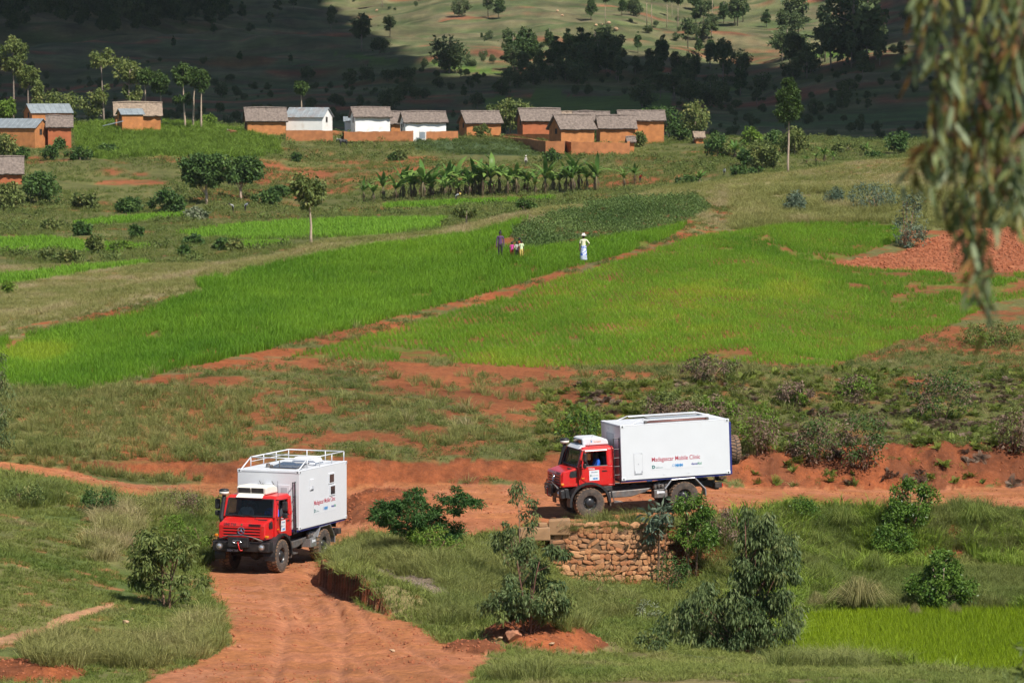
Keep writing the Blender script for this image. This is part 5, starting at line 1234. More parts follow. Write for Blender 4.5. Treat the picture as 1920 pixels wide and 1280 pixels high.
        q = MB(); q.lathe([(0, .16), (.07, .14), (.09, .02), (.09, 0)], (x0-1.0, -.45, z1), 'z', 12); q.lathe([(0, .12), (.06, .11), (.07, 0)], (x0-.85, -.25, z1), 'z', 12); q.tube([(x0-.9, 0.05, z1), (x0-.9, .05, z1+.26)], .02, 6); q.build('roof_lamp', M['steel'], bx)
    return e

tA = truck('red-cabbed truck with railed roof coming straight towards the viewer', LA, hA, PITCH_A, ROLL_A, 'A')
tB = truck('red-cabbed truck with spare wheel, seen side-on beside the fern bank', LB, hB, PITCH_B, ROLL_B, 'B')
bpy.context.view_layer.update()
for tr, who in ((tA, (('shirt_blue', .50, 'driver in a blue shirt at the wheel of the truck facing the viewer'), ('shirt_white', -.50, 'passenger in a pale shirt in the truck facing the viewer'))),
                (tB, (('shirt_blue', .52, 'driver in a blue shirt at the open window of the side-on truck'),))):
    for sh, y, lab in who:
        pr = person_seated('person', None, M[sh], lab)
        pr.matrix_world = tr.matrix_world @ Matrix.Translation((-.52, y, 1.66))
# ------------------------------------------------------------------ village
V = {}
V['ochre'] = pm('ochre_mud_wall', (0.44, 0.175, 0.058), 0.95, var=0.22, scale=1.1, bmp=.4, bdist=.06, dirt=(0.33, 0.13, 0.05), dirt_amt=.42, dscale=.9)
V['redmud'] = pm('red_mud_wall', (0.38, 0.115, 0.045), 0.95, var=0.16, scale=1.1, bmp=.3, bdist=.05)
V['lime'] = pm('limewashed_wall', (0.80, 0.79, 0.76), 0.9, var=0.05, scale=1.0, dirt=(0.62, 0.54, 0.45), dirt_amt=.25, dscale=.8)
V['thatch'] = pm('grey_thatch', (0.17, 0.135, 0.115), 1.0, var=0.40, scale=3.0, bmp=.6, bdist=.12)
V['thatch2'] = pm('tan_thatch', (0.25, 0.19, 0.14), 1.0, var=0.35, scale=3.0, bmp=.6, bdist=.12)
V['tin'] = pm('grey_corrugated_tin', (0.27, 0.31, 0.34), 0.5, 0.3, var=0.2, scale=1.2)
V['rust'] = pm('rusting_corrugated_tin', (0.33, 0.37, 0.40), 0.5, 0.3, var=0.15, scale=1.2, dirt=(0.24, 0.14, 0.10), dirt_amt=.55, dscale=.55)
V['wood'] = pm('dark_wood', (0.06, 0.045, 0.035), 0.8, var=0.3)
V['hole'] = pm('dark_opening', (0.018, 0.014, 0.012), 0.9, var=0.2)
V['mudcap'] = pm('mud_wall', (0.37, 0.145, 0.055), 0.95, var=0.22, scale=1.3, bmp=.4, bdist=.06)

def house(name, label, u0, u1, u2, vb, ve, vr, Y, wall, roof, depth=4.2, right=False, tin=False, win=True, door=False, lean=False, seed=0):
    """gabled house; u0..u1 the gable in view, u1..u2 the long front; right: the gable shows at the right end"""
    s = F / Y
    if right: fl, fr, g = u0, u1, u2 - u1
    else: fl, fr, g = u1, u2, u1 - u0
    yaw = math.asin(min(.75, max(0.02, g / s / depth)))
    L = (fr - fl) / s / math.cos(yaw)
    hw = (vb - ve) / s; hr = (ve - vr) / s + depth * .5 * abs((240 - HORIZON) / F)
    p = at((fl if not right else fr), vb, Y)
    # local frame: origin at the corner between front and visible gable, x along the front, y into depth
    e = empty(name, p, 0, label, 'house', 'houses of the hill village')
    sx = -1 if right else 1
    e.rotation_euler = (0, 0, sx * yaw)
    D = depth; t = .30
    r = np.random.default_rng(seed + 5)
    b = MB(); sk = -0.6
    pr = [(0, sk), (D, sk), (D, hw), (D / 2, hw + hr * .96), (0, hw)]
    b.add([(0, y, z) for y, z in pr] + [(sx * L, y, z) for y, z in pr], [(0, 1, 2, 3, 4), (9, 8, 7, 6, 5), (0, 5, 6, 1), (1, 6, 7, 2), (2, 7, 8, 3), (3, 8, 9, 4), (4, 9, 5, 0)])
    wl = b.build('wall', wall, e, bevel=.04)
    # roof slabs with thickness, wavy eaves
    o = .35 if not tin else .25; th = .22 if not tin else .05
    n = 14
    for side in (0, 1):
        b = MB(); vs = []; fs = []
        for k in range(n + 1):
            x = sx * (-o + (L + 2 * o) * k / n); wv = r.normal(0, .045 if not tin else 0.0); wz = r.normal(0, .03 if not tin else 0.0)
            ey = (-o if side == 0 else D + o); ez = hw - o * hr / (D / 2)
            ry, rz = D / 2, hw + hr + .02
            nn = Vector((0, -hr if side == 0 else hr, D / 2)).normalized() * th
            vs += [(x, ey + wv, ez + wv * .6), (x, ry, rz + wz), (x, ry + (0 if side == 0 else .001), rz + nn.z * 1.25 + wz), (x, ey + wv + nn.y, ez + wv * .6 + nn.z)]
        for k in range(n):
            for j in range(4): fs.append((k*4+j, k*4+(j+1) % 4, (k+1)*4+(j+1) % 4, (k+1)*4+j))
        fs += [(0, 1, 2, 3), (n*4+3, n*4+2, n*4+1, n*4)]
        b.add(vs, fs); rf = b.build('roof', roof, e)
        if tin and side == 0:
            q = MB(); m = max(4, int(L / .8))
            for k in range(m + 1):
                x = sx * (-o + (L + 2 * o) * k / m)
                q.tube([(x, -o - .02, hw - o * hr / (D/2) + th + .015), (x, D/2, hw + hr + th + .02)], .035, 4)
            q.build('sheet_ribs', roof, rf)
            rf.children[0]['kind'] = 'stuff'
    if not tin:
        q = MB(); q.tube([(sx * (-o - .05), D/2, hw + hr + th), (sx * L * .33, D/2, hw + hr + th * 1.3 + r.normal(0, .05)), (sx * L * .66, D/2, hw + hr + th * 1.2 + r.normal(0, .05)), (sx * (L + o + .05), D/2, hw + hr + th)], .16, 6); q.build('ridge', roof, e)
    if win:
        zc = hw * .80; yc = D * .42
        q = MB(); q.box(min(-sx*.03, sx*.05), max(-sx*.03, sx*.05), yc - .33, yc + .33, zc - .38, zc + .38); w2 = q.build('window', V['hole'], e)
        q = MB(); q.box(min(-sx*.06, sx*.02), max(-sx*.06, sx*.02), yc - .42, yc - .331, zc - .44, zc + .44); q.box(min(-sx*.06, sx*.02), max(-sx*.06, sx*.02), yc - .33, yc + .33, zc - .46, zc - .381); q.build('window_frame', V['wood'], w2)
    if door:
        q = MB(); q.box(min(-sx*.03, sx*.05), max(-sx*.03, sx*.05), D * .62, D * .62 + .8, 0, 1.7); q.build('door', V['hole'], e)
    return e
VY = 583
H = [('thatched_house', 'ochre thatched house joined to the left of the white tin-roofed house', 455, 464, 535, 251, 226, 206, 583, 'ochre', 'thatch', {'door': True}),
     ('tin_roofed_house', 'white house with a rust-streaked tin roof in the village middle', 535, 605, 621, 246, 219, 203, 586, 'lime', 'rust', {'right': True, 'tin': True}),
     ('thatched_house', 'white thatched house with a small lean-to at its left end', 655, 666, 731, 249, 219, 205, 587, 'lime', 'thatch', {}),
     ('thatched_house', 'small thatched house squeezed between the two white thatched houses', 728, 733, 757, 247, 231, 213, 598, 'ochre', 'thatch', {'win': False}),
     ('thatched_house', 'long low white thatched house beside the tin yard door', 749, 760, 836, 253, 229, 213, 583, 'lime', 'thatch', {'door': True}),
     ('thatched_house', 'ochre thatched house standing alone right of the white houses', 860, 875, 939, 254, 230, 212, 592, 'ochre', 'thatch', {}),
     ('thatched_house', 'red-walled thatched house at the back of the right-hand compound', 970, 980, 1052, 247, 226, 207, 610, 'redmud', 'thatch', {}),
     ('thatched_house', 'ochre thatched house with a gable window nearest the compound wall', 1030, 1052, 1115, 268, 241, 219, 577, 'ochre', 'thatch', {}),
     ('thatched_house', 'ochre thatched house in the middle of the walled compound', 1119, 1125, 1191, 264, 240, 220, 585, 'ochre', 'thatch', {'win': False}),
     ('thatched_house', 'tallest ochre thatched house at the right end of the village', 1160, 1163, 1245, 271, 226, 211, 590, 'ochre', 'thatch', {'win': False}),
     ('thatched_house', 'thatched roof showing between the compound houses, left one', 1052, 1055, 1080, 246, 228, 213, 622, 'ochre', 'thatch2', {'win': False}),
     ('thatched_house', 'thatched roof showing between the compound houses, right one', 1076, 1080, 1142, 246, 226, 213, 618, 'ochre', 'thatch', {'win': False}),
     ('tin_roofed_house', 'ochre tin-roofed house at the lower left edge of the village', -22, 66, 86, 280, 239, 224, 560, 'ochre', 'tin', {'right': True, 'tin': True}),
     ('thatched_house', 'reddish thatched house touching the left tin-roofed house', 84, 90, 133, 274, 238, 221, 562, 'redmud', 'thatch', {'win': False}),
     ('tin_roofed_house', 'ochre tin-roofed house standing behind the leftmost pair of houses', 39, 60, 131, 236, 211, 196, 590, 'ochre', 'tin', {'tin': True}),
     ('thatched_house', 'ochre house with tan thatch below the tall pines', 210, 217, 300, 238, 216, 196, 592, 'ochre', 'thatch2', {'win': False}),
     ('thatched_house', 'low ochre thatched hut at the left edge below the village', -30, -22, 40, 352, 324, 298, 500, 'redmud', 'thatch', {'win': False}),
     ('tin_roofed_house', 'small annex with a tin roof in front of the tan thatched house', 216, 229, 267, 240, 214, 205, 586, 'ochre', 'tin', {'tin': True, 'depth': 3.0}),
     ('thatched_house', 'tiny mud shed at the corner of the compound wall', 1177, 1179, 1189, 279, 266, 260, 574, 'ochre', 'thatch', {'win': False, 'depth': 2.0}),
     ('thatched_house', 'broken mud hut with a slanting roof right of the tall house', 1303, 1305, 1319, 268, 258, 251, 590, 'ochre', 'thatch2', {'win': False, 'depth': 2.5}),
     ('tin_roofed_house', 'white lean-to hut against the left white thatched house', 645, 647, 657, 249, 227, 220, 592, 'lime', 'tin', {'tin': True, 'win': False, 'depth': 2.5})]
for i, (nm, lab, u0, u1, u2, vb, ve, vr, Y, wl, rf, kw) in enumerate(H):
    house(nm, lab, u0, u1, u2, vb, ve, vr, Y, V[wl], V[rf], seed=i, **kw)

def yard_wall(label, pts, mat, th=.35):
    """mud yard wall: pts of (u, v_top, v_base, Y)"""
    a = [(at(u, vb, Y), at(u, vt, Y)) for u, vt, vb, Y in pts]
    e = empty('yard_wall', a[0][0], 0, label, 'wall', 'mud walls of the village yards'); e['kind'] = 'thing'
    o = np.array(a[0][0])
    for (b0, t0), (b1, t1) in zip(a[:-1], a[1:]):
        d = (b1 - b0)[:2]; n = np.array([-d[1], d[0]]); n = n / (np.linalg.norm(n) + 1e-9) * th
        if n[1] < 0: n = -n
        q = MB(); k = 7; vs = []; fs = []
        for i in range(k + 1):
            f = i / k; bb = b0 + (b1 - b0) * f - o; tp = t0 + (t1 - t0) * f - o; tp = tp + np.array([0, 0, random.uniform(-.05, .06)])
            vs += [(bb[0], bb[1], bb[2] - .5), (bb[0] + n[0], bb[1] + n[1], bb[2] - .5), (tp[0] + n[0], tp[1] + n[1], tp[2]), (tp[0], tp[1], tp[2])]
        for i in range(k):
            for j in range(4): fs.append((i*4+j, i*4+(j+1) % 4, (i+1)*4+(j+1) % 4, (i+1)*4+j))
        fs += [(0, 1, 2, 3), (k*4+3, k*4+2, k*4+1, k*4)]
        q.add(vs, fs); q.build('wall_section', mat, e)
    return e
yard_wall('low ochre yard wall in front of the white tin-roofed house', [(536, 245, 259, 578), (624, 245, 259, 578)], V['mudcap'])
yard_wall('long ochre yard wall in front of the white thatched houses', [(624, 245, 258, 590), (645, 247, 259, 590), (645, 247, 259, 577), (710, 247, 259, 577), (775, 246, 259, 577)], V['mudcap'])
yard_wall('short white yard wall with the tin door', [(775, 248, 259, 577), (799, 248, 259, 577)], V['lime'])
yard_wall('ochre yard wall right of the tin door', [(799, 247, 258, 577), (859, 246, 258, 581)], V['mudcap'])
yard_wall('ochre wall around the right-hand compound', [(912, 249, 260, 600), (916, 252, 262, 596), (1023, 265, 282, 566), (1058, 265, 283, 566), (1060, 265, 281, 574), (1071, 266, 284, 566), (1120, 267, 286, 566), (1180, 268, 286, 567), (1184, 259, 272, 590)], V['mudcap'])
yard_wall('inner ochre wall behind the compound front', [(944, 252, 262, 598), (1030, 252, 264, 590)], V['mudcap'])
p = at(792, 259, 576.4); d = empty('tin_door', p, 0, 'grey tin sheet door in the white yard wall', 'door')
q = MB(); q.box(-.42, .42, -.05, 0, -.1, .95); q.build('door_sheet', V['tin'], d)
q = MB(); q.box(-.47, -.425, -.07, 0.02, -.1, 1.0); q.build('door_post', V['wood'], d)
p = at(212, 237, 584); d = empty('tin_sheet', p, 0, 'bright tin sheet lying by the small annex', 'tin sheet')
q = MB(); q.hexa([(-1.6, -.5, 0), (1.6, -.5, .75), (1.6, .9, .85), (-1.6, .9, .1), (-1.6, -.5, .05), (1.6, -.5, .80), (1.6, .9, .90), (-1.6, .9, .15)]); q.build('sheet', V['tin'], d)

# ------------------------------------------------------------------ stone wall under the road
m_stone = [pm('wall_stone_%d' % i, c, .9, var=.14, scale=5, bmp=.5, bdist=.03, dirt=(0.27, 0.15, 0.08), dirt_amt=.10, dscale=4) for i, c in enumerate([(0.44, 0.20, 0.085), (0.38, 0.155, 0.065), (0.48, 0.245, 0.115), (0.36, 0.175, 0.085)])]
m_mortar = pm('dark_mortar', (0.17, 0.098, 0.052), 1.0, var=.35, scale=4, bmp=.6, bdist=.04)
m_conc = pm('stained_concrete', (0.31, 0.175, 0.085), .9, var=.18, scale=3, dirt=(0.16, 0.12, 0.09), dirt_amt=.3, dscale=3)
WY = 140.5
wl0 = at(1046, 1100, WY); wl1 = at(1262, 1104, WY)
sw = empty('stone_wall', wl0, math.atan2(wl1[1] - wl0[1], wl1[0] - wl0[0]), 'rough ochre stone retaining wall below the side-on truck', 'wall'); sw['kind'] = 'thing'
WL = float(np.linalg.norm((wl1 - wl0)[:2])); s_ = F / WY; WH = (1104 - 990) / s_
q = MB(); q.hexa([(-.3, 0, -.6), (WL + .35, 0, -.6), (WL + .35, .7, -.6), (-.3, .7, -.6), (-.3, .10, WH - .02), (WL - .35, .10, WH - .12), (WL - .35, .7, WH - .12), (-.3, .7, WH - .02)]); q.build('mortar_core', m_mortar, sw)
rows = 12; z = -.15; rr = np.random.default_rng(77); smeshes = []
for k in range(14):
    bm = bmesh.new(); bmesh.ops.create_icosphere(bm, subdivisions=2, radius=1)
    for v in bm.verts:
        c = v.co; sg = lambda t_: math.copysign(abs(t_) ** .42, t_)
        v.co = Vector((sg(c.x), sg(c.y), sg(c.z))) * .62
    for _ in range(9):                      # knock the corners off at odd angles
        n_ = Vector(rdir(rr, 1)[0]); n_.y *= .35; n_.normalize(); d_ = rr.uniform(.42, .66)
        for v in bm.verts:
            kk = v.co.dot(n_)
            if kk > d_: v.co -= n_ * (kk - d_)
    me = bpy.data.meshes.new('stone'); bm.to_mesh(me); bm.free(); me.materials.append(m_stone[k % 4]); smeshes.append(me)
for ri in range(rows + 4):
    hrow = WH / (rows - .6) * rr.uniform(.85, 1.15); x = rr.uniform(-.25, -.05)
    while x < WL + .1 - .035 * ri:
        wst = rr.uniform(.18, .40) if rr.random() < .72 else rr.uniform(.08, .16)
        hst = hrow * rr.uniform(.60, 1.02)
        if rr.random() > .05:
            o = link('stone', smeshes[rr.integers(0, 14)], sw); zc = z + hrow / 2 + rr.normal(0, .022)
            o.location = (x + wst / 2, .10 * max(0, zc) / WH + rr.uniform(-.015, .03), zc); o.scale = (wst * 1.04, .085, hst * 1.06); o.rotation_euler = (rr.normal(0, .06), rr.normal(0, .30), rr.normal(0, .10))
        x += wst + rr.uniform(-.01, .03)
    z += hrow
    if z > WH - .02: break
rw = np.random.default_rng(12); nw = 150; fx = rw.uniform(0, 1, nw) ** .9
wp = np.stack([wl0[0] + (wl1[0] - wl0[0]) * fx, np.full(nw, WY) + rw.uniform(.02, .55, nw), np.zeros(nw)], 1); wp[:, 2] = at(1150, 990, WY)[2] - .06 + rw.uniform(0, .05, nw)
o = scatter('wall_top_grass', wp, C_mid, .6, 1.25, rw.uniform(.2, .9, nw), 'grass and dry stalks hanging over the top of the stone wall', 'grass', seed=50, tilt=.45)
pb = at(1048, 982, 140.7); cb = empty('kerb_block', pb, 0, 'weathered concrete end block at the corner of the bridge wall', 'concrete block')
q = MB(); q.hexa([(-.42, -.25, -.4), (.42, -.25, -.4), (.42, .45, -.4), (-.42, .45, -.4), (-.40, -.25, .16), (.42, -.25, .20), (.42, .4, .20), (-.36, .4, .16)]); q.build('block', m_conc, cb, bevel=.04)
q = MB(); q.box(-.62, -.425, -.22, .35, -.5, .02); q.build('footing', m_conc, cb, bevel=.03)
pb = at(1005, 992, 139.5); cb = empty('kerb_block', pb, .2, 'low broken concrete slab left of the bridge wall', 'concrete block')
q = MB(); q.hexa([(-.7, -.25, -.4), (.5, -.3, -.4), (.5, .4, -.4), (-.7, .4, -.4), (-.62, -.2, .06), (.48, -.3, .10), (.48, .35, .10), (-.6, .35, .05)]); q.build('slab', m_conc, cb, bevel=.04)
q = MB(); q.box(.10, .42, -.10, .22, .095, .24); q.build('stub', m_conc, cb, bevel=.03)

# rocks
def rock(label, u, v, w_, seed, mat, flat=.7, grp=None, ymin=95, ymax=160):
    p = ground_pt(u, v, ymin, ymax); s = w_ * p[1] / F / 2
    bm = bmesh.new(); bmesh.ops.create_icosphere(bm, subdivisions=3, radius=1); r = np.random.default_rng(seed)
    pl = [(Vector(rdir(r, 1)[0]), r.uniform(.45, .85)) for _ in range(14)]
    for vv in bm.verts:
        for n_, d_ in pl:
            k = vv.co.dot(n_)
            if k > d_: vv.co -= n_ * (k - d_)
        vv.co.z *= flat
    me = bpy.data.meshes.new('rock'); bm.to_mesh(me); bm.free(); me.materials.append(mat)
    o = link('rock', me, None, p + np.array([0, 0, s * flat * .45])); o.scale = (s, s, s)
    tag(o, label, 'rock', grp)
m_rock = pm('pale_rock', (0.42, 0.27, 0.16), .9, var=.2, scale=1.6, bmp=.5, bdist=.1)
m_rockr = pm('red_rock', (0.40, 0.17, 0.09), .9, var=.2, scale=1.6, bmp=.5, bdist=.1)
rock('rounded pale rock on the left meadow below the small tree', 235, 1170, 16, 1, m_rock)
rock('small pale rock beside the dead twigs under the small tree', 247, 1143, 12, 2, m_rock, .5)
rock('small flat pale stone near the dry grass right of the meadow', 322, 1180, 11, 3, m_rock, .5)
rock('squarish reddish boulder on the small soil heap by the road end', 960, 1197, 42, 4, m_rockr, .75)
rock('pale stone lying below the reddish boulder', 938, 1205, 14, 5, m_rock, .6)
rock('pale stone on the right flank of the small soil heap', 1035, 1211, 14, 6, m_rock, .5)
rock('broken red rock on the grass island behind the side ditch', 692, 1052, 34, 7, m_rockr, .6)
rock('flat red slab right of the broken red rock', 735, 1058, 32, 8, m_rockr, .35)
rock('pale stone on the road verge at the bottom centre', 735, 1222, 12, 9, m_rock, .6)
rock('small stone on the red road near its left edge', 448, 1213, 10, 10, m_rockr, .6)
rock('pale stone at the far left edge of the meadow', 3, 1143, 8, 11, m_rock, .6)
rock('orange boulder on the bank beside the left track', 126, 930, 14, 12, m_rockr, .9)
for i, (u, v, w_) in enumerate([(706, 22, 8), (1045, 22, 7), (1054, 30, 6), (1118, 50, 8), (1128, 47, 6), (1142, 45, 10), (1156, 57, 12)]):
    rock('pale boulder %s from the left on the sunlit hillside' % ordinal(i), u, v, w_, 20 + i, m_rock, .7, 'boulders on the sunlit hillside', 900, 1700)
# ------------------------------------------------------------------ people and animals
M['purple'] = pm('purple_jumper', (0.10, 0.045, 0.12), .9, var=.12, scale=9)
M['darkcloth'] = pm('dark_trousers', (0.028, 0.024, 0.024), .9, var=.2)
M['cream_blouse'] = pm('cream_blouse', (0.74, 0.72, 0.50), .9, var=.08, scale=14)
M['pink'] = pm('pink_shirt', (0.62, 0.06, 0.30), .9, var=.1)
M['pale_print'] = pm('pale_patterned_shirt', (0.55, 0.50, 0.46), .9, var=.45, scale=26)
M['mint'] = pm('pale_green_shirt', (0.62, 0.72, 0.46), .9, var=.06)
M['rust_cloth'] = pm('rust_cloth', (0.36, 0.09, 0.03), .9, var=.3, scale=15)
M['yellow_cloth'] = pm('yellow_cloth', (0.60, 0.45, 0.12), .9, var=.1)
M['straw'] = pm('white_straw', (0.72, 0.64, 0.58), .8, var=.08)
M['red_cloth'] = pm('red_cloth', (0.50, 0.03, 0.03), .9, var=.1)
m, t, p_ = nodes('blue_floral_cloth'); M['floral'] = m
nn_ = ramp(t, noise(t, 9, 2, .5), .46, .54); cc_ = mixcol(t, nn_, (0.02, 0.10, 0.50), (0.66, 0.70, 0.76)); t.links.new(cc_, p_.inputs['Base Color']); p_.inputs['Roughness'].default_value = .9
m, t, p_ = nodes('pale_blue_cloth'); M['paleblue'] = m
cc_ = ramp(t, noise(t, 5, 3), .35, .65, (0.30, 0.36, 0.48), (0.55, 0.60, 0.68)); t.links.new(cc_, p_.inputs['Base Color']); p_.inputs['Roughness'].default_value = .9

def figure(label, u, v, H, top, bottom, arms='down', sleeve=1.0, skirt=None, hat=None, bun=None, seed=0, yaw=0.0, ymin=190, ymax=330, head_scale=1.0, group=None, bent=0.0, P=None):
    p = ground_pt(u, v, ymin, ymax) if P is None else P
    e = empty('person', p, yaw, label, 'person', group)
    k = H / 1.66; c, s = math.cos(bent), math.sin(bent)
    def T(x, y, z):                 # bend the upper body forward about the hip
        if z > .96 and bent: y, z = y * c - (z - .96) * s, .96 + y * s + (z - .96) * c
        return (x * k, y * k, z * k)
    hs = head_scale
    J = [(T(0, 0, .95), (.135*k, .10*k)), (T(0, 0, 1.12), (.12*k, .09*k)), (T(0, .005, 1.31), (.155*k, .10*k)), (T(0, 0, 1.43), .05*k), (T(0, -.015, 1.50), (.070*k*hs, .078*k*hs)), (T(0, -.005, 1.595), (.074*k*hs, .085*k*hs)),
         (T(.175, 0, 1.365), .052*k), (T(-.175, 0, 1.365), .052*k)]
    E = [(0, 1), (1, 2), (2, 3), (3, 4), (4, 5), (2, 6), (2, 7)]
    def arm(sd, root, mode):
        if mode == 'hip': pts = [(sd*.36, .02, 1.13), (sd*.20, -.06, .99), (sd*.13, -.09, .96)]
        elif mode == 'front': pts = [(sd*.23, -.04, 1.12), (sd*.08, -.20, 1.10), (sd*.0, -.21, 1.11)]
        else: pts = [(sd*.215, .01, 1.10), (sd*.225, -.03, .86), (sd*.22, -.05, .77)]
        b0 = root
        for q, r_ in zip(pts, (.042, .030, .032)):
            J.append((T(*q), r_ * k)); E.append((b0, len(J) - 1)); b0 = len(J) - 1
        for fx in (-.02, .0, .02):      # fingers
            q = pts[-1]; J.append((T(q[0] + fx, q[1] - .02, q[2] - .075), .011 * k)); E.append((b0, len(J) - 1))
    arm(1, 6, arms if arms in ('down', 'front') else 'hip'); arm(-1, 7, 'front' if arms == 'front' else 'down')
    for sd in (1, -1):
        b0 = 0
        for q, r_ in (((sd*.085, 0, .86), .088), ((sd*.09, -.015, .48), .060), ((sd*.09, .02, .09), .040), ((sd*.095, -.12, .035), .035)):
            J.append((tuple(a * k for a in q), r_ * k)); E.append((b0, len(J) - 1)); b0 = len(J) - 1
    def mf(cn):
        z = cn.z / k; x = abs(cn.x) / k; y = cn.y / k
        if bent:
            dy, dz = y, z - .96
            if dz > 0 or dy < -.12: y, z = dy * c + dz * s, .96 + (-dy * s + dz * c)
        if z > 1.415 : return 0
        if z < .93 and x < .19: return 2 if z > .12 else 0
        if x > .17 and z < 1.36 - .58 * sleeve: return 0
        if arms == 'front' and y < -.16 and z < 1.14: return 0
        return 1
    link('body', skin_mesh('body', J, E, [M['skin'], top, bottom], mf), e)
    q = MB(); hc = T(0, .012, 1.575)
    q.lathe([(0, .118), (.05, .108), (.088, .06), (.096, .01), (.086, -.045)], (0, 0, 0), 'z', 14)
    hr = q.build('hair', M['hair'], e, smooth=True); hr.location = hc; hr.scale = (k*hs,) * 3; hr.rotation_euler = (bent - .15, 0, 0)
    if bun:
        q = MB(); q.lathe([(0, -.05), (.05, -.03), (.06, .02), (.035, .06), (0, .07)], (0, 0, 0), 'z', 10); b_ = q.build('hair_bun', M['hair'], e, smooth=True); b_.location = T(.01, .02, 1.72); b_.scale = (k,) * 3
    if hat:
        q = MB(); q.lathe([(0, .13), (.06, .128), (.09, .11), (.105, .0), (.19, -.015), (.195, -.008), (.10, .012)], (0, 0, 0), 'z', 20); h_ = q.build('hat', hat, e, smooth=True); h_.location = T(0, -.01, 1.635); h_.scale = (k,) * 3; h_.rotation_euler = (bent, 0, 0)
    if skirt:
        prof = [(.145, 1.04), (.165, .94), (.185, .75), (.20, .52), (.205, .45)]
        q = MB(); q.lathe([(r_*k, z_*k) for r_, z_ in prof], (0, 0, 0), 'z', 18); q.build('skirt', skirt[0], e, smooth=True)
        q = MB(); q.lathe([(r_*k, z_*k) for r_, z_ in [(.195, .50), (.21, .36), (.225, .20)]], (0, 0, 0), 'z', 18); q.build('skirt_hem', skirt[1], e, smooth=True)
    # face: eyes, nose
    q = MB()
    for sx in (-1, 1): q.lathe([(0, .012), (.010, .006), (.010, -.006), (0, -.012)], (sx*.03, 0, 0), 'z', 6)
    f_ = q.build('eyes', M['hair'], e); f_.location = T(0, -.105*hs, 1.555); f_.scale = (k,) * 3; f_['kind'] = 'stuff'
    return e
FG = 'people watching from the rice field'
figure('woman in a purple long-sleeved top and dark trousers, standing by the crop patch', 938, 486, 1.62, M['purple'], M['darkcloth'], bun=True, group=FG)
figure('woman in a white hat, pale blouse and blue wrap, hand on hip', 1094, 493, 1.66, M['cream_blouse'], M['paleblue'], arms='hip', sleeve=.35, skirt=(M['floral'], M['paleblue']), hat=M['straw'], group=FG)
figure('small child in a pink shirt, leftmost of the children', 960, 487, 1.02, M['pink'], M['red_cloth'], sleeve=.3, head_scale=1.25, group=FG)
figure('child in a pale patterned shirt with folded arms, in the middle', 969.5, 487.5, 1.08, M['pale_print'], M['darkcloth'], arms='front', sleeve=.5, head_scale=1.22, group=FG)
figure('child in a pale green shirt, rightmost of the children', 977.5, 487.5, 1.10, M['mint'], M['yellow_cloth'], sleeve=.3, head_scale=1.22, group=FG)
figure('child in rust-coloured cloth standing behind the other children', 974.5, 484.5, 1.20, M['rust_cloth'], M['rust_cloth'], sleeve=.6, head_scale=1.15, group=FG)
WK = 'people at work in the valley'
figure('tiny figure with a yellow hat bending over the paddy below the bananas', 855, 379, 1.5, M['shirt_white'], M['darkcloth'], hat=M['yellow_cloth'], bent=1.25, ymin=380, ymax=520, group=WK, yaw=1.2)
figure('tiny figure in white bending by the paddy under the round trees', 437, 399, 1.5, M['shirt_white'], M['darkcloth'], bent=1.2, ymin=380, ymax=520, group=WK, yaw=-1.0)
figure('tiny figure in blue bending by the paddy under the round trees', 460, 398, 1.5, M['paleblue'], M['darkcloth'], bent=1.3, ymin=380, ymax=520, group=WK, yaw=1.0)
figure('tiny figure in red at the right end of the banana row', 1200, 343, 1.4, M['red_cloth'], M['darkcloth'], bent=1.0, ymin=400, ymax=560, group=WK, yaw=.6)
figure('tiny figure in pale clothes standing above the banana row', 986, 312, 1.45, M['pale_print'], M['darkcloth'], hat=M['straw'], ymin=470, ymax=570, group=WK)
figure('tiny figure in white beyond the crest near the tall pine', 1358, 330, 1.2, M['shirt_white'], M['darkcloth'], bent=.8, ymin=420, ymax=580, group=WK)

def cow(label, u, v, L, mat, yaw, ymin, ymax):
    p = ground_pt(u, v, ymin, ymax); e = empty('zebu', p, yaw, label, 'cow'); k = L / 1.7
    J = [((0, 0, 1.0), (.26, .30)), ((.45, 0, 1.02), (.24, .31)), ((-.45, 0, 1.03), (.23, .27)), ((-.75, 0, 1.05), .16), ((.62, 0, 1.25), (.15, .20)), ((.86, 0, 1.22), .13), ((1.08, 0, 1.16), (.10, .12)), ((1.32, 0, 1.0), .075),
         ((.45, .16, .70), .10), ((.45, .17, .38), .06), ((.46, .17, .04), .055), ((.45, -.16, .70), .10), ((.45, -.17, .38), .06), ((.46, -.17, .04), .055),
         ((-.62, .16, .72), .12), ((-.70, .17, .40), .06), ((-.62, .17, .04), .055), ((-.62, -.16, .72), .12), ((-.70, -.17, .40), .06), ((-.62, -.17, .04), .055), ((-.92, 0, .80), .03), ((-.93, 0, .45), .035)]
    E = [(0, 1), (0, 2), (2, 3), (1, 4), (4, 5), (5, 6), (6, 7), (1, 8), (8, 9), (9, 10), (1, 11), (11, 12), (12, 13), (2, 14), (14, 15), (15, 16), (2, 17), (17, 18), (18, 19), (3, 20), (20, 21)]
    J = [(tuple(c_ * k for c_ in a), (tuple(x * k for x in r_) if hasattr(r_, '__len__') else r_ * k)) for a, r_ in J]
    link('body', skin_mesh('body', J, E, [mat]), e)
    for s in (-1, 1):
        q = MB(); q.tube([(1.06*k, s*.08*k, 1.26*k), (1.08*k, s*.22*k, 1.38*k), (1.04*k, s*.22*k, 1.58*k)], [.03*k, .022*k, .006*k], 6); q.build('horn', M['cream'], e, smooth=True)
cow('brown zebu grazing at the left of the ochre thatched house', 437, 256, 1.3, pm('brown_hide', (0.20, 0.065, 0.03), .8, var=.2), math.pi, 520, 620)
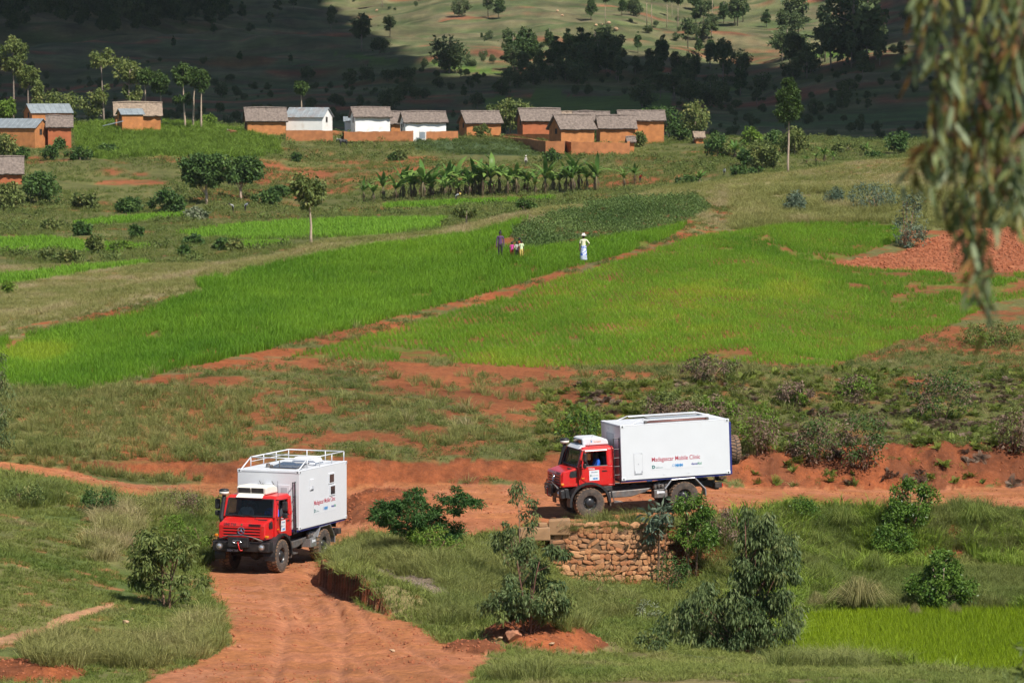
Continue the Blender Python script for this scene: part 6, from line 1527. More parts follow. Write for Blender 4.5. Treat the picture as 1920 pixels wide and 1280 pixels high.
cow('black and white zebu on the bare ground below the yard wall', 643, 275, 1.4, pm('black_hide', (0.02, 0.02, 0.024), .8, var=.3, dirt=(.5, .48, .46), dirt_amt=.35, dscale=1.2), math.pi + .3, 520, 620)

# ------------------------------------------------------------------ trees and shrubs
T_ = {}
T_['olive'] = leaf_mat('olive_green_leaves', (0.060, 0.098, 0.027), (0.195, 0.232, 0.068), False, .28, third=(0.330, 0.300, 0.105))
T_['dark'] = leaf_mat('dark_green_leaves', (0.030, 0.075, 0.021), (0.105, 0.173, 0.042), False, .22)
T_['mimosa'] = leaf_mat('mimosa_leaves', (0.025, 0.070, 0.018), (0.075, 0.150, 0.036), False, .25)
T_['euca'] = leaf_mat('eucalyptus_leaves', (0.045, 0.085, 0.032), (0.17, 0.215, 0.080), False, .28, third=(0.22, 0.21, 0.07))
T_['bluegum'] = leaf_mat('grey_green_leaves', (0.070, 0.115, 0.070), (0.19, 0.24, 0.165), False, .25)
T_['bright'] = leaf_mat('bright_green_leaves', (0.083, 0.158, 0.022), (0.225, 0.330, 0.053), False, .35)
T_['glossy'] = leaf_mat('glossy_green_leaves', (0.045, 0.105, 0.021), (0.150, 0.240, 0.038), False, .25, rough=.35)
T_['pine'] = leaf_mat('pine_needles', (0.028, 0.062, 0.016), (0.090, 0.140, 0.034), False, .2)
T_['brown'] = leaf_mat('withered_leaves', (0.105, 0.068, 0.048), (0.285, 0.203, 0.143), False, .2)
T_['white'] = leaf_mat('white_flowered_leaves', (0.09, 0.13, 0.05), (0.27, 0.29, 0.19), False, .2)
T_['hillp'] = leaf_mat('hill_pine_needles', (0.030, 0.063, 0.021), (0.090, 0.143, 0.042), False, .15)
T_['hille'] = leaf_mat('hill_tree_leaves', (0.042, 0.075, 0.030), (0.128, 0.165, 0.063), False, .15)
T_['banana'] = leaf_mat('banana_leaf', (0.068, 0.158, 0.033), (0.195, 0.300, 0.068), False, .3, rough=.4)
B_ = {'grey': pm('grey_bark', (0.24, 0.19, 0.15), .95, var=.25, scale=5, bmp=.4, bdist=.02), 'pale': pm('pale_bark', (0.38, 0.29, 0.21), .9, var=.2, scale=4, bmp=.3, bdist=.02),
      'tan': pm('tan_stems', (0.24, 0.14, 0.085), .9, var=.25, scale=6), 'red': pm('red_stems', (0.16, 0.075, 0.05), .9, var=.25, scale=6)}

def foliage_mesh(name, lobes, n, L, W, mat, r, clumps=30, rc=.3, droop=.3, out=.6, flat=1.0, tshift=0.0, mat2=None, frac2=0):
    lobes = np.array(lobes, float); vol = lobes[:, 3] * lobes[:, 4] * lobes[:, 5]
    li = r.choice(len(lobes), clumps, p=vol / vol.sum()); d = rdir(r, clumps)
    rad = r.uniform(.35, 1.0, clumps) ** .5
    C = lobes[li, :3] + d * rad[:, None] * lobes[li, 3:6]
    lr = lobes[li, 3:6].min(1)
    crad = rc * lr * r.uniform(.6, 1.35, clumps); ct = r.uniform(0, 1, clumps)
    ci = r.integers(0, clumps, n); dd = rdir(r, n); q = r.uniform(0, 1, n) ** .5
    P = C[ci] + dd * (q * crad[ci])[:, None] * np.array([1, 1, flat])
    D = dd * out + rdir(r, n) * .7 + np.array([0, 0, -1.0]) * droop * 2
    tn = np.clip(.45 * r.uniform(0, 1, n) + .50 * ct[ci] + tshift, 0, 1)
    Vv, Fc, tt_ = leaf_arrays(P, D, rdir(r, n), L * r.uniform(.6, 1.25, n), W * r.uniform(.7, 1.2, n), tn)
    mats = [mat] + ([mat2] if mat2 else []); mi = None
    if mat2: mi = (r.uniform(0, 1, clumps)[ci] < frac2).astype(int)
    return np_mesh(name, Vv, Fc, mats, False, {'tint': ('FLOAT', tt_)}, mi), C

def wood_mesh(name, paths, mat, r):
    b = MB()
    for pts, r0, r1 in paths:
        k = len(pts); b.tube(pts, [r0 + (r1 - r0) * i / (k - 1) for i in range(k)], 7 if r0 > .05 else 5)
    return b.mesh(name, mat, True)

def tree(name, label, cat, P, lobes, n, L, W, leaf, bark='grey', tr=.08, seed=0, clumps=30, rc=.35, droop=.3, stems=1, nbr=12, group=None, flat=1.0, fork=.35, tshift=0, leaf2=None, frac2=0, lean=0):
    r = np.random.default_rng(seed)
    e = empty(name, P, 0, label, cat, group)
    me, C = foliage_mesh('crown', lobes, n, L, W, T_[leaf], r, clumps, rc, droop, flat=flat, tshift=tshift, mat2=T_[leaf2] if leaf2 else None, frac2=frac2)
    link('crown', me, e)
    lob = np.array(lobes); cen = (lob[:, :3] * lob[:, 3:4]).sum(0) / lob[:, 3].sum()
    paths = []
    topz = float((lob[:, 2]).max())
    for s in range(stems):
        a = r.uniform(0, 2 * np.pi); off = np.array([np.cos(a), np.sin(a), 0]) * (.12 * (stems > 1)) * (1 + tr)
        tp = np.array([cen[0], cen[1], topz]) + (np.array([np.cos(a), np.sin(a), 0]) * lob[:, 3].max() * .45 if stems > 1 else 0)
        k = 6; pts = []
        for i in range(k):
            f = i / (k - 1); pts.append(tuple(off * (1 - f) + np.array([tp[0] * f ** 1.4, tp[1] * f ** 1.4, -0.25 + (tp[2] + .25) * f]) + r.normal(0, tr * (.5 if stems > 1 else .22), 3) * np.array([1, 1, 0]) * (0 < i < k - 1)))
        paths.append((pts, tr, tr * .25))
        for j in range(nbr // stems):
            c = C[r.integers(0, len(C))]
            f = np.clip(c[2] / (topz + 1e-6) - fork * r.uniform(.4, 1.2), .06, .92); x = f * (k - 1); i0 = int(x); st = np.array(pts[i0]) * (1 - (x - i0)) + np.array(pts[min(i0 + 1, k - 1)]) * (x - i0)
            mid = (st + c) / 2 + r.normal(0, .06, 3) * np.linalg.norm(c - st) + np.array([0, 0, -.05]) * np.linalg.norm(c - st)
            paths.append(([tuple(st), tuple(mid), tuple(c)], tr * .42 * (1 - .5 * f), tr * .08))
    link('trunk', wood_mesh('trunk', paths, B_[bark], r), e)
    return e

def px_tree(name, label, cat, u, vb, boxes, n, Lm, Wm, leaf, ymin=95, ymax=330, Y=None, **kw):
    """lobes given as photograph boxes (u0, v0, u1, v1) at the tree's own distance"""
    P = ground_pt(u, vb, ymin, ymax) if Y is None else at(u, vb, Y)
    if Y is not None: P = np.array([P[0], P[1], float(height(np.array([P[0]]), np.array([P[1]]))[0])])
    s = F / P[1]; up, vp = proj(P[0], P[1], P[2]); lobes = []
    r = np.random.default_rng(kw.get('seed', 0) + 500)
    for (u0, v0, u1, v1) in boxes:
        rx = (u1 - u0) / 2 / s; rz = (v1 - v0) / 2 / s
        lobes.append((((u0 + u1) / 2 - up) / s, r.uniform(-.25, .25) * rx, (vp - (v0 + v1) / 2) / s, rx * .98, rx * .85, rz * .98))
    return tree(name, label, cat, P, lobes, n, Lm, Wm, leaf, **kw)

# nearest shrubs and trees along the road and stream
px_tree('small_tree', 'small multi-stemmed tree on the meadow left of the truck facing the viewer', 'tree', 312, 1140, [(250, 985, 350, 1070), (240, 1040, 320, 1110), (320, 1050, 392, 1130), (280, 1000, 380, 1060)], 5200, .17, .060, 'olive', bark='tan', tr=.05, seed=1, clumps=60, rc=.42, droop=.5, stems=3, nbr=24)
px_tree('mimosa_shrub', 'dark feathery shrub between the two trucks', 'shrub', 812, 1034, [(705, 925, 830, 1000), (820, 912, 905, 965), (760, 960, 870, 1025), (690, 940, 760, 985), (740, 915, 800, 960)], 15000, .15, .045, 'mimosa', bark='tan', tr=.05, seed=2, clumps=120, rc=.50, droop=.05, stems=3, nbr=20, flat=.35)
px_tree('green_shrub', 'bright leafy shrub at the foot of the dark feathery shrub', 'shrub', 812, 1045, [(765, 985, 845, 1035), (830, 990, 880, 1035)], 1500, .11, .05, 'bright', bark='tan', tr=.04, seed=3, clumps=30, rc=.45, stems=3)
px_tree('eucalyptus_sapling', 'slender grey-green sapling rising before the road left of the stone wall', 'tree', 975, 1110, [(940, 905, 1005, 960), (945, 950, 1010, 1000), (915, 990, 1000, 1050), (960, 1010, 1020, 1060)], 3000, .15, .048, 'euca', bark='tan', tr=.04, seed=4, clumps=46, rc=.42, droop=.6, nbr=26)
px_tree('eucalyptus_bush', 'grey-green bush above the small soil heap, below the sapling', 'tree', 990, 1185, [(990, 1005, 1070, 1090), (920, 1070, 1060, 1150), (895, 1110, 980, 1172), (1000, 1080, 1075, 1170)], 6500, .16, .055, 'euca', bark='red', tr=.045, seed=5, clumps=60, rc=.42, droop=.55, stems=3, nbr=26, leaf2='olive', frac2=.25)
px_tree('eucalyptus_tree', 'large drooping grey-green eucalyptus in front of the road', 'tree', 1405, 1228, [(1375, 925, 1470, 1010), (1360, 985, 1500, 1075), (1370, 1050, 1505, 1130), (1260, 1090, 1420, 1180), (1380, 1110, 1510, 1210), (1230, 1140, 1360, 1222), (1300, 1150, 1460, 1228)], 26000, .18, .055, 'euca', bark='red', tr=.055, seed=6, clumps=190, rc=.40, droop=.75, stems=2, nbr=70)
px_tree('eucalyptus_seedling', 'low grey-green seedling at the left foot of the large eucalyptus', 'shrub', 1235, 1222, [(1195, 1175, 1260, 1220)], 420, .15, .05, 'euca', bark='red', tr=.03, seed=7, clumps=14, rc=.5, droop=.4, stems=2, nbr=6)
px_tree('leafy_shrub', 'dark leafy shrub hiding the rear wheel of the side-on truck', 'shrub', 1298, 1035, [(1265, 925, 1335, 985), (1258, 965, 1345, 1035), (1290, 915, 1330, 960)], 5200, .12, .055, 'glossy', bark='tan', tr=.05, seed=8, clumps=46, rc=.42, droop=.2, stems=3, nbr=18, Y=140.2)
px_tree('withered_shrub', 'reddish withered shrub between the dark shrub and the eucalyptus', 'shrub', 1352, 1030, [(1325, 950, 1385, 1025)], 900, .12, .045, 'brown', bark='tan', tr=.04, seed=9, clumps=26, rc=.45, droop=.5, stems=3, Y=141.5, leaf2='dark', frac2=.4)
px_tree('broadleaf_plant', 'pale broad-leaved plant hanging over the top of the stone wall', 'plant', 1235, 1000, [(1200, 950, 1268, 1000), (1222, 935, 1275, 975)], 260, .34, .10, 'bluegum', bark='tan', tr=.03, seed=10, clumps=9, rc=.75, droop=.15, stems=3, nbr=8, Y=140.3)
px_tree('leafy_shrub', 'small round dark shrub on the road edge right of the eucalyptus', 'shrub', 1508, 988, [(1482, 935, 1535, 985)], 1800, .11, .055, 'glossy', bark='tan', tr=.03, seed=11, clumps=26, rc=.5, stems=2)
px_tree('leafy_shrub', 'bushy yellow-green shrub standing up against the road at the right', 'shrub', 1705, 1000, [(1668, 900, 1765, 960), (1655, 940, 1745, 1000)], 5200, .13, .06, 'glossy', bark='tan', tr=.05, seed=12, clumps=44, rc=.42, droop=.1, stems=3, nbr=18)
px_tree('leafy_shrub', 'yellow-green shrub leaning down the bank below the road at the right', 'shrub', 1675, 1048, [(1638, 980, 1712, 1045)], 2600, .13, .06, 'glossy', bark='tan', tr=.04, seed=13, clumps=26, rc=.45, droop=.2, stems=2)
px_tree('round_shrub', 'dense round shrub on the dyke between the two paddies', 'shrub', 1765, 1145, [(1700, 1070, 1830, 1140), (1735, 1030, 1800, 1090)], 6000, .14, .07, 'glossy', bark='pale', tr=.05, seed=14, clumps=60, rc=.40, droop=.1, stems=2, nbr=20)
px_tree('wiry_shrub', 'dark olive wiry shrub at the foot of the stone wall', 'shrub', 1118, 1130, [(1080, 1070, 1160, 1128)], 1500, .10, .022, 'olive', bark='tan', tr=.03, seed=15, clumps=30, rc=.6, droop=-.5, stems=3)
px_tree('wiry_shrub', 'low dark shrub at the right foot of the stone wall', 'shrub', 1255, 1110, [(1228, 1040, 1290, 1105)], 1000, .11, .04, 'dark', bark='tan', tr=.03, seed=16, clumps=22, rc=.6, droop=.3, stems=2)
px_tree('flowering_plant', 'low plant with pale flowers right of the small soil heap', 'plant', 1215, 1160, [(1180, 1128, 1250, 1158)], 420, .08, .05, 'white', bark='tan', tr=.015, seed=17, clumps=16, rc=.6, stems=3)
px_tree('yellow_flower_plant', 'green plant with yellow flowers below the stone wall', 'plant', 1170, 1150, [(1150, 1122, 1192, 1148)], 360, .09, .05, 'bright', bark='tan', tr=.015, seed=18, clumps=14, rc=.6, stems=3)
px_tree('scrub_bush', 'dark ferny bush beside the left track', 'shrub', 185, 965, [(150, 915, 225, 962)], 1300, .12, .05, 'dark', bark='tan', tr=.03, seed=19, clumps=26, rc=.5, stems=3)
px_tree('scrub_bush', 'brownish bush at the left of the truck facing the viewer', 'shrub', 345, 970, [(285, 918, 395, 965), (330, 910, 400, 955)], 1900, .10, .035, 'brown', bark='tan', tr=.03, seed=20, clumps=36, rc=.5, stems=3, leaf2='olive', frac2=.45)
px_tree('scrub_bush', 'light green weeds in the ditch beside the truck facing the viewer', 'shrub', 378, 1035, [(340, 985, 405, 1030), (300, 965, 350, 1010)], 1500, .11, .05, 'bright', bark='tan', tr=.02, seed=21, clumps=30, rc=.5, stems=3)
px_tree('scrub_bush', 'dark bush at the left frame edge beside the left track', 'shrub', 40, 950, [(0, 905, 90, 945)], 1100, .12, .05, 'olive', bark='tan', tr=.03, seed=22, clumps=26, rc=.5, stems=3)
px_tree('eucalyptus_tree', 'tall grey-green tree cut off by the left frame edge', 'tree', -18, 888, [(-60, 640, 12, 725), (-70, 700, 26, 790), (-60, 770, 22, 860)], 4200, .16, .05, 'euca', bark='pale', tr=.09, seed=23, clumps=60, rc=.4, droop=.6, nbr=20, Y=152)
BK = [(1085, 835, [(1045, 765, 1135, 830)], 'bright', 'dark', 'green bush on the bank above the cab of the side-on truck'), (1255, 790, [(1190, 735, 1330, 775)], 'olive', 'brown', 'long low bush above the roof of the side-on truck'),
      (1425, 850, [(1385, 760, 1470, 840)], 'bright', 'brown', 'yellow-green bush just behind the spare wheel'), (1535, 875, [(1490, 775, 1580, 865), (1475, 820, 1530, 870)], 'brown', 'dark', 'brown and green bush second right of the spare wheel'),
      (1620, 880, [(1570, 770, 1665, 870)], 'dark', 'brown', 'dark dense bush third right of the spare wheel'), (1765, 790, [(1700, 690, 1825, 780)], 'dark', 'brown', 'large dark bush on the slope at the right above the bank'),
      (1320, 720, [(1275, 665, 1385, 712)], 'brown', 'olive', 'brown grassy bush at the lower edge of the right rice field'), (1900, 850, [(1868, 760, 1945, 845)], 'brown', 'olive', 'withered brown bush at the right frame edge on the bank'),
      (1490, 760, [(1450, 715, 1530, 755)], 'brown', 'bright', 'small withered bush on the slope above the spare wheel'), (1610, 745, [(1565, 705, 1650, 745)], 'bright', 'brown', 'pale green bush left of the large dark slope bush'),
      (1865, 650, [(1800, 600, 1920, 648)], 'olive', 'bright', 'olive bush below the tip of the hanging branch'), (1345, 790, [(1300, 745, 1390, 790)], 'bright', 'brown', 'ferny bush above the rear of the side-on truck')]
for i, (u, vb, bx_, lf, lf2, lab) in enumerate(BK):
    px_tree('bank_bush', lab, 'shrub', u, vb, bx_, 2000, .16, .06, lf, bark='tan', tr=.04, seed=40 + i, clumps=46, rc=.45, droop=.15, stems=3, nbr=12, leaf2=lf2, frac2=.35, ymin=152, ymax=260)
GS = [(1490, 400, [(1472, 362, 1510, 398)], 'grey-green shrub in the dry grass above the right rice field'), (1700, 465, [(1680, 350, 1732, 405), (1676, 395, 1735, 462)], 'tall grey-green shrub at the upper right corner of the rice field'),
      (1640, 395, [(1585, 345, 1690, 390)], 'wide grey-green shrub left of the hanging branch'), (1560, 385, [(1545, 352, 1580, 382)], 'thin grey-green shrub between the two larger grey shrubs'),
      (1850, 400, [(1790, 340, 1910, 395)], 'grey-green shrub seen through the hanging branch')]
for i, (u, vb, bx_, lab) in enumerate(GS):
    px_tree('grey_shrub', lab, 'shrub', u, vb, bx_, 1500, .22, .08, 'bluegum', bark='tan', tr=.05, seed=60 + i, clumps=30, rc=.5, droop=.1, stems=3, nbr=10, ymin=200, ymax=330)
# big grass tussocks by the stream: arching blades in a dome
m_tus = [leaf_mat('tussock_blades_%d' % i, c, c2, False, .4) for i, (c, c2) in enumerate([((0.13, 0.19, 0.04), (0.27, 0.31, 0.08)), ((0.20, 0.20, 0.07), (0.38, 0.34, 0.15))])]
def tussock(label, u, v, wpx, hpx, k, seed, ymax=149):
    p = ground_pt(u, v, 105, ymax); s = F / p[1]; R_, Hh = wpx / 2 / s, hpx / s; r_ = np.random.default_rng(seed); n = 620
    a = r_.uniform(0, 2*np.pi, n); q_ = np.sqrt(r_.uniform(0, 1, n)); rad = R_ * q_ * r_.uniform(.75, 1.12, n); ht = Hh * (1.05 - .45 * q_ ** 2) * r_.uniform(.75, 1.12, n)
    d = np.stack([np.cos(a), np.sin(a), np.zeros(n)], 1); sd_ = np.stack([-np.sin(a), np.cos(a), np.zeros(n)], 1) * .5 * R_ * .018 + rdir(r_, n) * R_ * .008
    b0 = d * (rad * .25)[:, None]; up_ = np.array([0, 0, 1.0]); Vs = []
    for f, o_, h_ in ((0, .0, 0), (.4, .30, .70), (.75, .72, .95), (1, 1.15, .52)):
        c_ = b0 + d * (rad * .75 * o_)[:, None] + up_ * (ht * h_)[:, None]; w_ = (1 - f * .9)
        Vs += [c_ - sd_ * w_, c_ + sd_ * w_]
    V_ = np.stack(Vs, 1).reshape(-1, 3); bb = np.arange(n)[:, None] * 8; tn = np.repeat(r_.uniform(0, 1, n), 8)
    o = link('grass_tussock', np_mesh('grass_tussock', V_, np.concatenate([bb + np.array([[i*2, i*2+1, i*2+3, i*2+2]]) for i in range(3)]), [m_tus[k]], False, {'tint': ('FLOAT', tn)}), None, p)
    tag(o, label, 'grass tussock', 'grass tussocks by the stream')
for i, (u, v, w_, h_, k, lab) in enumerate([(1612, 1150, 150, 66, 1, 'largest tan-green tussock at the edge of the bright paddy'), (1540, 1100, 70, 50, 0, 'round green tussock above the large eucalyptus, left of the largest tussock'), (1580, 1062, 80, 42, 0, 'pale green tussock behind the largest tussock'), (1640, 1075, 62, 44, 0, 'green tussock right behind the largest tussock'),
      (1585, 992, 90, 42, 0, 'broad green tussock on the road edge right of the round dark shrub'), (1530, 1150, 48, 40, 1, 'small tan tussock beside the right side of the large eucalyptus'), (1530, 1030, 80, 34, 0, 'flat green tussock between the eucalyptus and the road'), (1830, 985, 130, 40, 0, 'wide green tussock on the right-hand road bank'), (1715, 1160, 34, 30, 1, 'small pale tussock at the left foot of the round shrub'), (1790, 1158, 34, 28, 1, 'small pale tussock at the right foot of the round shrub')]):
    tussock(lab, u, v, w_, h_, k, 700 + i)
# valley shrubs and trees
VS = [(14, 550, 30, 20, 'bright', 200, 330, 'bright green ball-shaped bush on the dry crest at the left edge'), (178, 477, 32, 36, 'olive', 300, 460, 'conical olive bush standing in the left paddies'), (255, 448, 24, 26, 'dark', 300, 470, 'small dark bush between the left paddies'),
      (152, 442, 46, 22, 'dark', 300, 470, 'dark low bush beside the upper left paddy'), (95, 432, 50, 18, 'olive', 300, 480, 'straggly low bush on the dyke at the left'), (368, 412, 46, 20, 'white', 380, 480, 'pale flowering bush beside the upper paddy'),
      (362, 461, 38, 18, 'dark', 300, 460, 'dark bush on the dyke left of the slender tree'), (418, 470, 30, 20, 'dark', 300, 460, 'round dark bush, left of a pair below the slender tree'), (441, 472, 26, 20, 'olive', 300, 460, 'round olive bush, right of a pair below the slender tree'),
      (125, 494, 44, 22, 'olive', 300, 440, 'straggling bush on the dyke at the lower left'), (92, 490, 36, 20, 'olive', 300, 440, 'small olive bush left of the straggling bush'), (345, 480, 16, 16, 'dark', 290, 460, 'tiny dark bush above the dry crest'),
      (230, 470, 40, 14, 'bright', 300, 450, 'flat green bush right of the conical bush'), (75, 385, 78, 58, 'dark', 430, 540, 'broad dark tree at the left below the village'), (15, 395, 50, 50, 'olive', 430, 540, 'leafy tree at the left frame edge below the hut'), (310, 400, 66, 42, 'dark', 430, 520, 'dense dark bush left of the round umbrella trees'),
      (245, 400, 60, 26, 'dark', 430, 520, 'dark hedge-like bush left of the dense dark bush'), (160, 395, 60, 28, 'olive', 430, 520, 'olive hedge-like bush right of the broad dark tree'), (500, 385, 60, 26, 'dark', 430, 520, 'dark bush left of the slender tree in the valley'), (528, 370, 40, 22, 'dark', 430, 540, 'small dark bush behind the slender tree'),
      (875, 408, 54, 20, 'olive', 230, 330, 'olive bush on the crest below the banana row'), (985, 390, 36, 14, 'dark', 240, 330, 'dark low bush on the crest right of the banana row middle'), (10, 305, 50, 50, 'olive', 500, 600, 'leafy tree hiding the hut at the left edge'), (40, 300, 34, 22, 'dark', 500, 600, 'round dark bush below the left tin-roofed house'),
      (115, 282, 26, 22, 'dark', 520, 600, 'dark bush at the corner of the reddish thatched house'), (150, 300, 60, 22, 'dark', 500, 590, 'dark bush on the slope below the village at the left'), (200, 290, 50, 18, 'dark', 500, 590, 'dark bush second from left on the slope below the village'), (95, 300, 30, 26, 'dark', 500, 590, 'small round bush below the reddish thatched house'),
      (285, 240, 36, 26, 'bright', 560, 640, 'bright bush at the corner of the tan thatched house'), (395, 240, 26, 24, 'bright', 560, 640, 'bright green bush right of the three tall pines'), (555, 303, 18, 16, 'dark', 500, 600, 'tiny round bush below the low yard wall'), (1035, 308, 30, 24, 'dark', 480, 580, 'round dark bush among the banana plants'),
      (752, 302, 18, 22, 'olive', 480, 580, 'little tree on the bare ground above the banana row'), (738, 302, 16, 14, 'dark', 480, 580, 'dark tuft beside the little tree above the bananas'), (1198, 276, 24, 26, 'olive', 560, 620, 'thin young tree beside the tallest ochre house'), (1122, 268, 18, 26, 'dark', 560, 620, 'dark climbing bush between two compound houses'),
      (905, 258, 36, 22, 'olive', 560, 620, 'thin shrub before the lone ochre house'), (1275, 268, 40, 36, 'dark', 560, 640, 'dark bush right of the tallest ochre house'), (1345, 296, 44, 44, 'dark', 540, 640, 'round leafy tree with a short trunk right of the village'), (1372, 298, 30, 34, 'olive', 540, 640, 'smaller leafy tree next to the round one right of the village'),
      (1430, 318, 60, 48, 'olive', 480, 600, 'grey-green bushy tree left of the tall pine'), (1400, 312, 30, 30, 'dark', 480, 600, 'dark bush left of the grey-green bushy tree'), (1490, 292, 54, 48, 'olive', 540, 650, 'leafy tree behind the trunk of the tall pine'), (1408, 275, 34, 34, 'bright', 560, 650, 'bright round tree behind the bushes near the tall pine'),
      (1682, 288, 44, 38, 'dark', 480, 640, 'dark tree on the crest left of the hanging branch'), (1640, 300, 40, 14, 'dark', 400, 640, 'low bush on the crest left of the dark tree'), (1590, 286, 70, 16, 'olive', 480, 650, 'hedge of low bushes beyond the crest'), (1450, 280, 40, 34, 'dark', 580, 650, 'dark tree mass just left of the tall pine'),
      (1290, 345, 50, 14, 'dark', 420, 560, 'low dark bush at the right end of the banana row'), (1400, 330, 70, 16, 'dark', 420, 560, 'low dark thicket on the slope left of the tall pine'), (655, 262, 30, 10, 'olive', 560, 600, 'low weeds at the gap of the yard wall')]
for i, (u, vb, w_, h_, lf, y0, y1, lab) in enumerate(VS):
    big = w_ * h_
    px_tree('bush' if h_ < 40 else 'leafy_tree', lab, 'shrub' if h_ < 40 else 'tree', u, vb, [(u - w_/2, vb - h_, u + w_/2, vb - .12*h_), (u - w_*.28, vb - h_*1.06, u + w_*.30, vb - h_*.35)], int(500 + big * .6), .42 if y1 > 400 else .2, .26 if y1 > 400 else .1, lf, bark='grey', tr=.08, seed=100 + i, clumps=22, rc=.5, droop=.1, nbr=5, ymin=y0, ymax=y1)
px_tree('umbrella_tree', 'left of two round-crowned shade trees by the paddies', 'tree', 387, 382, [(338, 291, 412, 338), (360, 290, 434, 340), (346, 315, 430, 350)], 6500, .45, .28, 'dark', bark='pale', tr=.22, seed=200, clumps=70, rc=.6, flat=.6, droop=.05, nbr=14, ymin=440, ymax=540)
px_tree('umbrella_tree', 'right of two round-crowned shade trees by the paddies', 'tree', 452, 376, [(412, 297, 470, 338), (440, 298, 496, 336), (420, 318, 486, 344)], 5600, .45, .28, 'dark', bark='pale', tr=.2, seed=201, clumps=60, rc=.6, flat=.6, droop=.05, nbr=12, ymin=440, ymax=540)
px_tree('slender_tree', 'slender tree with pale trunk on the crest above the left rice field', 'tree', 584, 452, [(550, 325, 608, 380), (556, 352, 605, 396)], 1900, .26, .15, 'olive', bark='pale', tr=.11, seed=202, clumps=46, rc=.42, nbr=16, fork=.15, ymin=225, ymax=300)
px_tree('leafy_tree', 'large leafy tree behind the lone ochre house', 'tree', 955, 250, [(915, 190, 985, 238), (935, 186, 1005, 228)], 2000, .5, .34, 'olive', seed=203, tr=.2, clumps=40, rc=.45, ymin=600, ymax=660, Y=618)
px_tree('leafy_tree', 'tall round-crowned tree right of the tallest ochre house', 'tree', 1300, 268, [(1275, 195, 1335, 245)], 1700, .45, .3, 'olive', bark='pale', seed=204, tr=.18, clumps=40, rc=.42, Y=598)
px_tree('leafy_tree', 'tree peeping out behind the tallest ochre house', 'tree', 1255, 262, [(1232, 198, 1275, 250), (1205, 195, 1235, 215)], 1200, .45, .3, 'dark', seed=205, tr=.18, clumps=30, rc=.45, Y=625)
px_tree('tall_pine', 'tall pine with a bare pale trunk standing right of the village', 'tree', 1478, 312, [(1457, 190, 1500, 226), (1460, 165, 1496, 205), (1468, 146, 1488, 180)], 9000, .42, .15, 'pine', bark='pale', tr=.17, seed=206, clumps=90, rc=.5, droop=-.15, nbr=30, fork=.06, Y=470)
TV = [(25, 235, [(0, 74, 52, 125), (10, 110, 45, 140)], 'olive', 620, 'tallest tree at the far left behind the village'), (53, 232, [(36, 124, 71, 160)], 'olive', 622, 'second tall tree from the left behind the village'), (72, 236, [(62, 152, 82, 205)], 'olive', 618, 'narrow tree behind the left tin-roofed house'),
      (115, 238, [(72, 172, 155, 225)], 'olive', 620, 'wide rounded tree mass behind the left houses'), (195, 238, [(171, 95, 224, 130), (185, 150, 205, 170), (155, 160, 200, 215)], 'olive', 612, 'tall flat-topped tree left of the tan thatched house'), (240, 236, [(212, 113, 272, 150), (230, 140, 265, 195)], 'olive', 625, 'broad tree behind the tan thatched house'),
      (272, 238, [(259, 128, 285, 158)], 'pine', 612, 'ball-topped pine, leftmost of the ball-topped pines'), (302, 240, [(287, 136, 317, 172)], 'pine', 610, 'ball-topped pine above the bright bush'), (347, 240, [(325, 118, 358, 160), (328, 172, 356, 195)], 'pine', 606, 'ball-topped pine, left of the three close together'),
      (363, 241, [(353, 126, 378, 160)], 'pine', 608, 'ball-topped pine, middle of the three close together'), (377, 240, [(366, 130, 391, 170)], 'pine', 604, 'ball-topped pine, right of the three close together'), (566, 235, [(554, 153, 576, 175)], 'pine', 615, 'lone ball-topped pine behind the white tin-roofed house'), (14, 222, [(0, 188, 28, 220)], 'bright', 605, 'yellow-green tree at the left edge beside the tin roof')]
for i, (u, vb, bx_, lf, Y, lab) in enumerate(TV):
    px_tree('village_tree', lab, 'tree', u, vb, bx_, 2600, .5, .22 if lf == 'pine' else .3, lf, bark='pale' if lf == 'pine' else 'grey', tr=.2, seed=220 + i, clumps=34, rc=.42, nbr=8, fork=.08, Y=Y)

# banana plants
r = np.random.default_rng(5); leafm = []
for k in range(3):
    n = 7; Vv = []; Fc = []; ln = 2.6; cu_ = (.45, .8, 1.05)[k]
    for i in range(n + 1):
        f = i / n; a = 1.25 - cu_ * 1.7 * f; x = ln * (f * .55 + .18 * f * f); z_ = ln * (f * .95 - .72 * cu_ * f * f); wv = .25 * math.sin(math.pi * min(1, f * .93 + .07)) ** .7 + .01
        Vv += [(x, -wv, z_ - .10 * wv), (x, 0, z_ + .05), (x, wv, z_ - .10 * wv)]
    for i in range(n):
        Fc += [(i*3, i*3+1, i*3+4, i*3+3), (i*3+1, i*3+2, i*3+5, i*3+4)]
    leafm.append(np_mesh('leaf', Vv, np.array(Fc), [T_['banana']], True, {'tint': ('FLOAT', np.full(len(Vv), (.2, .55, .85)[k]))}))
q = MB(); q.tube([(0, 0, -.3), (.03, .02, .9), (.0, .0, 1.9)], [.17, .13, .08], 8); stem_me = q.mesh('stem', pm('banana_stem', (0.15, 0.13, 0.06), .8, var=.3, dirt=(.14, .085, .05), dirt_amt=.6, dscale=2), True)
dryl = T_['brown']; q = MB()
for k in range(5): 
    a = k * 1.3; q.add([(.1*math.cos(a), .1*math.sin(a), 1.6), (.35*math.cos(a-.2), .35*math.sin(a-.2), .9), (.30*math.cos(a), .30*math.sin(a), .25), (.42*math.cos(a+.25), .42*math.sin(a+.25), .9)], [(0, 1, 2, 3)])
dry_me = q.mesh('dry_leaves', dryl)
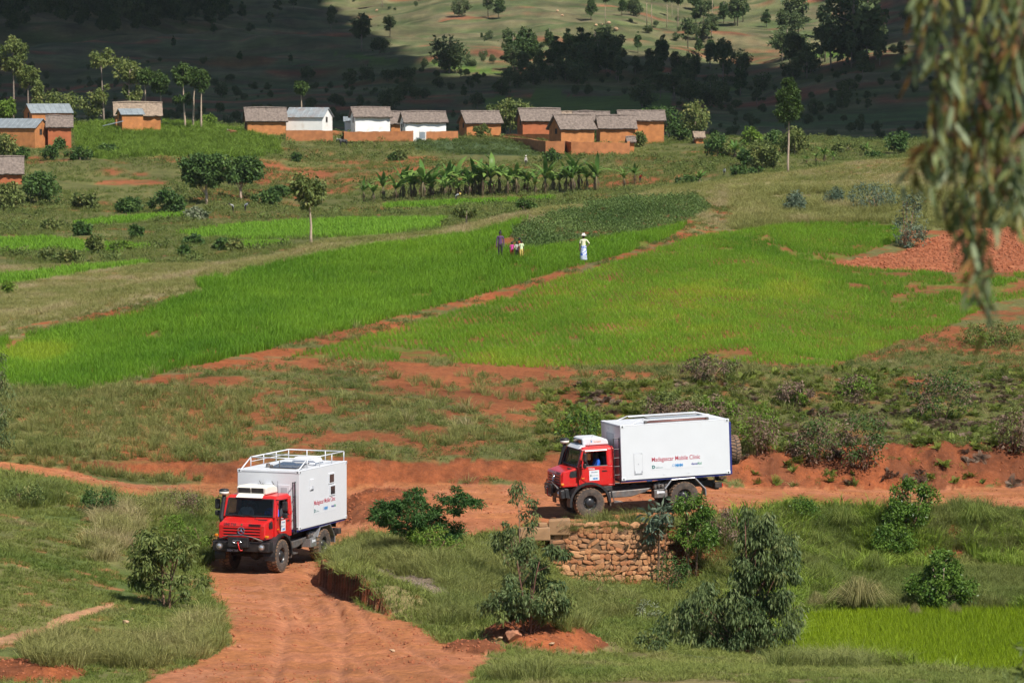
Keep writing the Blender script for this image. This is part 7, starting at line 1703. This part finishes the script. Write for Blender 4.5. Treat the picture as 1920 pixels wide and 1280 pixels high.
def banana(u, v, hpx, i, lab, grp, ymin, ymax):
    p = ground_pt(u, v, ymin, ymax); k = hpx * p[1] / F / 3.65 * r.uniform(.8, 1.2)
    e = empty('banana_plant', p, r.uniform(0, 6), lab, 'banana plant', grp); e.scale = (k, k, k)
    link('stem', stem_me, e); link('dry_leaves', dry_me, e)
    n = int(r.integers(9, 13))
    for j in range(n):
        o = link('leaf', leafm[r.integers(0, 3)], e, (0, 0, 1.75 + r.uniform(-.15, .15))); o.rotation_euler = (r.normal(0, .15), r.normal(0, .22) - .35 * (j < 2), j * 2 * math.pi / n + r.normal(0, .25)); sc = r.uniform(.75, 1.15); o.scale = (sc, sc, sc)
BR = [(682, 378, 34), (700, 380, 36), (718, 376, 46), (742, 378, 50), (756, 375, 62), (770, 376, 58), (793, 375, 64), (808, 373, 60), (843, 368, 60), (856, 366, 62), (872, 368, 52), (890, 366, 58), (905, 370, 64), (920, 368, 66), (936, 366, 66), (952, 368, 58), (968, 366, 50), (990, 366, 58), (1003, 368, 46), (1022, 364, 64), (1036, 362, 60), (1062, 360, 60), (1074, 362, 52), (1100, 358, 50), (1118, 358, 58), (1170, 354, 34), (1190, 347, 36)]
rb = np.random.default_rng(8)
BR += [(float(u), float(v), float(h)) for u, v, h in zip(rb.uniform(735, 1120, 22), np.zeros(22), rb.uniform(34, 60, 22))]
BR = sorted((u, (v if v else 377 - .052 * (u - 735) + rb.uniform(-5, 3)), h) for u, v, h in BR)
for i, (u, v, h) in enumerate(BR):
    banana(u, v, h, i, 'banana plant, %s from the left in the row below the village' % ordinal(i), 'banana plants in the long row', 420, 560)
for i, (u, v, h) in enumerate([(1312, 352, 30), (1378, 302, 34), (1392, 300, 30), (1512, 308, 22), (1530, 306, 24), (1546, 305, 26), (1562, 304, 22), (1625, 292, 22)]):
    banana(u, v, h, i, 'banana plant, %s from the left among the scattered ones by the tall pine' % ordinal(i), 'scattered banana plants by the tall pine', 420, 640)

# trees of the far hillside: shared shapes, each tree its own thing
def proto(kind, sd):
    r_ = np.random.default_rng(900 + sd)
    if kind == 'p':
        lob = [(0, 0, .42, .19, .19, .14), (0, 0, .60, .15, .15, .15), (0, 0, .76, .10, .10, .13), (0, 0, .92, .045, .045, .09)]; lf, bk, trr = 'hillp', 'grey', .018
    elif kind == 't':
        lob = [(0, 0, .84, .11, .11, .12), (.02, 0, .93, .07, .07, .07)]; lf, bk, trr = 'hillp', 'pale', .013
    elif kind == 'e':
        lob = [(.03, 0, .78, .20, .2, .18), (-.10, 0, .58, .17, .17, .14), (.12, 0, .45, .14, .14, .12)]; lf, bk, trr = 'hille', 'grey', .02
    else:
        lob = [(0, 0, .55, .42, .4, .38), (.15, 0, .42, .30, .3, .30)]; lf, bk, trr = 'hille', 'grey', .03
    me, C = foliage_mesh('crown', lob, 1700, .075 if kind != 'r' else .10, .042 if kind != 'r' else .06, T_[lf], r_, 34, .42, .0 if kind != 'e' else .2)
    paths = [([(0, 0, -.05), (r_.normal(0, .01), 0, .4), (0, 0, .9)], trr, trr * .3)] + [([(0, 0, max(.05, c[2] - .12)), tuple(c)], trr * .35, trr * .1) for c in C[:8]]
    return me, wood_mesh('trunk', paths, B_[bk], r_)
PRO = {k: [proto(k, 10 * j + i) for i in range(3)] for j, k in enumerate('pter')}
HT = [(620,58,42,'e'),(678,97,62,'e'),(731,70,36,'e'),(712,102,28,'r'),(843,137,62,'r'),(745,150,20,'p'),(771,152,15,'p'),(735,205,38,'r'),(686,150,26,'r'),(655,160,26,'r'),(717,14,70,'t'),(866,32,34,'r'),(935,36,40,'p'),(915,32,36,'e'),(917,74,14,'r'),(903,74,12,'p'),(907,112,16,'r'),(885,125,14,'r'),
      (962,132,62,'p'),(980,130,64,'p'),(992,128,62,'p'),(1030,97,42,'p'),(1012,138,50,'p'),(1044,132,60,'p'),(1066,122,64,'p'),(1090,128,72,'p'),(1104,122,56,'p'),(1120,134,50,'p'),(1144,142,48,'p'),(1000,160,34,'r'),(1030,158,30,'r'),(1085,158,40,'r'),(1060,150,40,'r'),(970,165,36,'r'),(940,180,28,'r'),
      (1108,40,46,'p'),(1135,47,56,'t'),(1166,30,32,'p'),(1188,30,30,'r'),(1213,50,66,'t'),(1223,54,70,'t'),(1250,52,62,'t'),(1260,36,40,'t'),(1271,60,66,'t'),(1196,100,36,'p'),(1305,45,34,'p'),(1319,47,36,'e'),(1335,42,60,'t'),(1357,44,40,'p'),(1383,48,56,'e'),(1290,90,48,'e'),(1309,76,32,'r'),(1240,128,56,'p'),(1332,106,34,'p'),(1310,104,34,'p'),(1272,60,8,'r'),(1230,50,10,'r'),(1215,62,14,'r'),(1268,78,14,'r'),
      (1225,135,26,'r'),(1300,130,30,'r'),(1270,130,28,'r'),(1356,156,74,'e'),(1388,180,54,'p'),(1437,52,32,'p'),(1476,112,54,'r'),(1496,68,66,'e'),(1512,148,56,'e'),(1558,132,76,'e'),(1600,118,120,'r'),(1596,128,62,'e'),(1614,124,24,'r'),(1487,150,36,'r'),(1520,138,34,'r'),(1545,74,56,'e'),(1652,78,28,'r'),(1430,172,32,'r'),(1290,198,44,'r'),(1332,200,42,'r'),(1352,194,34,'r'),(1262,178,28,'r'),(1240,165,20,'r'),
      (1690,102,20,'r'),(1675,100,14,'r'),(1700,40,24,'r'),(415,182,26,'r'),(505,52,26,'e'),(455,40,34,'p'),(430,36,30,'p'),(520,30,26,'e'),(400,66,22,'p'),(325,92,22,'p'),(550,20,24,'e'),(470,60,14,'r'),(585,205,20,'r'),(640,200,16,'r'),(780,188,22,'r'),(895,205,28,'r'),(870,186,26,'p'),(545,120,18,'p'),(450,118,20,'p')]
rh = np.random.default_rng(14)
for (u0, u1, v0, v1, n, ks, h0, h1) in ((945, 1160, 105, 165, 22, 'ppper', 30, 58), (1180, 1420, 120, 205, 26, 'peere', 28, 56), (1465, 1660, 60, 150, 16, 'eee', 40, 70), (560, 930, 140, 200, 14, 'err', 14, 30), (1420, 1640, 150, 240, 12, 'rer', 14, 26), (1290, 1400, 20, 90, 8, 'pe', 26, 50)):
    for _ in range(n): HT.append((float(rh.uniform(u0, u1)), float(rh.uniform(v0, v1)), float(rh.uniform(h0, h1)), ks[rh.integers(0, len(ks))]))
HT.sort()
KN = {'p': ('hill_pine', 'pine'), 't': ('hill_pine', 'tall bare-trunked pine'), 'e': ('hill_tree', 'open-crowned tree'), 'r': ('hill_tree', 'round dark tree')}
cnt_ = {k: 0 for k in KN}
for i, (u, vb, h, k) in enumerate(HT):
    p = ground_pt(u, vb, 665, 1700); hm = h * p[1] / F * 1.12
    w_ = 1.0
    lab = '%s on the far hillside, %s of its kind from the left' % (KN[k][1], ordinal(cnt_[k])); cnt_[k] += 1
    e = empty(KN[k][0], p, r.uniform(0, 6), lab, 'tree', 'trees on the far hillside'); sx = hm * r.uniform(.9, 1.25) * (1.0 if k != 't' else .9); e.scale = (sx, sx, hm * 1.02)
    a, b_ = PRO[k][r.integers(0, 3)]; link('crown', a, e); link('trunk', b_, e)
# the wood at the top left and scrub on the hill read as masses
C_hill = proto_col('hilltrees', [bpy.data.objects.new('wood_tree', PRO[k][i][0]) for k in 'pe' for i in range(2)])
S = sample(.011, 900, 1650, -80, 800, seed=71)
m = (S[5] < 74 - .00018 * np.maximum(S[4] - 60, 0) ** 2 + 14 * (fbm(S[0] * .02, S[1] * .02, 3, 3) - .5)) & (S[5] > -60) & (S[4] < 420)
scatter('dark_wood', pick(S, m), C_hill, 7, 13, np.full(m.sum(), .4), 'dark wood covering the top left of the far hillside', 'wood', seed=72, tilt=.02)
C_hs = proto_col('hillscrub', [bpy.data.objects.new('hill_bush', PRO['r'][i][0]) for i in range(3)])
S = sample(.012, 670, 1650, -80, 1990, seed=73); nb = fbm(S[0] * .02, S[1] * .03, 77, 4); rr_ = RNG.uniform(0, 1, len(nb))
m = (S[3] == 16) & (nb * .7 + .25 * sstep(1250, 800, S[1]) > .50) & (rr_ < .6)
scatter('hill_scrub', pick(S, m), C_hs, .6, 2.4, rr_[m], 'scattered dark scrub over the shaded hillside', 'scrub', seed=74, tilt=.05)

# ------------------------------------------------------------------ hanging eucalyptus branch close to the camera
HY = 17.0; r = np.random.default_rng(31)
gz = float(height(np.array([(2300 - CX) / F * HY]), np.array([HY]))[0])
root = np.array([(2300 - CX) / F * HY, HY + .6, gz])
e = empty('eucalyptus_tree', root, 0, 'near eucalyptus with drooping branches hanging in at the upper right', 'tree')
tk = at(2250, -420, HY + .4)
q = MB(); q.tube([(0, 0, -.4), (.02, .0, 1.5), tuple((at(2290, 200, HY + .5) - root)), tuple(tk - root)], [.16, .14, .12, .08], 10); q.build('trunk', B_['pale'], e, smooth=True)
limbs = [[(2260, -300), (2100, -200), (1950, -140), (1830, -110), (1730, -90)], [(2285, 60), (2130, 120), (1990, 180), (1900, 260), (1850, 200), (1815, 150)], [(2290, 220), (2120, 280), (2000, 300), (1930, 300), (1880, 300)], [(2100, -200), (1990, -60), (1930, 60), (1890, 160)]]
LP = []
for li_, pl in enumerate(limbs):
    P3 = [at(u, v, HY + r.uniform(-.25, .25)) - root for u, v in pl]
    q = MB(); q.tube([tuple(p) for p in P3], [.045 - .034 * i / (len(P3) - 1) for i in range(len(P3))], 7); q.build('limb', B_['red'], e, smooth=True)
tw = [(1735, -80, 1722, 130), (1760, -90, 1750, 240), (1800, -100, 1790, 330), (1840, -110, 1822, 300), (1880, -120, 1868, 380), (1910, -130, 1905, 300), (1945, -130, 1940, 380), (1815, 150, 1765, 400), (1790, 250, 1700, 345), (1770, 200, 1728, 330), (1850, 200, 1800, 470), (1850, 250, 1835, 540), (1830, 400, 1860, 618), (1820, 420, 1835, 560), (1880, 300, 1850, 440),
      (1900, 260, 1905, 420), (1930, 300, 1900, 400), (1960, 260, 1955, 430), (1750, -60, 1735, 60), (1870, -60, 1850, 120), (1920, -20, 1900, 180), (1810, 40, 1780, 200), (1780, 100, 1745, 280), (1890, 160, 1880, 330), (1830, 300, 1790, 420), (1860, 100, 1835, 260)]
q = MB(); hang = []
for (u0, v0, u1, v1) in tw:
    y0 = HY + r.uniform(-.45, .45); a = at(u0, v0, y0) - root; b_ = at(u1, v1, y0 + r.uniform(-.15, .15)) - root
    pts = []
    for i in range(6):
        f = i / 5; pts.append(a + (b_ - a) * f + np.array([r.normal(0, .012), r.normal(0, .012), .05 * math.sin(math.pi * f)]))
    q.tube([tuple(p) for p in pts], [.006 - .004 * i / 5 for i in range(6)], 5); hang.append(pts)
q.build('twigs', B_['red'], e, smooth=True)['kind'] = 'stuff'
m_hl = [leaf_mat('hanging_leaf_%d' % i, c, c2, False, .25, rough=.4) for i, (c, c2) in enumerate([((0.085, 0.12, 0.04), (0.20, 0.24, 0.09)), ((0.14, 0.14, 0.035), (0.26, 0.24, 0.065)), ((0.10, 0.14, 0.065), (0.26, 0.31, 0.17)), ((0.17, 0.085, 0.03), (0.26, 0.14, 0.05))])]
lm = []
for k in range(6):
    n = 5; Vv = []; Fc = []
    for i in range(n + 1):
        f = i / n; wv = .095 * math.sin(math.pi * (f * .94 + .04)) ** .8; cx_ = (.16 if k % 2 else -.14) * math.sin(f * 2.2) * f
        Vv += [(cx_ - wv, .01, -f), (cx_, -.015, -f), (cx_ + wv, .01, -f)]
    for i in range(n): Fc += [(i*3, i*3+1, i*3+4, i*3+3), (i*3+1, i*3+2, i*3+5, i*3+4)]
    lm.append(np_mesh('leaf', Vv, np.array(Fc), [m_hl[(0, 1, 2, 0, 2, 3)[k]]], True, {'tint': ('FLOAT', np.full(len(Vv), (.2, .5, .8, .7, .4, .5)[k]))}))
allL = []
for pts in hang:
    n = int(56 * np.linalg.norm(pts[-1] - pts[0]) / 1.0) + 8
    for j in range(n):
        f = r.uniform(.05, 1.0) * 5; i0 = min(int(f), 4); p = pts[i0] + (pts[i0 + 1] - pts[i0]) * (f - i0)
        allL.append((p + r.normal(0, .024, 3), r.uniform(.085, .150), r.normal(0, .32), r.normal(0, .38), r.uniform(0, 6.28), int(r.choice(6, p=[.20, .24, .16, .15, .13, .12]))))
r.shuffle(allL) if False else None
perm = r.permutation(len(allL)); rest = []
vis = [i for i in perm if proj(*(allL[i][0] + root))[0] < 1925 and -10 < proj(*(allL[i][0] + root))[1] < 640]
shown = set(vis[:300])
for i in shown:
    p, L_, rx, ry, rz, k = allL[i]; o = link('leaf', lm[k], e, p); o.scale = (L_, L_, L_); o.rotation_euler = (rx, ry, rz)
RV, RF, RT, RM = [], [], [], []; base = 0
for i in range(len(allL)):
    if i in shown: continue
    p, L_, rx, ry, rz, k = allL[i]; Rm = np.array(Euler((rx, ry, rz)).to_matrix())
    co = np.array([v.co for v in lm[k].vertices]) * L_ @ Rm.T + p
    RV.append(co); RF.append(np.array([pp.vertices[:] for pp in lm[k].polygons]) + base); base += len(co); RT.append(np.full(len(co), r.uniform(0, 1))); RM += [(0, 1, 2, 0, 2, 3)[k]] * len(lm[k].polygons)
o = link('leaves', np_mesh('leaves', np.concatenate(RV), np.concatenate(RF), m_hl, True, {'tint': ('FLOAT', np.concatenate(RT))}, RM), e); o['kind'] = 'stuff'
# a sprig of the same kind pokes in at the lower right corner
Ps = at(1960, 1330, 34.0); Ps[2] = float(height(np.array([Ps[0]]), np.array([Ps[1]]))[0])
s = F / 34.0; up, vp = proj(*Ps)
tree('eucalyptus_seedling', 'blurred near sprig at the lower right corner', 'shrub', Ps, [((1895 - up) / s, 0, (vp - 1252) / s, .16, .13, .17), ((1950 - up) / s, .05, (vp - 1215) / s, .16, .16, .18), ((1960 - up) / s, .05, (vp - 1320) / s, .18, .18, .2)], 300, .13, .03, 'olive', bark='red', tr=.014, seed=33, clumps=16, rc=.5, droop=.2, stems=2, nbr=10)

for o in bpy.data.objects:
    if o.name.split('.')[0] in ('wheel_nuts', 'air_valves', 'cables', 'winch_cable', 'hatch_fittings', 'emblem_line', 'casting_hole', 'panel_edge', 'roof_lamp', 'axles', 'roof_frame', 'rear_bumper', 'dry_leaves', 'notice'): o['kind'] = 'stuff'
